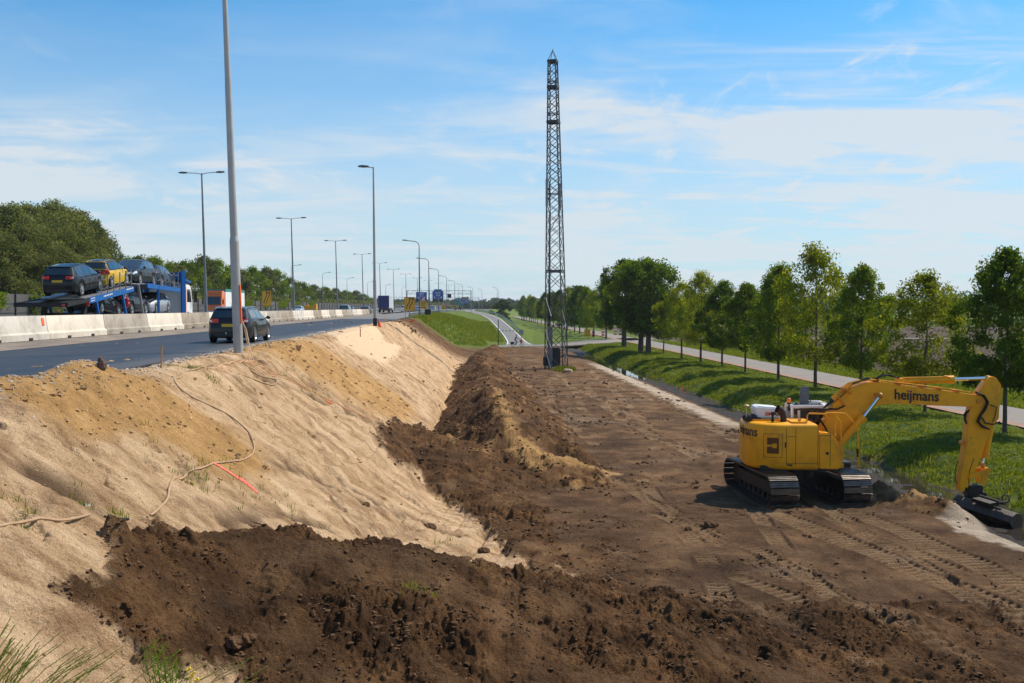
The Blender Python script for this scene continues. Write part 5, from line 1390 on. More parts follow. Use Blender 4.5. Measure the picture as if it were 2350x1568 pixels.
# ------------------------------------------------------------------ lamp columns
def lamp(name, label, group, H_, kind, lean=(0, 0), r0=.11, steel=None):
    """kind: 'double' (flat T), 'curved' (single bent arm), 'single' straight short arm; the arm points to local -X"""
    root = empty(name, label=label, cat='street lamp', group=group); st = steel or M['lamp_steel']
    m = MB(); zt = H_ - (.9 if kind == 'curved' else 0)
    m.cyl((0, 0, -.4), (0, 0, H_ * .3), r0, r0 * .95, 12); m.cyl((0, 0, H_ * .3), (0, 0, H_ * .7), r0 * .78, r0 * .66, 12); m.cyl((0, 0, H_ * .7), (0, 0, zt), r0 * .62, r0 * .45, 12)
    m.cyl((0, 0, H_ * .3 - .02), (0, 0, H_ * .3 + .15), r0 * .97, r0 * .78, 12)
    m.build('pole', st, root, smooth=True, angle=35)
    heads = []
    if kind == 'double':
        m = MB()
        for sg in (-1, 1): m.tube([(0, 0, H_ - .1), (sg * .5, 0, H_ + .02), (sg * 1.3, 0, H_ + .06)], .035, 6)
        m.build('arm', st, root, smooth=True); heads = [(-1.75, 0, H_ + .07, .02), (1.75, 0, H_ + .07, -.02)]
    elif kind == 'curved':
        m = MB(); P = [(0, 0, zt - .1)] + [(-.9 + .9 * math.cos(a), 0, zt + .75 * math.sin(a)) for a in np.linspace(0, PI / 2, 7)] + [(-1.9, 0, zt + .86)]
        m.tube(P, r0 * .42, 8); m.build('arm', st, root, smooth=True); heads = [(-2.25, 0, zt + .90, .06)]
    else:
        m = MB(); m.tube([(0, 0, H_ - .05), (-.5, 0, H_ + .02)], .04, 6); m.build('arm', st, root); heads = [(-.75, 0, H_ + .04, .03)]
    for hx, hy, hzz, tl_ in heads:
        m = MB(); m.prism([(-.42, -.03), (-.40, .05), (-.1, .11), (.40, .07), (.42, -.03), (0, -.07)], -.16, .16)
        h = m.build('lamp_head', M['lamp_head'], root, bevel=.02); h.location = (hx, hy, hzz); h.rotation_euler = (0, tl_, 0)
    return root
ordn = ['nearest', 'second', 'third', 'fourth', 'fifth', 'sixth', 'seventh', 'eighth', 'ninth', 'tenth', 'eleventh', 'twelfth']
# big near pole, head above the frame
near = lamp('lamp_column', 'tall grey lamp column at the roadside in front of the station wagon, orange sleeve at its foot', 'lamp columns along the new lane', 12.6, 'single', r0=.155, steel=M['pole_near'])
pb_ = G(548, 822, 4.45); near.location = (pb_.x, pb_.y, 4.45); near.rotation_euler = (0, R(-1.7), TH)
m = MB(); m.box((.13, -.03, 1.75), (.05, .14, 1.25)); sl2 = m.build('cable_sleeve', M['orange'], near, bevel=.015)
second = lamp('lamp_column', 'lamp column at the far end of the pale sand slope, orange cone at its foot', 'lamp columns along the new lane', 12.3, 'single', r0=.13, steel=M['pole_near'])
pb_ = G(861, 750, 4.6); second.location = (pb_.x, pb_.y, 4.45); second.rotation_euler = (0, R(-.4), TH)
m = MB(); m.cyl((0, 0, -.1), (0, 0, .8), .16, n=12); m.build('dark_base_sleeve', M['sign_black'], second)
cur0 = lamp('lamp_column', 'tallest of the curved lamp columns right of the yellow arrow sign', 'curved lamp columns along the right verge', 12.3, 'curved', r0=.15)
cl = [(963, 549, -7.4, 0), (985, 590, -8.0, -1.2), (1006, 614, -7.6, 0), (1022, 632, -7.0, 0), (1032, 645, -7.2, 0), (1041, 654, -7.0, 0)]
spots = [(162, -7.4), (220, -7.9), (280, -7.6), (345, -7.0), (405, -6.5), (470, -6.6), (535, -6.0), (600, -6)]
for i, (s, t) in enumerate(spots):
    o = cur0 if i == 0 else copy_tree(cur0, label='%s curved lamp column of the right verge, counted from the arrow sign' % ordn[i])
    p = STC(s, t); o.location = (p.x, p.y, 4.3); o.rotation_euler = (0, R(-1.1 if i == 1 else -.3), TH)
# double-armed median lamps
md0 = lamp('median_lamp_column', 'nearest double-armed lamp column behind the car transporter cab', 'double-armed lamp columns on the median', 14.0, 'double', r0=.15)
for i in range(12):
    s = 98.7 + i * 49.9
    o = md0 if i == 0 else copy_tree(md0, label='%s double-armed lamp column of the median row' % ordn[i])
    p = STC(s + .6, -24.9); o.location = (p.x, p.y, 4.85); o.rotation_euler = (0, R(-1.3), TH)
wl0 = lamp('wall_lamp_column', 'nearest curved lamp column in front of the noise wall', 'curved lamp columns along the noise wall', 12.3, 'curved', r0=.12)
for i in range(10):
    s = 268 + i * 57
    o = wl0 if i == 0 else copy_tree(wl0, label='%s curved lamp column along the noise wall' % ordn[i])
    p = STC(s, -45.3); o.location = (p.x, p.y, 4.7); o.rotation_euler = (0, R(.5), TH + PI)
for i, (s, t) in enumerate([(620, 2.5), (560, 5.5)]):
    o = copy_tree(cur0, label='%s lamp column beside the slip road right of the far gantry' % ('taller' if i == 0 else 'smaller')); p = STC(s, t); o.location = (p.x, p.y, 4.6)
    o['group'] = 'lamp columns by the slip road'

# ------------------------------------------------------------------ concrete barrier
def barrier_mat(name, c, stain):
    return mat(name, c, .85, 0, .16, 1.1, bump=.25, bscale=14, dirt=stain, dirtcol=(.14, .105, .075))
BMs = [barrier_mat('concrete_cream', (.60, .535, .44), .3), barrier_mat('concrete_grey', (.34, .30, .25), .75), barrier_mat('concrete_light', (.52, .48, .42), .5), barrier_mat('concrete_brown', (.30, .25, .19), .9)]
def barrier_mesh():
    m = MB(); Lb = 6.50; H_ = .955
    prof = [(-.30, 0), (-.30, .24), (-.19, .31), (-.10, H_ - .02), (-.08, H_), (.08, H_), (.10, H_ - .02), (.19, .31), (.30, .24), (.30, 0)]
    m.prism(prof, -Lb / 2, Lb / 2, 'y')
    return m
proto = barrier_mesh().build('body', BMs[0], None, bevel=.012); pm = proto.data; bpy.data.objects.remove(proto)
pms = []
for k in range(4):
    q = pm.copy(); q.materials.clear(); q.materials.append(BMs[k]); pms.append(q)
fm = MB()
fm.box((.28, 0, .06), (.12, .28, .1))
fo = fm.build('lifting_slot', M['sign_black'], None); fmesh = fo.data; bpy.data.objects.remove(fo)
s0b = 37.95 ; seq = [2, 0, 1, 0, 3, 0, 1, 2, 1, 3, 1, 2, 3, 2, 3, 1, 0, 3, 0, 1, 3, 2, 0, 1]
colname = ['cream', 'dirty grey', 'light grey', 'brown stained']
KB = 2350 * 17.05   # spacing survey
for i in range(-3, 26):
    k = seq[(i + 3) % len(seq)] if i > -1 else 2
    k = [2, 0, 1, 0, 3, 0, 1, 2, 1, 3, 2, 0, 3, 0, 1, 0, 3, 1, 2, 0, 1, 3, 0, 1, 2, 0, 1, 3][max(i, 0)]
    ss_ = .76 + 2350 * 17.05 / (1071 - 100.7) + 6.53 * (i - .5)
    if ss_ > 178: break
    root = empty('concrete_barrier'); p = ST(ss_, -17.05); root.location = (p.x, p.y, 4.80); root.rotation_euler = (0, 0, TH)
    b_ = bpy.data.objects.new('barrier_body', pms[k]); COL.objects.link(b_); b_.parent = root
    for y in (-1.35, 1.35): f_ = bpy.data.objects.new('lifting_slot', fmesh); COL.objects.link(f_); f_.parent = root; f_.location = (0, y, 0)
    if i < 0: lb = 'light grey concrete barrier segment outside the frame to the left'
    elif i < 12: lb = '%s %s concrete barrier segment in the row, counted from the left frame edge' % (['first', 'second', 'third', 'fourth', 'fifth', 'sixth', 'seventh', 'eighth', 'ninth', 'tenth', 'eleventh', 'twelfth'][i], colname[k])
    else: lb = 'distant %s concrete barrier segment beyond the station wagon' % colname[k]
    tag(root, lb, 'barrier', 'concrete barrier segments along the motorway')
    if i == 0:
        m = MB(); m.box((.145, 2.9, .72), (.012, .22, .3), ry=-.16); o = m.build('orange_reflector', M['orange'], root)
    if i == 3:
        pass
# ------------------------------------------------------------------ noise wall with creepers
nw = empty('noise_wall', label='long dark grey noise wall behind the motorway, creepers hanging over it', cat='noise wall')
V = []; ss2 = list(np.concatenate([np.linspace(20, 300, 60), np.linspace(306, 1100, 80)]))
for s in ss2:
    a = STC(s, -46.6); b = STC(s, -46.8)
    V += [(a.x, a.y, 4.6), (a.x, a.y, 7.45), (b.x, b.y, 7.45), (b.x, b.y, 4.6)]
n = len(ss2); Fq = [(i * 4 + k, i * 4 + k + 1, i * 4 + k + 5, i * 4 + k + 4) for i in range(n - 1) for k in range(3)]
m = MB(); m.add(V, Fq); m.build('wall_panels', mat('noise_wall_panel', (.075, .072, .070), .8, 0, .2, .5), nw)
m = MB(); m.box((0, 0, 1.45), (.22, .16, 2.95)); pp = m.build('wall_post', mat('wall_post', (.05, .05, .052), .7), nw)
for k in range(90):
    o = pp if k == 0 else pp.copy()
    if k: COL.objects.link(o); o.parent = nw
    p = STC(60 + k * 6, -46.55); o.location = (p.x, p.y, 4.6); o.rotation_euler = (0, 0, TH)
m = MB()
for k in range(2):
    for i in range(n - 1):
        a, b = STC(ss2[i], -46.57), STC(ss2[i + 1], -46.57); zz = 5.5 + k * .95
        m.bar((a.x, a.y, zz), (b.x, b.y, zz), .03, .04)
m.build('wall_rail', M['black_steel'], nw)

# ------------------------------------------------------------------ gantries
def gantry(label, s, t0, t1, H_, signs, mid=None):
    root = empty('sign_gantry', label=label, cat='gantry'); a = STC(s, t0); b = STC(s, t1)
    root.location = (a.x, a.y, 4.8); ang_ = math.atan2(b.y - a.y, b.x - a.x); root.rotation_euler = (0, 0, ang_)
    L_ = (b - a).length; g = M['galv']
    for x in [0, L_] + ([mid] if mid else []):
        m = MB(); m.box((x, 0, H_ / 2), (.34, .34, H_)); m.build('gantry_post', g, root)
    m = MB(); h = 1.25
    for y in (-.5, .5):
        for z in (H_ - h, H_): m.bar((0, y, z), (L_, y, z), .14)
        n = int(L_ / 1.25)
        for k in range(n):
            x0, x1 = k * L_ / n, (k + 1) * L_ / n
            m.bar((x0, y, H_ - h if k % 2 else H_), (x1, y, H_ if k % 2 else H_ - h), .07)
    m.build('truss', g, root)
    for (x, w_, z0, z1, kind) in signs:
        m = MB(); m.box((x, -.65, (z0 + z1) / 2), (w_, .1, z1 - z0)); o = m.build('blue_sign' if kind != 'm' else 'matrix_sign', M['sign_blue'] if kind != 'm' else M['sign_black'], root)
        if kind == 'b':
            m = MB(); 
            for q, (xx, zz, ww) in enumerate([(0, .30, .5), (0, .12, .4), (.02, -.08, .34), (-.3, -.3, .08), (.3, -.3, .08)]):
                m.box((x + xx * w_, -.71, (z0 + z1) / 2 + zz * (z1 - z0)), (ww * w_, .02, .14 if q < 3 else .5))
            m.build('sign_marking', M['white'], o)
            m = MB(); m.box((x, -.66, z0 - .55), (w_, .2, 1.05)); m.build('matrix_sign', M['sign_black'], root)
    return root
k1 = 381 / 2350.
t0, t1 = (935 - 1071) * k1, (1081 - 1071) * k1
def gx(px): return (px - 935) * k1
gantry('nearer sign gantry with two large blue direction signs and dark lane displays', 381, t0 - 1.1, t1 - 1.1, 7.4, [(gx(968), 4.0, 4.3, 6.85, 'b'), (gx(1005.5), 4.1, 4.35, 7.2, 'b'), (gx(1005.5), 2.8, 7.2, 7.9, 'p'), (gx(1031.5), 1.45, 4.7, 6.2, 'm')])
k2 = 630 / 2350.
o2 = float(curve_off(630))
def gx2(px): return (px - 852) * k2
gantry('farther sign gantry with two small blue signs above the slip road', 630, (852 - 1071) * k2 - o2, (1099 - 1071) * k2 - o2, 7.4, [(gx2(1056), 2.7, 3.6, 6.4, 'b'), (gx2(1070), 2.3, 3.5, 6.0, 'b'), (gx2(1082), 1.6, 3.6, 5.2, 'm')], mid=gx2(985))

# ------------------------------------------------------------------ yellow temporary signs
def arrow_mb(w_, h_, x0, flip=1):
    m = MB()
    pts = []
    for k in range(15):
        u = k / 14; x = x0 + flip * .16 * w_ * (math.tanh((u - .5) * 4)); pts.append((x, -.035, (u - .5) * h_ * .68))
    for a, b in zip(pts[:-1], pts[1:]): m.bar(a, b, .012, .07 * w_, up=(0, 1, 0)) if False else m.bar(a, b, .07 * w_, .012, up=(0, 1, 0))
    x, z = pts[-1][0], pts[-1][2]
    m.prism([(x - .13 * w_, z), (x + .13 * w_, z), (x, z + .17 * w_ + .08)], -.042, -.03)
    return m
def arrow_sign(label, loc, w_, h_, zc, legs=2, name='yellow_arrow_sign'):
    root = empty(name, label=label, cat='sign', group='yellow lane arrow signs'); root.location = loc
    m = MB(); m.box((0, 0, zc), (w_, .05, h_)); b = m.build('panel', M['sign_yellow'], root, bevel=.012)
    m = MB(); e = .03
    for z in (zc - h_ / 2 + .04, zc + h_ / 2 - .04): m.box((0, -.028, z), (w_ - .08, .006, .018))
    for x in (-w_ / 2 + .04, w_ / 2 - .04): m.box((x, -.028, zc), (.018, .006, h_ - .08))
    m.build('panel_border', M['sign_black'], b)
    for x0 in (-.12 * w_, .16 * w_):
        o = arrow_mb(w_, h_, x0).build('arrow', M['sign_black'], b); o.location = (0, 0, zc)
    for x in ([-w_ * .32, w_ * .32] if legs == 2 else [-w_ * .4, 0, w_ * .4]):
        m = MB(); m.box((x, .06, zc / 2), (.06, .06, zc)); m.build('post', M['galv'], root)
    return root
arrow_sign('yellow two-arrow sign standing across the barrier in front of the tree line', D(612, 728, 127) * 1.0, 1.12, 1.84, 2.35)
o = [x for x in COL.objects if x.name.startswith('yellow_arrow_sign')][0]; p = o.location; o.location = (p.x, p.y, 4.86)
o.location.z = 4.86
for ch in o.children: pass
zc_needed = (D(612, 685, 127).z - 4.86)
d_ = zc_needed - 2.35
for ch in o.children:
    ch.location.z += d_
a2 = arrow_sign('yellow two-arrow sign on three posts at the edge of the new lane', (D(940, 720, 132).x, 132, 4.45), 1.38, 1.78, D(940, 698, 132).z - 4.45, legs=3)
def work_sign(label, px, py0, py1, Yd, w_, tri=True, base=4.5):
    root = empty('roadworks_sign', label=label, cat='sign', group='yellow roadworks boards'); x = D(px, py0, Yd).x; root.location = (x, Yd, base)
    zt, zb = D(px, py0, Yd).z - base, D(px, py1, Yd).z - base
    m = MB(); m.box((0, 0, (zt + zb) / 2), (w_, .05, zt - zb), ry=R(2)); b = m.build('panel', M['sign_yellow'], root, bevel=.01)
    m = MB()
    for k, (ww, f) in enumerate(((.7, .28), (.5, 0), (.8, -.3))): m.box((0, -.03, (zt + zb) / 2 + f * (zt - zb)), (w_ * ww, .01, .10))
    m.build('panel_marking', M['sign_black'], b)
    if tri:
        m = MB(); s_ = w_ * .9; m.prism([(-s_ / 2, zt + .02), (s_ / 2, zt + .02), (0, zt + .02 + s_ * .9)], -.05, -.02); t_ = m.build('warning_triangle', M['red'], root)
        m = MB(); s2_ = s_ * .62; m.prism([(-s2_ / 2, zt + .13), (s2_ / 2, zt + .13), (0, zt + .13 + s2_ * .9)], -.065, -.051); m.build('triangle_face', M['white'], t_)
        m = MB(); m.box((0, -.07, zt + .3), (.06, .01, .26)); m.build('triangle_symbol', M['sign_black'], t_)
    for xx in (-w_ * .35, w_ * .35): m = MB(); m.box((xx, .05, zb / 2 + .2), (.05, .05, zb + .4)); m.build('post', M['galv'], root)
    return root
work_sign('yellow roadworks board topped by a red warning triangle, behind the tallest curved lamp', 971.5, 692, 709, 168, 1.08)
work_sign('smaller yellow roadworks board with a red triangle under the second blue sign', 1018, 701, 710.5, 255, .95)
work_sign('tiny yellow board at the slip road below the farther gantry, left one', 1038 + 0, 700, 708, 345, 1.0, False)
work_sign('yellow board facing the cycle road beside the barricades', 1348, 756, 773, 196, 1.2, False, base=.1)
work_sign('tiny yellow board at the slip road below the farther gantry, right one', 1049, 701, 708, 390, 1.0, False)
# orange works trailer near the wall lamps
m = MB(); m.box((0, 0, .9), (3.2, 1.6, 1.0)); m.box((1.2, 0, 1.6), (.8, 1.4, .5)); m.box((-.9, 0, 1.5), (.9, .9, .3))
o = m.build('works_trailer', M['sign_yellow'], None, bevel=.06); p = D(713, 704, 262); o.location = (p.x, p.y, 5.0); tag(o, 'yellow orange works trailer parked below the noise wall', 'trailer')
# dark cabinet on the verge
root = empty('roadside_cabinet', label='dark box on the grass verge under the curved lamps', cat='cabinet'); p = D(981, 722, 150); root.location = (p.x, p.y, p.z - .05); root.rotation_euler = (0, R(4), .2)
m = MB(); m.box((0, 0, .42), (.85, .5, .8)); m.build('box', M['sign_black'], root, bevel=.02); m = MB(); m.box((-.3, 0, 0), (.1, .5, .1)); m.box((.3, 0, 0), (.1, .5, .1)); m.build('feet', M['galv'], root)

# ------------------------------------------------------------------ guard rails
def guard(label, ss_, tf, zf, h=.75, side_=-1):
    root = empty('guard_rail', label=label, cat='guard rail', group='steel guard rails')
    m = MB(); prof = [(0, .15), (.04, .10), (0, .04), (.0, -.04), (.04, -.10), (0, -.15)]; V = []
    for s in ss_:
        for dx, dz in prof:
            p = STC(s, tf(s) + dx * side_, zf(s) + h - .15 + dz); V.append(p[:])
    n = len(prof); m.add(V, [(i * n + k, i * n + k + 1, (i + 1) * n + k + 1, (i + 1) * n + k) for i in range(len(ss_) - 1) for k in range(n - 1)])
    o = m.build('rail', M['galv'], root, fix=False); md = o.modifiers.new('t', 'SOLIDIFY'); md.thickness = .01
    m = MB(); m.box((0, 0, h / 2 - .1), (.10, .06, h)); post = m.build('post', M['galv'], root)
    tot = ss_[-1] - ss_[0]; n = min(90, int(tot / 3))
    for k in range(n):
        s = ss_[0] + tot * k / n; q = post if k == 0 else post.copy()
        if k: COL.objects.link(q); q.parent = root
        q.location = STC(s, tf(s) - side_ * .06, zf(s)); q.rotation_euler = (0, 0, TH)
    return root
guard('galvanised guard rail bending down beside the exit ramp', list(np.linspace(205, 372, 60)), lambda s: float(np.interp(s, RAMP_S, RAMP_T)) + 2.3, lambda s: float(ramp_z(s)))
guard('galvanised guard rail along the verge behind the arrow sign', list(np.linspace(140, 372, 60)), lambda s: -7.9 + float(np.interp(s, [140, 300, 372], [0, 0, 2.2])), lambda s: 4.62)
guard('galvanised guard rail along the median of the motorway', list(np.linspace(45, 470, 120)), lambda s: -25.9, lambda s: 4.86)

# ------------------------------------------------------------------ lattice mast
def mast():
    root = empty('lattice_mast', label='tall grey steel lattice mast with antennas standing in the dirt', cat='mast')
    c0 = G(1277, 846, 0.0); Yc = 101.0; c0 = Vector(((1277 - 1175) * Yc / F, Yc, .0)); root.location = c0
    H_ = 30.2; lean = -.40
    phi = R(-18.4)
    def corner(k, z):
        f = z / H_; a = 2.32 / 1.265 * (1 - f) + .94 / 1.265 * f if z < H_ else .94 / 1.265
        q = phi + PI / 4 + PI / 2 * k; r_ = a / math.sqrt(2)
        return Vector((r_ * math.cos(q) + lean * f, r_ * math.sin(q), z))
    st = M['lattice']
    for k in range(4):
        m = MB(); m.bar(corner(k, -.3), corner(k, H_), .085, .085); m.build('leg', st, root)
    lev = [0.0]; z = 0; step = 1.75
    while z < H_ - .3: z += step; step = max(.80, step * .952); lev.append(min(z, H_))
    for k in range(4):
        m = MB(); k2 = (k + 1) % 4
        for i in range(len(lev) - 1):
            m.bar(corner(k, lev[i]), corner(k2, lev[i + 1]), .05, .05); m.bar(corner(k2, lev[i]), corner(k, lev[i + 1]), .05, .05)
        for zz in (9.55, 9.7, 25.0, 28.1, 17.2): m.bar(corner(k, zz), corner(k2, zz), .07, .09)
        m.build('bracing', st, root)
    for zz in (24.2, 27.6, 30.1):
        m = MB()
        for k in range(4):
            a, b = corner(k, min(zz, H_)), corner((k + 1) % 4, min(zz, H_)); c = (corner(0, min(zz, H_)) + corner(2, min(zz, H_))) / 2
            a = c + (a - c) * 1.1; b = c + (b - c) * 1.1; a.z = b.z = zz; m.bar(a, b, .09, .26)
        m.build('platform_ring', st, root)
    m = MB(); c = (corner(0, H_) + corner(2, H_)) / 2; ap = c + Vector((0, 0, 1.0))
    for k in range(4): m.bar(corner(k, H_), ap, .045)
    m.cyl(ap, ap + Vector((0, 0, .12)), .03); m.build('apex', st, root)
    # climbing pegs on one leg
    m = MB(); kl = min(range(4), key=lambda k: corner(k, 10).x)
    for i in range(58):
        z = 3 + i * .46; a = corner(kl, min(z, H_)); m.bar(a, a + Vector((-.17, 0, 0)), .016)
    m.build('climbing_pegs', st, root)
    # antennas
    al = corner(kl, 16); 
    for x, z0, z1, w_ in ((al.x + .02, 15.9, 18.6, .24), (max(corner(k, 16).x for k in range(4)) - .28, 15.6, 18.2, .2), (al.x + .30, 16.1, 18.3, .14)):
        m = MB(); m.box((x, -.5 if w_ > .15 else .3, (z0 + z1) / 2), (w_, .14, z1 - z0)); m.build('antenna_panel', mat('antenna_grey', (.22, .23, .24), .5), root, bevel=.03)
    # cable ladder
    m = MB()
    for q in (0, .06, .12): m.tube([(corner(kl, z).x + .30 + q, .1, z) for z in (1.2, 6, 11, 15.5)], .028, 5)
    m.tube([(corner(kl, 14).x + .42, .1, 13.6), (corner(kl, 14).x + .8, -.1, 14.4), (corner(kl, 15).x + 1.15, -.3, 15.0), (corner(kl, 15).x + 1.2, -.4, 15.7)], .035, 6)
    m.build('antenna_cables', M['rubber'], root)
    # white stay tubes low down
    m = MB()
    kr = max(range(4), key=lambda k: corner(k, 2).x)
    for z0 in (5.2, 2.1, .1):
        a = corner(kl, z0 + 1.9); m.bar(a, a + Vector((.55, -.3, -1.9)), .05)
    for z0 in (7.5, 4.2, 1.0):
        a = corner(kr, z0) + Vector((0, -.05, 0)); m.bar(a, a + Vector((-.55, -.2, 2.0)), .05)
    m.build('stay_tube', M['offwhite'], root)
    m = MB(); m.box((-.62, -.55, 2.1), (.42, .14, 4.2)); m.build('cable_duct', mat('duct_grey', (.16, .17, .19), .5, .3), root)
    m = MB(); m.box((-.05, .1, 1.15), (.85, .7, 1.9)); m.box((-1.05, .2, .75), (.5, .5, .9)); m.build('equipment_cabinet', M['sign_black'], root, bevel=.03)
    return root
mast()
p = D(1303, 858, 96); root = None
m = MB()
rr_ = random.Random(3)
for k in range(7): m.sphere((rr_.uniform(-.4, .4), rr_.uniform(-.3, .3), rr_.uniform(0, .15)), rr_.uniform(.15, .3), 8, 5, (1.2, 1, .8))
o = m.build('rubble_lump', mat('pale_rubble', (.45, .34, .22), .95, 0, .3, 3, bump=.5), None); o.location = (p.x, p.y, .02); tag(o, 'pale lump of rubble at the foot of the lattice mast', 'rubble')

# ------------------------------------------------------------------ height bar, barricades, street bits
root = empty('height_bar', label='black post with a striped bar reaching over the exit ramp', cat='height bar'); p = D(1143.5, 784, 163); root.location = (p.x, p.y, 0)
m = MB(); m.cyl((0, 0, 0), (0, 0, 4.1), .07, n=8); m.build('post', M['sign_black'], root)
xe = D(1192, 760, 163).x - p.x; zb_ = D(1170, 759.5, 163).z
for k in range(12):
    if k == 0: seg_w = MB(); seg_b = MB()
    x0_, x1_ = xe * k / 12, xe * (k + 1) / 12; (seg_w if k % 2 else seg_b).box(((x0_ + x1_) / 2, 0, zb_), (x1_ - x0_, .06, .09))
b_ = seg_b.build('bar', M['sign_black'], root); seg_w.build('bar_white_band', M['white'], b_)
m = MB(); m.box((xe + .3, 0, zb_ - .2), (.7, .25, .8)); m.build('counterweight', M['sign_back'], root, bevel=.03)
m = MB(); m.box((xe + .3, 0, (zb_ - .5) / 2), (.1, .1, zb_ - .4)); m.build('rest_post', M['sign_back'], root)
def barricade(label, px, py, Yd):
    root = empty('barricade', label=label, cat='barricade', group='red and white barricades at the junction'); p = D(px, py, Yd); root.location = (p.x, Yd, .22)
    w_ = MB(); r_ = MB()
    for k in range(4): (w_ if k % 2 else r_).box((0, 0, .25 + k * .28), (.62, .06, .28))
    b = r_.build('board', M['red'], root); w_.build('white_stripe', M['white'], b)
    m = MB(); m.cyl((0, 0, 1.35), (0, 0, 1.6), .1, .08, 10); m.build('warning_lamp', M['orange'], root); m = MB(); m.box((0, 0, .05), (.8, .35, .1)); m.build('foot', M['rubber'], root)
for px, py, Yd, lb in ((1362, 778, 205, 'leftmost red and white barricade, right of the yellow board'), (1384, 778, 207, 'second red and white barricade from the yellow board'), (1412, 775, 214, 'third and tallest looking red and white barricade'), (1424, 777, 216, 'rightmost red and white barricade at the junction')):
    barricade(lb, px, py, Yd)
def stake(name, label, px, py, h, mt, r_=.025, lean=.05, cat='stake', fn=None, group=None):
    p = hit(px, py, fn=fn); m = MB(); m.cyl((0, 0, -.1), (lean * h, 0, h), r_, n=6); m.cyl((lean * h, 0, h), (lean * h, .0, h + .015), r_ * 1.2, n=6)
    o = m.build(name, mt, None); o.location = (p.x, p.y, gz_mesh(p.x, p.y) - .02); tag(o, label, cat, group); return o
stake('wooden_stake', 'thin wooden stake at the edge of the fresh lane, left of the big lamp column', 369, 846, .62, M['wood'], .025)
stake('marker_stake', 'red brown stake standing in the smooth pale sand patch', 827, 776, .5, M['red_dull'], .03, 0)
stake('marker_stake', 'thin yellow stake by the dark lane edge before the second lamp column', 882, 733 + 8, .6, M['sign_yellow'], .02)
stake('marker_stake', 'orange stake at the ditch edge, left of a pair', 1566, 923 - 20, .55, M['orange'], .03, 0.02); stake('marker_stake', 'orange stake at the ditch edge, right of a pair', 1576, 930 - 22, .6, M['orange'], .03, .1)
m = MB(); m.cyl((0, 0, 0), (.25, 0, .62), .17, .03, 12); m.box((0, 0, .02), (.4, .4, .04)); o = m.build('traffic_cone', M['orange'], None, smooth=True, angle=40); p = hit(871, 752); o.location = (p.x, p.y, gz_mesh(p.x, p.y)); o.rotation_euler = (0, R(-25), 0); tag(o, 'small orange cone tilted against the second lamp column foot', 'cone')
m = MB(); m.box((0, 0, .1), (.9, .22, .2), ry=-.35, rz=.3); o = m.build('orange_board', M['orange'], None, bevel=.02); p = hit(942, 741); o.location = (p.x, p.y, gz_mesh(p.x, p.y)); tag(o, 'orange board lying on the sand crest below the arrow sign', 'board')
m = MB(); m.prism([(-.07, 0), (-.13, .24), (.03, .20), (.11, .25), (.08, .1), (.05, 0)], -.03, .03); o = m.build('warning_flag', M['cable_orange'], None, bevel=.01); p = hit(686, 806 + 1); o.location = (p.x, p.y, gz_mesh(p.x, p.y)); tag(o, 'small red orange flap sticking out of the sand right of the station wagon', 'flag')
m = MB(); m.cyl((0, 0, 0), (0, 0, .5), .09, .05, 8); o = m.build('marker_stake', M['orange'], None); p = hit(986, 733); o.location = (p.x, p.y, gz_mesh(p.x, p.y)); tag(o, 'short orange marker beside the dark roadside box', 'stake')
# rock on top of the sand heap
m = MB(); m.sphere((0, 0, .06), .10, 7, 5, (1, .8, 1.3)); m.sphere((-.03, 0, .16), .06, 6, 4, (1, .8, 1.2)); o = m.build('stone', mat('brown_stone', (.12, .075, .06), .9, 0, .3, 8, bump=.5), None); p = hit(222, 852); o.location = (p.x + .02, p.y + .2, gz_mesh(p.x, p.y + .2)); tag(o, 'dark brown stone on the peak of the sand heap at the lane edge', 'stone')
# marker posts along the street and field fence posts
fp = None
for k in range(14):
    s = 60 + k * 7.5; p = ST(s, 36.2 + .6 * math.sin(k)); z = gz_mesh(p.x, p.y)
    m = MB(); m.box((0, 0, .5), (.09, .09, 1.0), rx=rr_.uniform(-.15, .15)); o = m.build('fence_post', M['bark'], None); o.location = (p.x, p.y, z); tag(o, 'weathered wooden fence post at the edge of the ploughed field', 'fence post', 'fence posts by the ploughed field')

# ------------------------------------------------------------------ cables
def drape(pts, r_, name, mt, label, cat, lift=None, step=.12, wob=0, jump=None):
    P = [hit(a, b) if not isinstance(a, Vector) else a for a, b in pts]
    out = []
    for i in range(len(P) - 1):
        p0, p1, p2, p3_ = P[max(i - 1, 0)], P[i], P[i + 1], P[min(i + 2, len(P) - 1)]
        n = max(3, int((p2 - p1).length / step))
        for k in range(n):
            u = k / n
            q = .5 * ((2 * p1) + (p2 - p0) * u + (2 * p0 - 5 * p1 + 4 * p2 - p3_) * u * u + (-p0 + 3 * p1 - 3 * p2 + p3_) * u ** 3)
            out.append(Vector((q.x, q.y, gz_mesh(q.x, q.y) + r_ * .7)))
    # let it bridge small hollows
    zz = np.array([q.z for q in out]); 
    for _ in range(6): zz[1:-1] = np.maximum(zz[1:-1], (zz[:-2] + zz[2:]) / 2)
    for q, z in zip(out, zz): q.z = z
    m = MB(); m.tube(out, r_, 7); o = m.build(name, mt, None, smooth=True); tag(o, label, cat); return o
drape([(345, 1190), (372, 1165), (385, 1150), (389, 1125), (396, 1105), (418, 1090), (455, 1078), (490, 1068), (530, 1066), (560, 1060), (580, 1045), (583, 1028), (574, 1005), (552, 980), (520, 955), (470, 928), (430, 908), (405, 885), (401, 872), (412, 862), (450, 852), (500, 842), (530, 836)], .019, 'hose', M['cable_tan'], 'tan hose snaking down the sand slope from the big lamp column', 'hose')
drape([(-20, 1214), (40, 1202), (90, 1196), (130, 1193), (175, 1190), (215, 1190)], .020, 'hose', M['cable_tan'], 'tan hose lying at the left frame edge on the lower sand slope', 'hose')
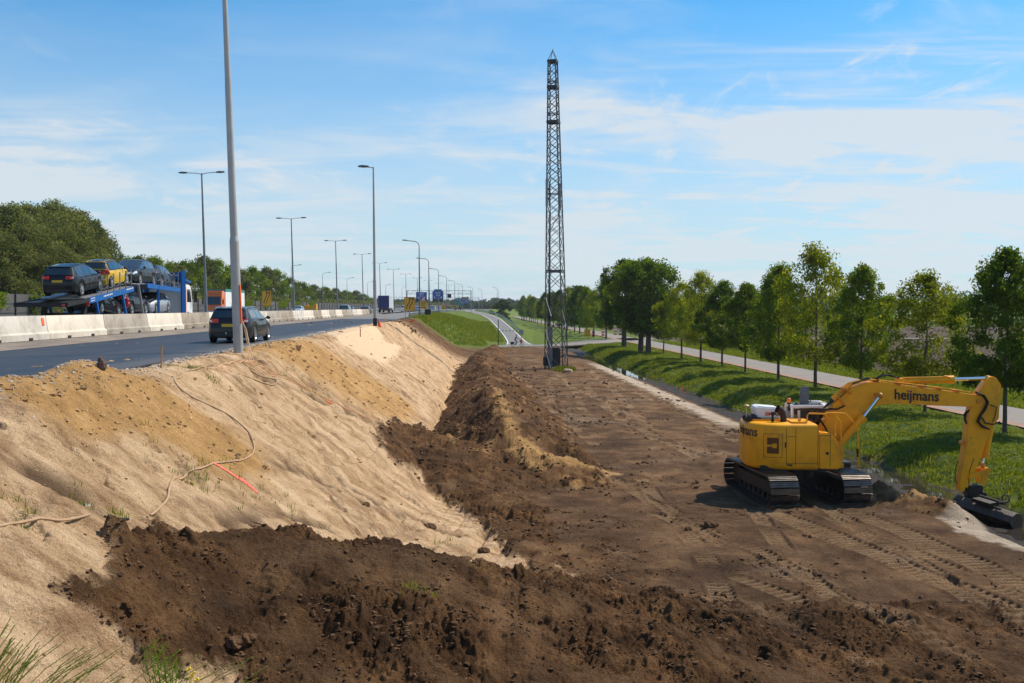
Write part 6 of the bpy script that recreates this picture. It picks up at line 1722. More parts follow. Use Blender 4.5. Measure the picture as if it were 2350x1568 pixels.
drape([(240, 1192), (262, 1198), (280, 1201), (300, 1203)], .020, 'pipe_piece', M['rubber'], 'short black pipe piece on the sand above the dark mound', 'pipe')
drape([(191, 1146), (212, 1152)], .05, 'metal_piece', M['galv'], 'small grey metal piece lying on the sand slope', 'scrap')
for k, (dx, dy) in enumerate([(0, 0), (3, 3), (-2, 5), (5, -2)]):
    drape([(548 + dx, 826), (600 + dx, 846 + dy), (650, 868 + dy), (700, 890 + dy), (755, 918 + dy * .6), (800, 940 + dy * .3), (850, 965 + dy * .2)], .012, 'cable', M['cable_orange'], 'orange cable of the bundle running down the slope, ' + ['straightest one', 'one slightly right', 'lowest one', 'uppermost one'][k], 'cable')
for k in range(7):
    r2 = random.Random(k); a = 468 + k * 8
    drape([(a, 850 + r2.uniform(-6, 6)), (a + 22, 838 + r2.uniform(-4, 4)), (a + 48, 827 + r2.uniform(-3, 5)), (a + 66, 824 + r2.uniform(-2, 8)), (a + 92, 832 + r2.uniform(0, 12)), (a + 130, 852 + r2.uniform(0, 12))], .011, 'cable', M['cable_orange'], 'orange cable looped in the tangle at the foot of the big lamp column', 'cable')['group'] = 'tangled cables at the lamp column'
drape([(560, 828), (572, 850), (620, 868), (636, 882), (615, 888), (580, 874), (540, 850)], .018, 'cable', M['cable_tan'], 'tan cable loop lying below the big lamp column', 'cable')
m = MB()
for k in range(3):
    pw = near.location; st_ = Vector((pw.x + .02, pw.y - .05, pw.z + 1.2)); en = hit(572 + k * 5, 828); 
    P = [st_ + Vector((.12, 0, 0)), Vector((pw.x + .25 + k * .03, pw.y - .2, pw.z + .9)), Vector((pw.x + .42 + k * .03, pw.y - .5, pw.z + .4)), Vector((en.x, en.y, gz_mesh(en.x, en.y)))]
    m.tube(P, .014, 6)
o = m.build('riser_cable', M['cable_orange'], None, smooth=True); tag(o, 'orange cables coming out of the sleeve of the big lamp column', 'cable')
drape([(750, 918), (764, 925)], .030, 'cable_joint', M['orange'], 'orange cable joint on the bundle down the slope', 'cable joint')
# sprayed line on the sand
P = [hit(a, b) for a, b in ((489, 1069), (512, 1080), (540, 1096), (568, 1109), (592, 1121))]; V = []
for i in range(41):
    u = i / 40 * 4; k = min(int(u), 3); q = P[k].lerp(P[k + 1], u - k); d = (P[-1] - P[0]).normalized(); n_ = Vector((d.y, -d.x, 0)); w_ = (.065 - .025 * i / 40) * (1 + .3 * math.sin(i * 1.9))
    for sg in (-1, 0, 1): e = q + n_ * (w_ * sg); V.append((e.x, e.y, gz_mesh(e.x, e.y) + .018))
o = mesh_np('spray_line', np.array(V), grid_faces(41, 3), M['spray']); tag(o, 'bright red spray painted line on the sand below the hose bend', 'paint mark')

# ------------------------------------------------------------------ cyclist
bp_ = G(1186, 796, .10); bp_.z = .105
bike = empty('cargo_bicycle', label='cargo bicycle with an orange box on the cycle road', cat='bicycle'); bike.location = bp_; bike.rotation_euler = (0, 0, R(8))
for x in (-.55, .75):
    m = MB(); r_ = .33 if x < 0 else .30; ring = [(x + r_ * math.cos(a), 0, r_ + .01 + r_ * math.sin(a)) for a in np.linspace(0, 2 * PI, 25)]; m.tube(ring, .025, 6, False)
    for a in np.linspace(0, PI, 7)[:-1]: m.bar((x + r_ * math.cos(a), 0, r_ + r_ * math.sin(a)), (x - r_ * math.cos(a), 0, r_ - r_ * math.sin(a)), .008)
    m.build('wheel', M['rubber'], bike)
m = MB(); m.tube([(-.55, 0, .33), (-.25, 0, .85)], .022, 6); m.tube([(-.25, 0, .35), (-.28, 0, .95)], .022, 6); m.tube([(-.25, 0, .35), (.45, 0, .8)], .022, 6); m.tube([(.75, 0, .3), (.42, 0, 1.05)], .022, 6); m.tube([(-.55, 0, .33), (-.25, 0, .35)], .02, 6)
m.tube([(.42, -.28, 1.08), (.45, 0, 1.06), (.42, .28, 1.08)], .018, 6); m.build('frame', M['black_steel'], bike)
m = MB(); m.box((-.29, 0, .97), (.26, .16, .07)); m.build('saddle', M['rubber'], bike, bevel=.02)
m = MB(); m.box((.68, 0, .86), (.36, .4, .46)); m.build('orange_box', M['orange'], bike, bevel=.03)
for y in (-.22, .22): m = MB(); m.box((-.72, y, .55), (.42, .16, .38)); m.build('pannier', M['sign_black'], bike, bevel=.03)
def skin_fig(name, V_, E_, Rd, mt, root=0, sub=1):
    me = bpy.data.meshes.new(name); me.from_pydata(V_, E_, []); o = bpy.data.objects.new(name, me); COL.objects.link(o)
    md = o.modifiers.new('skin', 'SKIN'); md.use_smooth_shade = True
    for i, r_ in enumerate(Rd): me.skin_vertices[0].data[i].radius = (r_, r_) if not isinstance(r_, tuple) else r_
    me.skin_vertices[0].data[root].use_root = True
    if sub: sd = o.modifiers.new('s', 'SUBSURF'); sd.levels = sub; sd.render_levels = sub
    me.materials.append(mt); return o
VV = [(-.28, 0, 1.05), (-.22, 0, 1.28), (-.10, 0, 1.50), (-.06, 0, 1.60), (-.03, 0, 1.74), (-.08, .19, 1.48), (.12, .22, 1.24), (.40, .24, 1.12), (-.08, -.19, 1.48), (.12, -.22, 1.24), (.40, -.24, 1.12),
      (-.26, .10, 1.0), (.12, .12, .92), (-.12, .12, .50), (.02, .12, .40), (-.26, -.10, 1.0), (.02, -.12, .78), (-.22, -.12, .32), (-.08, -.12, .22)]
EE = [(0, 1), (1, 2), (2, 3), (3, 4), (2, 5), (5, 6), (6, 7), (2, 8), (8, 9), (9, 10), (0, 11), (11, 12), (12, 13), (13, 14), (0, 15), (15, 16), (16, 17), (17, 18)]
RR_ = [.14, .14, .15, .06, .10, .065, .045, .035, .065, .045, .035, .10, .075, .05, .045, .10, .075, .05, .045]
cyc = skin_fig('person', VV, EE, RR_, mat('grey_clothes', (.16, .17, .21), .9), 0); cyc.location = bp_; cyc.rotation_euler = (0, 0, R(8)); tag(cyc, 'cyclist in grey clothes riding the cargo bicycle, leaning forward', 'person')
m = MB(); m.sphere((-.02, 0, 1.77), .105, 10, 7, (1, .9, 1.15)); m.box((.09, 0, 1.76), (.05, .03, .04)); m.build('face', M['skin'], cyc, smooth=True)
m = MB(); m.sphere((-.05, 0, 1.82), .12, 10, 7, (1.05, 1, .9)); m.build('hair', mat('light_hair', (.35, .3, .25), .9), cyc, smooth=True)
m = MB(); m.sphere((.42, .25, 1.11), .04, 8, 5); m.sphere((.42, -.25, 1.11), .04, 8, 5); m.build('hands', M['skin'], cyc, smooth=True)
# ------------------------------------------------------------------ foliage materials
def leaf_mat(name, c0, c1, c2, trans=.45):
    m = bpy.data.materials.new(name); nt = nodes_of(m); N = nt.nodes; L = nt.links
    out = N.new('ShaderNodeOutputMaterial'); d = N.new('ShaderNodeBsdfDiffuse'); t = N.new('ShaderNodeBsdfTranslucent'); g = N.new('ShaderNodeBsdfGlossy'); g.inputs['Roughness'].default_value = .45
    a = N.new('ShaderNodeAttribute'); a.attribute_name = 'rnd'; r = N.new('ShaderNodeValToRGB'); e = r.color_ramp.elements
    e[0].position = 0; e[0].color = (*c0, 1); e[1].position = 1; e[1].color = (*c2, 1); k = e.new(.5); k.color = (*c1, 1)
    L.new(a.outputs['Fac'], r.inputs[0])
    oi = N.new('ShaderNodeObjectInfo'); mr = N.new('ShaderNodeMapRange'); mr.inputs[3].default_value = .78; mr.inputs[4].default_value = 1.2; L.new(oi.outputs['Random'], mr.inputs[0])
    v = N.new('ShaderNodeVectorMath'); v.operation = 'SCALE'; L.new(r.outputs[0], v.inputs[0]); L.new(mr.outputs[0], v.inputs['Scale'])
    L.new(v.outputs[0], d.inputs[0]); v2 = N.new('ShaderNodeVectorMath'); v2.operation = 'MULTIPLY'; v2.inputs[1].default_value = (1.5, 1.35, .5); L.new(v.outputs[0], v2.inputs[0]); L.new(v2.outputs[0], t.inputs[0])
    mx = N.new('ShaderNodeMixShader'); mx.inputs[0].default_value = trans; L.new(d.outputs[0], mx.inputs[1]); L.new(t.outputs[0], mx.inputs[2])
    L.new(mx.outputs[0], out.inputs[0])
    return m
M['leaf_mid'] = leaf_mat('leaf_mid', (.038, .085, .007), (.105, .175, .013), (.24, .29, .024), .5)
M['leaf_lime'] = leaf_mat('leaf_lime', (.080, .118, .007), (.180, .230, .013), (.33, .35, .030), .52)
M['leaf_dark'] = leaf_mat('leaf_dark', (.022, .055, .007), (.058, .110, .011), (.14, .195, .020), .44)
M['leaf_willow'] = leaf_mat('leaf_willow', (.060, .080, .026), (.120, .145, .050), (.22, .235, .105), .42)
M['leaf_far'] = leaf_mat('leaf_far', (.030, .055, .018), (.050, .080, .026), (.08, .11, .04), .3)
M['blade'] = leaf_mat('grass_blade', (.058, .095, .008), (.120, .175, .013), (.25, .245, .06), .42)
M['stem'] = leaf_mat('grass_stem', (.14, .24, .03), (.26, .36, .055), (.46, .44, .15), .4)

def quads_np(C, A, B, tris=False):
    """centres C with half axes A, B -> quads"""
    n = len(C); V = np.stack([C - A - B * .25, C - B, C + A + B * .1, C + B], 1).reshape(-1, 3)
    Q = np.arange(4 * n).reshape(n, 4); return V, Q
def rnd_attr(me, n, rng, base=None):
    a = me.attributes.new('rnd', 'FLOAT', 'FACE'); r = rng.random(n).astype(np.float32) if base is None else base.astype(np.float32); a.data.foreach_set('value', r)
def crown_mesh(name, mt, seed, H_, W_, nb, nl, leaf, shape='egg', ztop=1.0, clump=.5, low=0.0):
    """crown of leaves in clumps; box 0..H_ high, W_ wide"""
    rng = np.random.default_rng(seed); cs = []
    while len(cs) < nb:
        z = rng.random(); 
        if shape == 'egg': r = math.sin(PI * min(max((z * .93 + .05), 0), 1) ** .72) ** .75
        elif shape == 'round': r = math.sqrt(max(0, 1 - (2 * z - 1) ** 2)) ** .8
        elif shape == 'dome': r = math.sqrt(max(0, 1 - z ** 2.2))
        else: r = (1 - z) ** .5 * .95 + .05
        a = rng.random() * 2 * PI; k = rng.random() ** .45
        wob = 1 + .28 * math.sin(a * 3 + seed) * math.sin(z * 7 + seed * 2)
        cs.append((math.cos(a) * r * k * W_ / 2 * wob, math.sin(a) * r * k * W_ / 2 * wob, z * H_))
    cs = np.array(cs); cr_ = clump * (.55 + .9 * rng.random(nb)) ; cb = rng.random(nb)
    idx = rng.integers(0, nb, nl); d = rng.normal(size=(nl, 3)); d /= np.linalg.norm(d, axis=1)[:, None]
    rad_ = rng.random(nl) ** .5
    C = cs[idx] + d * (cr_[idx] * rad_)[:, None] * np.array([1, 1, .75])
    # sprigs poke upwards
    nrm = rng.normal(size=(nl, 3)) * .8 + d * .5 + np.array([0, 0, .5]); nrm /= np.linalg.norm(nrm, axis=1)[:, None]
    a = np.cross(nrm, rng.normal(size=(nl, 3))); a /= np.linalg.norm(a, axis=1)[:, None]; b = np.cross(nrm, a)
    sz = leaf * (.6 + .8 * rng.random(nl))[:, None]
    V, Q = quads_np(C, a * sz, b * sz * .62)
    o = mesh_np(name, V, Q, mt, None, False); rnd_attr(o.data, nl, rng, np.clip(cb[idx] * .5 + rng.random(nl) * .5, 0, 1))
    me = o.data; bpy.data.objects.remove(o); return me
def trunk_mesh(name, H_, r0, crown0, seed, W_=3, forks=9):
    rng = random.Random(seed); m = MB()
    P = [(rng.uniform(-.02, .02) * k, rng.uniform(-.02, .02) * k, H_ * .93 * k / 9) for k in range(10)]
    m.tube([(0, 0, -.3)] + P[0:], [r0 * 1.35] + [max(r0 * (1 - k / 10.), .02) for k in range(10)], 8)
    for k in range(forks):
        u = crown0 / H_ + (1 - crown0 / H_) * (k + .3) / forks * .85; i = min(int(u * 9 / .93), 8); b = P[i]; a = rng.uniform(0, 2 * PI); l = W_ * .42 * (1.1 - u * .8) * rng.uniform(.7, 1.1)
        z0 = u * H_
        q = [(b[0], b[1], z0), (b[0] + math.cos(a) * l * .4, b[1] + math.sin(a) * l * .4, z0 + l * .35), (b[0] + math.cos(a) * l, b[1] + math.sin(a) * l, z0 + l * .75)]
        m.tube(q, [r0 * .35 * (1.15 - u), r0 * .22 * (1.15 - u), .012], 5)
    o = m.build(name, M['bark'], None, smooth=True); me = o.data; bpy.data.objects.remove(o); return me
_tc = {}
def tree(kind, loc, H_, W_, cr0, label, group=None, name='tree', r0=None, rz=None, cat='tree', dense=None):
    """kind -> shared meshes built for a 10 m tree and scaled"""
    if kind not in _tc:
        base = kind.split('#')[0]; sd = int(kind.split('#')[1]) if '#' in kind else 1
        K = {'street': dict(mt='leaf_mid', nb=215, nl=25000, leaf=.135, shape='egg', clump=.95), 'lime': dict(mt='leaf_lime', nb=205, nl=17000, leaf=.125, shape='egg', clump=.98),
             'darkst': dict(mt='leaf_dark', nb=240, nl=31000, leaf=.135, shape='egg', clump=.95), 'oak': dict(mt='leaf_dark', nb=200, nl=18000, leaf=.17, shape='round', clump=1.0), 'oakmid': dict(mt='leaf_mid', nb=200, nl=17000, leaf=.17, shape='round', clump=1.0),  # second oak kind: same round crown with the mid green leaves
             'willow': dict(mt='leaf_willow', nb=300, nl=42000, leaf=.10, shape='dome', clump=.9), 'hedge': dict(mt='leaf_willow', nb=170, nl=13000, leaf=.17, shape='dome', clump=1.05), 'hedgeg': dict(mt='leaf_mid', nb=170, nl=13000, leaf=.17, shape='dome', clump=1.05),
             'far': dict(mt='leaf_far', nb=60, nl=2600, leaf=.34, shape='dome', clump=1.1)}[base]
        cm = crown_mesh('crown_' + base, M[K['mt']], sd * 13 + 5, 10., 10., K['nb'], K['nl'], K['leaf'], K['shape'], clump=K['clump'])
        tm = trunk_mesh('trunk_' + base, 10, .16 if base in ('street', 'lime', 'darkst') else .26, 3.0, sd, 5)
        _tc[kind] = (cm, tm)
    cm, tm = _tc[kind]; rz = random.uniform(0, 6.28) if rz is None else rz
    root = empty(name, loc, 0, label, cat, group)
    t = bpy.data.objects.new('trunk', tm); COL.objects.link(t); t.parent = root; t.scale = (H_ / 10 * (r0 or 1),) * 2 + (H_ / 10,)
    c = bpy.data.objects.new('crown', cm); COL.objects.link(c); c.parent = root; c.location = (0, 0, cr0); c.scale = (W_ / 10, W_ / 10, (H_ - cr0) / 10); c.rotation_euler = (0, 0, rz)
    return root
def at_px(px, py):
    p = G(px, py, .22); return p
GR = 'young street trees between the ditch and the street'
row = [ # base px,py, top py, width px, kind, label, crown base px
 (2305, 1000, 588, 215, 'darkst#1', 'dark dense street tree at the right frame edge behind the excavator stick', 870),
 (2122, 950, 634, 210, 'lime#1', 'wide yellow-green street tree behind the lettering of the excavator boom', 850),
 (1975, 910, 618, 135, 'street#2', 'mid-green street tree right of the tallest slender one', 830),
 (1871, 892, 573, 170, 'lime#2', 'tallest slender street tree, standing behind the raised part of the boom', 850),
 (1786, 873, 616, 130, 'street#3', 'slim green street tree with a pointed crown left of the tallest slender one', 810),
 (1710, 857, 660, 115, 'street#1', 'small dark green street tree, third from the pointed one toward the junction', 790),
 (1657, 842, 651, 100, 'darkst#2', 'dark green small street tree between two yellow-green ones', 785),
 (1608, 834, 628, 105, 'lime#3', 'pale topped street tree right of the three big dark trees', 775),
 (1564, 826, 655, 115, 'lime#1', 'yellow-green street tree in front of the big dark trees', 770),
 (1523, 812, 690, 70, 'lime#2', 'thin small street tree before the junction', 770)]
for (px, py, pt, wp, kd, lb, cb_) in row:
    p = at_px(px, py); H_ = (D(px, pt, p.y).z - .22); W_ = wp * p.y / F; cb2 = D(px, cb_, p.y).z - .22
    tree(kd, (p.x, p.y, gz_mesh(p.x, p.y)), H_, W_ * 1.12, max(cb2 * .82, H_ * .2), lb, GR, 'street_tree', r0=.85)
# three big dark trees
for (px, py, pt, wp, kd, lb) in ((1432, 797, 606, 120, 'oak#1', 'left one of the big dark trees at the junction'), (1471, 809, 600, 150, 'oakmid#2', 'middle one of the big dark trees at the junction'), (1488, 812, 604, 150, 'oak#3', 'right one of the big dark trees at the junction')):
    p = at_px(px, py); H_ = D(px, pt, p.y).z - .2
    tree(kd, (p.x, p.y, gz_mesh(p.x, p.y)), H_, wp * p.y / F, H_ * .24, lb, 'big dark trees at the junction', 'oak_tree', r0=1.25)
# smaller row beyond the junction
n_far = 22
for k in range(n_far):
    s = 186 + k * 13.5 + random.uniform(-2, 2); p = ST(s, 25.2 + random.uniform(-.4, .4)); H_ = random.uniform(8.2, 10.8) * (1.1 if k < 3 else 1)
    tree(['street#1', 'lime#2', 'street#3', 'darkst#1'][k % 4], (p.x, p.y, .15), H_, H_ * .52, 2.2, ('%s tree of the row beyond the junction, counted from the barricades' % ordn[k]) if k < 12 else 'small distant tree of the row beyond the junction', 'trees of the row beyond the junction', 'street_tree')
# second scattered row on the far side of the street beyond the junction
for k, (s, t, h) in enumerate([(205, 47, 11), (215, 60, 12), (232, 52, 10), (250, 75, 13), (268, 56, 10), (300, 68, 12), (330, 60, 11), (300, 95, 13)][2:]):
    p = ST(s, t); tree(['oakmid#2', 'oak#1', 'street#1'][k % 3], (p.x, p.y, .1), h * .8, h * .85, 1.6, '%s bushy tree beyond the ploughed field near the junction, counted from the street' % ordn[k], 'bushy trees behind the junction', 'broadleaf_tree')
# willow by the ramp
p = D(1253 * .918 + 0, 765, 300); 
for (px, py, Yd, h, w_, lb) in ((1152, 712, 345, 8.2, 9, 'round pale green willow right of the bending guard rail'), (1330, 690, 300, 12, 13, 'large round tree behind the mast, between mast and dark trees')):
    x = D(px, py, Yd).x; tree('far#3', (x, Yd, 0), h, w_, .6, lb, None, 'willow_tree')
# ------------------------------------------------------------------ trees behind the noise wall
k = 0
big = [(-30, 137, 14.5, 15), (18, 128, 14.0, 13), (70, 133, 14.6, 14), (125, 140, 15.4, 14), (178, 146, 15.0, 13), (222, 152, 13.4, 10), (45, 160, 15.5, 15), (150, 165, 15.8, 15), (-60, 150, 14.6, 14), (95, 118, 10.5, 12), (180, 128, 9.0, 11), (10, 112, 9.6, 11), (235, 142, 9.5, 8)]
for i, (px, Yd, h, w_) in enumerate(big):
    x = D(px, 700, Yd).x; s, t = toST(x, Yd); p = ST(s, min(t, -51.0 - (h > 12) * 3))
    tree(['willow#1', 'willow#2', 'willow#3'][i % 3], (p.x, p.y, 3.4), h + .9, w_, .4, '%s tall grey-green poplar of the clump at the left frame edge' % (ordn + ['thirteenth'])[i].replace('nearest', 'first'), 'tall trees at the left edge behind the noise wall', 'poplar_tree')
hx = [(262, 592, 9), (292, 592, 9), (330, 590, 9), (368, 594, 9), (405, 606, 8), (440, 600, 9), (475, 591, 10), (508, 600, 9), (545, 612, 9), (582, 614, 9), (616, 616, 9), (640, 622, 9), (668, 640, 9), (696, 648, 9), (722, 655, 9), (748, 660, 9), (772, 663, 9), (796, 667, 9), (818, 668, 9), (836, 676, 9), (850, 684, 9)]
for i, (px, pt, wf) in enumerate(hx):
    tt_ = -52.5 - 1.5 * (i % 2); s = 2350 * -tt_ / (1071 - px) * 1.0; s = min(s, 560); p = ST(s, tt_); H_ = D(px, pt, p.y).z - 4.0
    kd = ['hedge#1', 'hedgeg#2', 'hedge#3', 'hedgeg#1'][i % 4]
    wid = max(9.5, 32 * s / 2350 * 1.6)
    tree(kd, (p.x, p.y, 3.8), max(H_, 4.5), wid, .2, '%s bushy tree in the row above the noise wall, counted away from the tall clump' % (['first'] + ordn[1:] + ['thirteenth', 'fourteenth', 'fifteenth', 'sixteenth', 'seventeenth', 'eighteenth', 'nineteenth', 'twentieth', 'twenty-first'])[i], 'bushy trees above the noise wall', 'bushy_tree')
# fill-in shrubs directly behind the wall
V = []; rng = np.random.default_rng(5); n = 90000
s = 75 + 700 * rng.random(n) ** 1.8; t = -50 - 3.5 * rng.random(n); hh = 3.9 + (4.6 + 1.5 * fbm(s * .12, s * 0, 3, 7)) * rng.random(n) ** .8
X = s * UX + (t + curve_off(s)) * UY; Yv = s * UY - (t + curve_off(s)) * UX
C = np.stack([X, Yv, hh], 1); nr = rng.normal(size=(n, 3)) + [0, 0, .5]; nr /= np.linalg.norm(nr, axis=1)[:, None]; a = np.cross(nr, rng.normal(size=(n, 3))); a /= np.linalg.norm(a, axis=1)[:, None]; b = np.cross(nr, a); sz = (.13 + .0006 * s)[:, None]
Vq, Q = quads_np(C, a * sz, b * sz * .7); o = mesh_np('undergrowth', Vq, Q, M['leaf_willow'], None, False); rnd_attr(o.data, n, rng); o['kind'] = 'stuff'
# creepers hanging over the wall, child parts of the wall
rng = np.random.default_rng(8); Cs = []
for sc_, wid_ in [(92, 1.4), (97, .8), (104, 2.0), (112, 1.0), (116, 2.2), (128, 1.0), (140, 2.5), (171, 3), (190, 2), (205, 4), (221, 5), (240, 5), (262, 8), (285, 6), (310, 8)]:
    k = int(260 * wid_); ss_ = sc_ + rng.normal(size=k) * wid_ * .4; dz = rng.random(k) ** 1.3 * (2.4 if wid_ < 1.5 else 1.6); Cs.append(np.stack([ss_, np.full(k, -46.45) + rng.random(k) * .15, 7.6 - dz], 1))
Cs = np.concatenate(Cs); s, t = Cs[:, 0], Cs[:, 1]; n = len(s); X = s * UX + (t + curve_off(s)) * UY; Yv = s * UY - (t + curve_off(s)) * UX; C = np.stack([X, Yv, Cs[:, 2]], 1)
nr = rng.normal(size=(n, 3)) * .6 + [.6, -.4, .3]; nr /= np.linalg.norm(nr, axis=1)[:, None]; a = np.cross(nr, rng.normal(size=(n, 3))); a /= np.linalg.norm(a, axis=1)[:, None]; b = np.cross(nr, a)
Vq, Q = quads_np(C, a * .11, b * .08); o = mesh_np('creeper', Vq, Q, M['leaf_mid'], nw, False); rnd_attr(o.data, n, rng)

# ------------------------------------------------------------------ far woods as masses
def woods(name, label_none, pts, n, seed, mt='leaf_far'):
    rng = np.random.default_rng(seed); out = []
    for (x0, y0, x1, y1, h, dpt) in pts:
        k = n; u = rng.random(k); d = rng.random(k) * dpt; l = math.hypot(x1 - x0, y1 - y0); nx, ny = -(y1 - y0) / l, (x1 - x0) / l
        prof = h * (.72 + .35 * fbm(u * l * .05, u * 0 + seed, 4, seed) + .22 * np.abs(perlin(u * l * .13, u * 0 + 3, seed)))
        out.append(np.stack([x0 + (x1 - x0) * u + nx * d, y0 + (y1 - y0) * u + ny * d, prof * rng.random(k) ** .55], 1))
    C = np.concatenate(out); n = len(C); nr = rng.normal(size=(n, 3)) + [0, -.4, .5]; nr /= np.linalg.norm(nr, axis=1)[:, None]; a = np.cross(nr, rng.normal(size=(n, 3))); a /= np.linalg.norm(a, axis=1)[:, None]; b = np.cross(nr, a)
    sz = (np.hypot(C[:, 0], C[:, 1]) * .0011)[:, None] * (.7 + .6 * rng.random(n))[:, None]
    Vq, Q = quads_np(C, a * sz, b * sz * .8); o = mesh_np(name, Vq, Q, M[mt], None, False); rnd_attr(o.data, n, rng); o['kind'] = 'stuff'; return o
woods('far_woods', None, [(-210, 950, 20, 1000, 17, 25), (10, 820, 120, 800, 17, 25), (110, 700, 210, 640, 15, 20), (-60, 700, 10, 760, 9, 10)], 9000, 3)
woods('far_woods', None, [(190, 620, 420, 560, 15, 25), (260, 640, 520, 640, 21, 25), (60, 480, 150, 440, 10, 12)], 9000, 4, 'leaf_dark')
woods('far_woods', None, [(-30, 1500, 700, 1400, 18, 30), (-900, 1500, -30, 1500, 14, 30)], 9000, 6)
woods('hedgerow', None, [(70, 330, 160, 300, 3.2, 5)], 5000, 9, 'leaf_mid')

# ------------------------------------------------------------------ grass
def blades(name, mt, P, hgt, wid, seed, per=5, bend_=.5, spread=.08):
    """P (n,3) tuft roots; per-blade single triangles with a bend"""
    rng = np.random.default_rng(seed); n = len(P); P = np.repeat(P, per, 0); hg = np.repeat(hgt, per) * (.55 + .7 * rng.random(n * per)); N_ = n * per
    P = P + np.concatenate([rng.normal(size=(N_, 2)) * spread, np.zeros((N_, 1))], 1)
    a = rng.random(N_) * 2 * PI; d = np.stack([np.cos(a), np.sin(a), np.zeros(N_)], 1); w_ = np.stack([-np.sin(a), np.cos(a), np.zeros(N_)], 1) * (np.repeat(wid, per) if hasattr(wid, '__len__') else wid) * 1.0 if not hasattr(wid, '__len__') else np.stack([-np.sin(a), np.cos(a), np.zeros(N_)], 1) * np.repeat(wid, per)[:, None]
    lean = (.15 + bend_ * rng.random(N_)) * hg
    mid = P + d * (lean * .35)[:, None] + np.array([0, 0, 1.]) * (hg * .6)[:, None]; tip = P + d * lean[:, None] + np.array([0, 0, 1.]) * (hg * .98)[:, None]
    V = np.stack([P - w_, P + w_, mid + w_ * .7, mid - w_ * .7, tip], 1).reshape(-1, 3); b0 = np.arange(N_) * 5
    Q = np.concatenate([np.stack([b0, b0 + 1, b0 + 2], 1), np.stack([b0, b0 + 2, b0 + 3], 1), np.stack([b0 + 3, b0 + 2, b0 + 4], 1)])
    o = mesh_np(name, V, Q, mt, None, False); r = rng.random(N_); rnd_attr(o.data, 3 * N_, rng, np.concatenate([r, r, r])); return o
def zs_np(X, Y_):
    a = np.arctan2(X, Y_); r = np.hypot(X, Y_); ia = np.clip(np.searchsorted(ang, a) - 1, 0, len(ang) - 2); ir = np.clip(np.searchsorted(rad, r) - 1, 0, len(rad) - 2)
    fa = (a - ang[ia]) / (ang[ia + 1] - ang[ia]); fr = (r - rad[ir]) / (rad[ir + 1] - rad[ir])
    return (GZ_[ir, ia] * (1 - fa) + GZ_[ir, ia + 1] * fa) * (1 - fr) + (GZ_[ir + 1, ia] * (1 - fa) + GZ_[ir + 1, ia + 1] * fa) * fr
def st_np(s, t): return s * UX + t * UY, s * UY - t * UX
rng = np.random.default_rng(21); n = 60000
s = 30 + 140 * rng.random(n) ** 1.35; t = 17.7 + 9.1 * rng.random(n); keep = (fbm(s * .8, t * .8, 3, 3) > -.28)
s, t = s[keep], t[keep]; X, Yv = st_np(s, t); z = zs_np(X, Yv)
hg = .10 + .17 * np.clip(fbm(s * .5, t * .5, 3, 12) + .45, 0, 1) + .16 * sstep(21, 18.2, t) * rng.random(len(s)); hg *= np.where(t > 22, .3, .45)
o = blades('bank_grass', M['blade'], np.stack([X, Yv, z], 1), hg, .010 + .00022 * s, 22, 4, .6, .10); o['kind'] = 'stuff'
n = 26000; s = 42 + 130 * rng.random(n) ** 1.3; t = 31.7 + 6.5 * rng.random(n); X, Yv = st_np(s, t); z = zs_np(X, Yv)
o = blades('verge_grass', M['blade'], np.stack([X, Yv, z], 1), .06 + .10 * rng.random(n), .010 + .00022 * s, 23, 4, .6, .12); o['kind'] = 'stuff'
n = 16000; s = 128 + 120 * rng.random(n); t = -7.8 + 17 * rng.random(n); rt_ = np.interp(s, RAMP_S, RAMP_T); gmask = (s - (141 + 1.5 * (t + 7)) > 1) & (np.abs(t - rt_) > 2.2 + 2 * (s < 175)) & ~((s > 152) & (s < 172) & (t > 3)); s, t = s[gmask], t[gmask]; X, Yv = st_np(s, t); z = zs_np(X, Yv)
o = blades('embankment_grass', M['blade'], np.stack([X, Yv, z], 1), .15 + .3 * rng.random(len(s)) ** 2, .04 + s * 0, 24, 4, .6, .2); o['kind'] = 'stuff'
# scattered weeds round the mast and on the slope
pts = []
for k in range(260):
    a = rng.random() * 6.28; r_ = rng.random() ** .8 * 1.0; pts.append((5.0 + math.cos(a) * r_, 98.2 + math.sin(a) * r_ * 1.8))
P = np.array(pts); z = zs_np(P[:, 0], P[:, 1]); o = blades('mast_weeds', M['blade'], np.stack([P[:, 0], P[:, 1], z], 1), .15 + .35 * rng.random(len(P)), .02 + 0 * z, 25, 5, .6, .15); o['kind'] = 'stuff'
pl = []
for (px, py, n_, rr2) in ((440, 1090, 26, .35), (430, 1060, 14, .3), (545, 1110, 10, .3), (250, 1178, 14, .2), (470, 862, 22, .3), (420, 845, 18, .3), (45, 1168, 10, .2), (860, 1000, 10, .4), (700, 880, 18, .6), (740, 900, 16, .5), (1215, 915, 16, .25), (950, 1360, 10, .2), (1010, 1240, 10, .3), (620, 850, 12, .5), (640, 1150, 10, .3), (1005, 1150, 8, .2)):
    c = hit(px, py)
    for _ in range(n_): pl.append((c.x + rng.normal() * rr2, c.y + rng.normal() * rr2))
P = np.array(pl); z = zs_np(P[:, 0], P[:, 1]); o = blades('slope_weeds', M['blade'], np.stack([P[:, 0], P[:, 1], z], 1), .05 + .10 * rng.random(len(P)), .006 + 0 * z, 26, 6, .8, .05); o['kind'] = 'stuff'

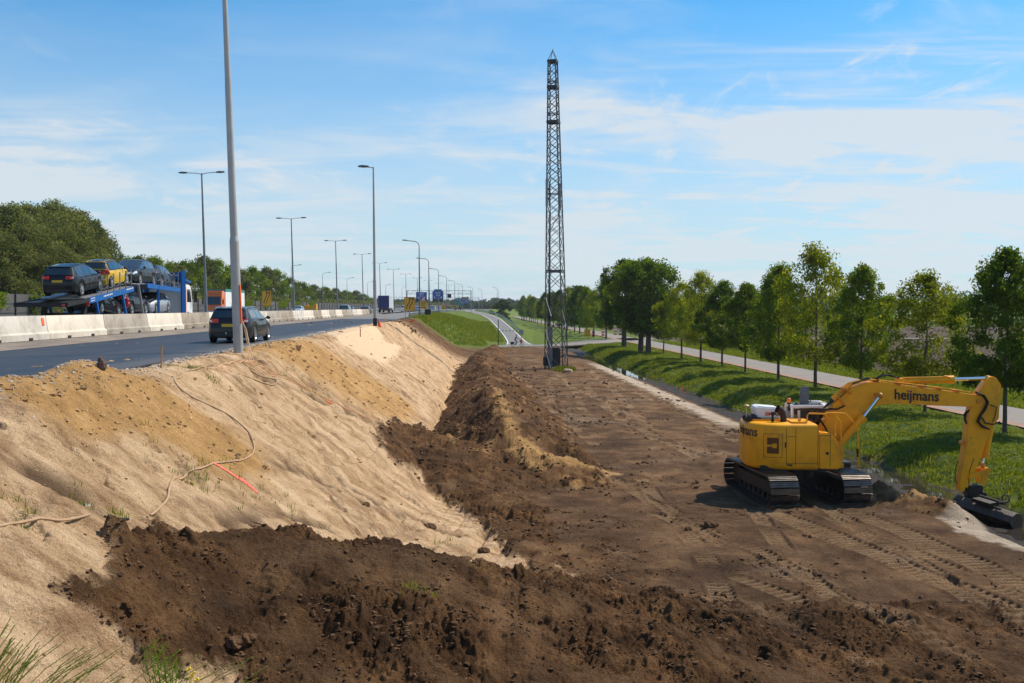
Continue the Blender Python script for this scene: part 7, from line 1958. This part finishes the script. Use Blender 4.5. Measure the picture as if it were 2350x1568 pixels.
# ------------------------------------------------------------------ clods and stones
def clods(name, mt, X, Yv, sz, seed, flat=.7):
    ico = [(0, 0, 1)]; 
    bm = bmesh.new(); bmesh.ops.create_icosphere(bm, subdivisions=1, radius=1); iv = np.array([v.co[:] for v in bm.verts]); iF = np.array([[v.index for v in f.verts] for f in bm.faces]); bm.free()
    rng = np.random.default_rng(seed); n = len(X); z = zs_np(X, Yv)
    J = 1 + .30 * rng.normal(size=(n, len(iv), 1)).clip(-1.6, 1.6); sc_ = sz[:, None, None] * (np.array([1, 1, flat]) * (.7 + .6 * rng.random((n, 3))))[:, None, :]
    a = rng.random(n) * 6.28; ca_, sa_ = np.cos(a), np.sin(a); v = iv[None] * J * sc_; vx = v[..., 0] * ca_[:, None] - v[..., 1] * sa_[:, None]; vy = v[..., 0] * sa_[:, None] + v[..., 1] * ca_[:, None]
    V = np.stack([vx + X[:, None], vy + Yv[:, None], v[..., 2] + (z + sz * flat * .25)[:, None]], -1).reshape(-1, 3)
    Q = (iF[None] + (np.arange(n) * len(iv))[:, None, None]).reshape(-1, 3); o = mesh_np(name, V, Q, mt, None, False); o['kind'] = 'stuff'; return o
def soil_mat(name, c0, c1):
    m = mat(name, tuple((a + b) / 2 for a, b in zip(c0, c1)), .95, 0, .45, 2.5, bump=.6, bscale=40, spec=.2); return m
M['clod'] = soil_mat('dark_soil_clod', (.07, .036, .017), (.13, .070, .034)); M['sandclod'] = soil_mat('sand_clod', (.34, .20, .085), (.52, .34, .17)); M['stone'] = soil_mat('gravel_stone', (.28, .24, .21), (.5, .45, .4))
rng = np.random.default_rng(31); n = 620000
rr2 = 9.5 * np.exp(rng.random(n) ** .9 * math.log(110 / 9.5)); aa2 = (rng.random(n) - .5) * R(58); X = np.sin(aa2) * rr2; Yv = np.cos(aa2) * rr2
_, MM = full_height(X, Yv, True)
pr = MM['rough'] * .55 + MM['flat'] * .10 * (1 - MM['grass']) + .5 * MM['rough'] * (MM['ne'] > .15); pr = pr * (1 - MM['grass']) * (MM['t'] > -7) * (1 - MM['wet'] * .7) * (1 - MM['field']); pr *= np.where(MM['sand'] > .5, .12 * (MM['ne'] > .1), 1) * (MM['t'] < 15) * np.clip(.2 + MM['ne'] * 2 + MM['nl'], .03, 1) * np.where(MM['rough'] < .2, .35, 1)
pr = np.minimum(pr, .42) + .35 * MM['sand'] * (1 - MM['sand']) * 4 * (MM['t'] < 8) * (1 - MM['yel']) * (1 - MM['grass']); kp = rng.random(n) < pr; X, Yv, r_ = X[kp], Yv[kp], rr2[kp]; sz = (.004 + .00045 * r_) * (.5 + rng.random(len(X)) ** 7 * 3.6)
clods('soil_clods', M['clod'], X, Yv, np.minimum(sz, .13), 32)
n = 90000; rr2 = 9.5 * np.exp(rng.random(n) * math.log(70 / 9.5)); aa2 = -R(1) - rng.random(n) * R(28); X = np.sin(aa2) * rr2; Yv = np.cos(aa2) * rr2; _, MM = full_height(X, Yv, True)
pr = MM['sand'] * (.015 + .45 * MM['yel'] * (.25 + (MM['ne'] > 0)) + .22 * (MM['ne'] > .25)) * (MM['t'] > -8.1); kp = rng.random(n) < pr; X, Yv, r_ = X[kp], Yv[kp], rr2[kp]
clods('sand_crumbs', M['sandclod'], X, Yv, (.003 + .0004 * r_) * (.6 + rng.random(len(X)) ** 9 * 4.5), 33)
n = 9000; s = 14 + 62 * rng.random(n) ** 1.4; t = -8.25 + np.abs(rng.normal(size=n)) * .35 * np.where(s < 26, 1.5, .6); X, Yv = st_np(s, t)
clods('gravel', M['stone'], X, Yv, (.010 + .0005 * s) * (.5 + rng.random(n) ** 2 * 1.3), 34)
# a few large lumps that stand out, each a thing
for i, (px, py, r_, lb) in enumerate(((541, 1508, .13, 'biggest soil clod on the near mound, above the grass stems'), (570, 1500, .10, 'soil clod right behind the biggest one on the near mound'), (1065, 1280, .17, 'brown clod at the lower edge of the sand slope, on the sand'), (985, 1205, .17, 'wide dark clod cluster on the sand slope'), (1632, 1212, .20, 'dark clod alone on the flat ground left of the excavator tracks'), (1110, 1270, .14, 'flat brown clod on the sand right of the brown one'), (840, 1165, .10, 'dark clod in a hollow of the mid slope'), (1580, 1218, .1, 'small dark clod left of the lone one'))):
    rg = random.Random(i); m = MB()
    bm = bmesh.new(); bmesh.ops.create_icosphere(bm, subdivisions=3, radius=r_)
    for v in bm.verts:
        q = v.co * (2.2 / r_ * .5); v.co *= 1 + .35 * float(perlin(np.array([q.x * 1.7 + i * 3 + q.z]), np.array([q.y * 1.7 - q.z]), i)[0]); v.co.z *= .65
    me = bpy.data.meshes.new('soil_lump'); bm.to_mesh(me); bm.free(); o = link_mesh('soil_lump', me, M['clod']); c = hit(px, py); o.location = (c.x, c.y, gz_mesh(c.x, c.y) + r_ * .2); tag(o, lb, 'clod')
# soil heaps by the excavator are part of the ground; fresh straw-coloured heap top
# ------------------------------------------------------------------ foreground grasses
def stem_tuft(name, seed, px_list, label, cat, group, curve=.5, heads=True, leafy=False):
    rng = random.Random(seed)
    e = None; first = None
    for (px, py, Yd, h) in px_list:
        mS = MB(); mH = MB()
        tip = D(px, py, Yd); base = Vector((tip.x - rng.uniform(.05, .5) * curve, tip.y + rng.uniform(-.15, .15), tip.z - h))
        zg = gz_mesh(base.x, base.y); base.z = min(base.z, zg + .0)
        first = first or Vector((base.x, base.y, zg))
        P = []
        for k in range(9):
            u = k / 8; q = base.lerp(tip, u); q.x += -.26 * curve * math.sin(PI * u * .9) + .05 * curve * u ** 4; q.z -= .05 * curve * max(u - .8, 0) * 5; P.append(q - first)
        mS.tube(P, [.0034 - .0020 * k / 8 for k in range(9)], 4)
        if heads:
            for k in range(26):
                u = .70 + .30 * k / 26; i = min(int(u * 8), 7); q = P[i].lerp(P[i + 1], u * 8 - i); ax_ = (P[i + 1] - P[i]).normalized(); d = (ax_ + Vector((rng.uniform(-.3, .5), rng.uniform(-.3, .3), rng.uniform(-.2, .2)))).normalized() * rng.uniform(.010, .022)
                mH.bar(q, q + d, .0042, .0038)
        # blades
        for k in range(2):
            b = P[rng.randint(0, 4)]; a = rng.uniform(-1, 1); l = rng.uniform(.2, .5); Q = [b, b + Vector((.3 * l * a, .05, .7 * l)), b + Vector((.9 * l * a, .08, .85 * l))]
            mS.tube(Q, [.0042, .0036, .001], 3)
        if e is None: e = empty(name, first, 0, label, cat, group)
        ob = mS.build('stem', M['stem'], e, smooth=True)
        ob.data.attributes.new('rnd', 'FLOAT', 'FACE').data.foreach_set('value', np.random.default_rng(seed).random(len(ob.data.polygons)).astype(np.float32))
        if heads:
            ob = mH.build('seed_head', M['stem'], ob); ob.data.attributes.new('rnd', 'FLOAT', 'FACE').data.foreach_set('value', (.5 + .5 * np.random.default_rng(seed).random(len(ob.data.polygons))).astype(np.float32))
    return e
FG = 'tall grasses in the lower left foreground'
def fan(cx_, n, seed, spread, top, Yd, hmin=.5, hmax=.9):
    rg = random.Random(seed); return [(cx_ + rg.uniform(-spread, spread), top + rg.uniform(0, 90), Yd + rg.uniform(-.3, .5), rg.uniform(hmin, hmax)) for _ in range(n)]
stem_tuft('grass_tuft', 1, fan(14, 26, 1, 40, 1400, 5.4), 'dense green grass tuft in the bottom left corner', 'grass', FG, .7)
stem_tuft('grass_tuft', 2, fan(66, 15, 2, 40, 1415, 5.5), 'grass tuft with drooping seed heads right of the corner tuft', 'grass', FG, .8)
stem_tuft('grass_tuft', 3, [(155, 1425, 5.6, .8), (172, 1440, 5.6, .8), (190, 1462, 5.7, .7), (148, 1452, 5.5, .7), (205, 1490, 5.7, .6), (225, 1475, 5.7, .7), (240, 1500, 5.6, .6), (180, 1500, 5.6, .5), (212, 1455, 5.6, .7)], 'loose grass tuft leaning over the pale sand', 'grass', FG, 1.3)
stem_tuft('grass_tuft', 4, fan(262, 13, 4, 48, 1450, 5.7), 'grass tuft at the border of sand and dark mound', 'grass', FG, 1.3)
stem_tuft('grass_tuft', 5, [(440, 1460, 5.8, .7), (470, 1476, 5.8, .6), (500, 1490, 5.8, .6), (520, 1512, 5.8, .5), (560, 1430 + 60, 5.9, .6), (580, 1500, 5.9, .6), (598, 1480, 5.9, .7), (610, 1528, 5.9, .5), (630, 1500, 5.9, .6)], 'thin grass stalks in front of the dark mound right of the rape plant', 'grass', FG, 1.4)
# corner undergrowth
pts = np.array([(D(px, 1568, Yd).x, Yd) for px, Yd in [(rng.uniform(-60, 330), rng.uniform(5.0, 6.6)) for _ in range(900)]]); z = zs_np(pts[:, 0], pts[:, 1])
o = blades('corner_grass', M['stem'], np.stack([pts[:, 0], pts[:, 1], z], 1), .25 + .5 * rng.random(len(pts)), .004 + 0 * z, 41, 3, .7, .05); o['kind'] = 'stuff'
# rape plant
e = empty('rape_plant', (0, 0, 0), 0, 'bright green rape plant with thin pods and a few yellow flowers', 'plant'); rg = random.Random(9)
c = D(365, 1500, 5.9); zg = gz_mesh(c.x + .1, 5.9); e.location = (c.x + .08, 5.9, zg); mS = MB(); mF = MB()
tips = [(352, 1462), (372, 1478), (340, 1480), (388, 1500), (405, 1512), (360, 1500), (395, 1530), (330, 1500), (378, 1520)]
for (px, py) in tips:
    tp = D(px, py, 5.9 + rg.uniform(-.1, .1)) - e.location; b = Vector((0, 0, 0)); midp = Vector((tp.x * .3, 0, tp.z * .55)); P = [b, midp * .5, midp, midp.lerp(tp, .5), tp]; mS.tube(P, [.009, .008, .006, .004, .002], 5)
    for k in range(22):
        u = .35 + .65 * k / 22; i = min(int(u * 4), 3); q = P[i].lerp(P[i + 1], u * 4 - i); sg = 1 if k % 2 else -1; l = rg.uniform(.05, .09); mS.tube([q, q + Vector((sg * l * .5, rg.uniform(-.02, .02), l * .35)), q + Vector((sg * l * .75, rg.uniform(-.02, .02), l * 1.0))], [.003, .0032, .001], 3)
for (px, py) in ((440, 1552 - 4), (430, 1538), (448, 1562), (436, 1556)):
    tp = D(px, py, 5.8) - e.location; mF.sphere(tp, .012, 6, 4, (1, 1, .6)); mF.sphere(tp + Vector((.015, 0, .01)), .009, 6, 4); mS.tube([Vector((.05, 0, 0)), tp * .6, tp], [.005, .004, .002], 4)
st_ = mS.build('stem', leaf_mat('rape_green', (.16, .26, .02), (.20, .32, .03), (.28, .38, .05), .3), e, smooth=True); r0_ = st_.data.attributes.new('rnd', 'FLOAT', 'FACE'); r0_.data.foreach_set('value', rng.random(len(st_.data.polygons)).astype(np.float32))
mF.build('flower', mat('flower_yellow', (.85, .6, .02), .6), e)
# ------------------------------------------------------------------ air
m = MB(); m.box2((-7000, -60, -2.0), (7000, 7000, 34.0)); hz_m = bpy.data.materials.new('haze_air'); nt = nodes_of(hz_m)
out = nt.nodes.new('ShaderNodeOutputMaterial'); pv = nt.nodes.new('ShaderNodeVolumePrincipled'); pv.inputs['Density'].default_value = .00011; pv.inputs['Color'].default_value = (.80, .88, 1.0, 1); pv.inputs['Anisotropy'].default_value = .3
nt.links.new(pv.outputs[0], out.inputs['Volume'])
o = m.build('haze', hz_m, None); o['kind'] = 'stuff'
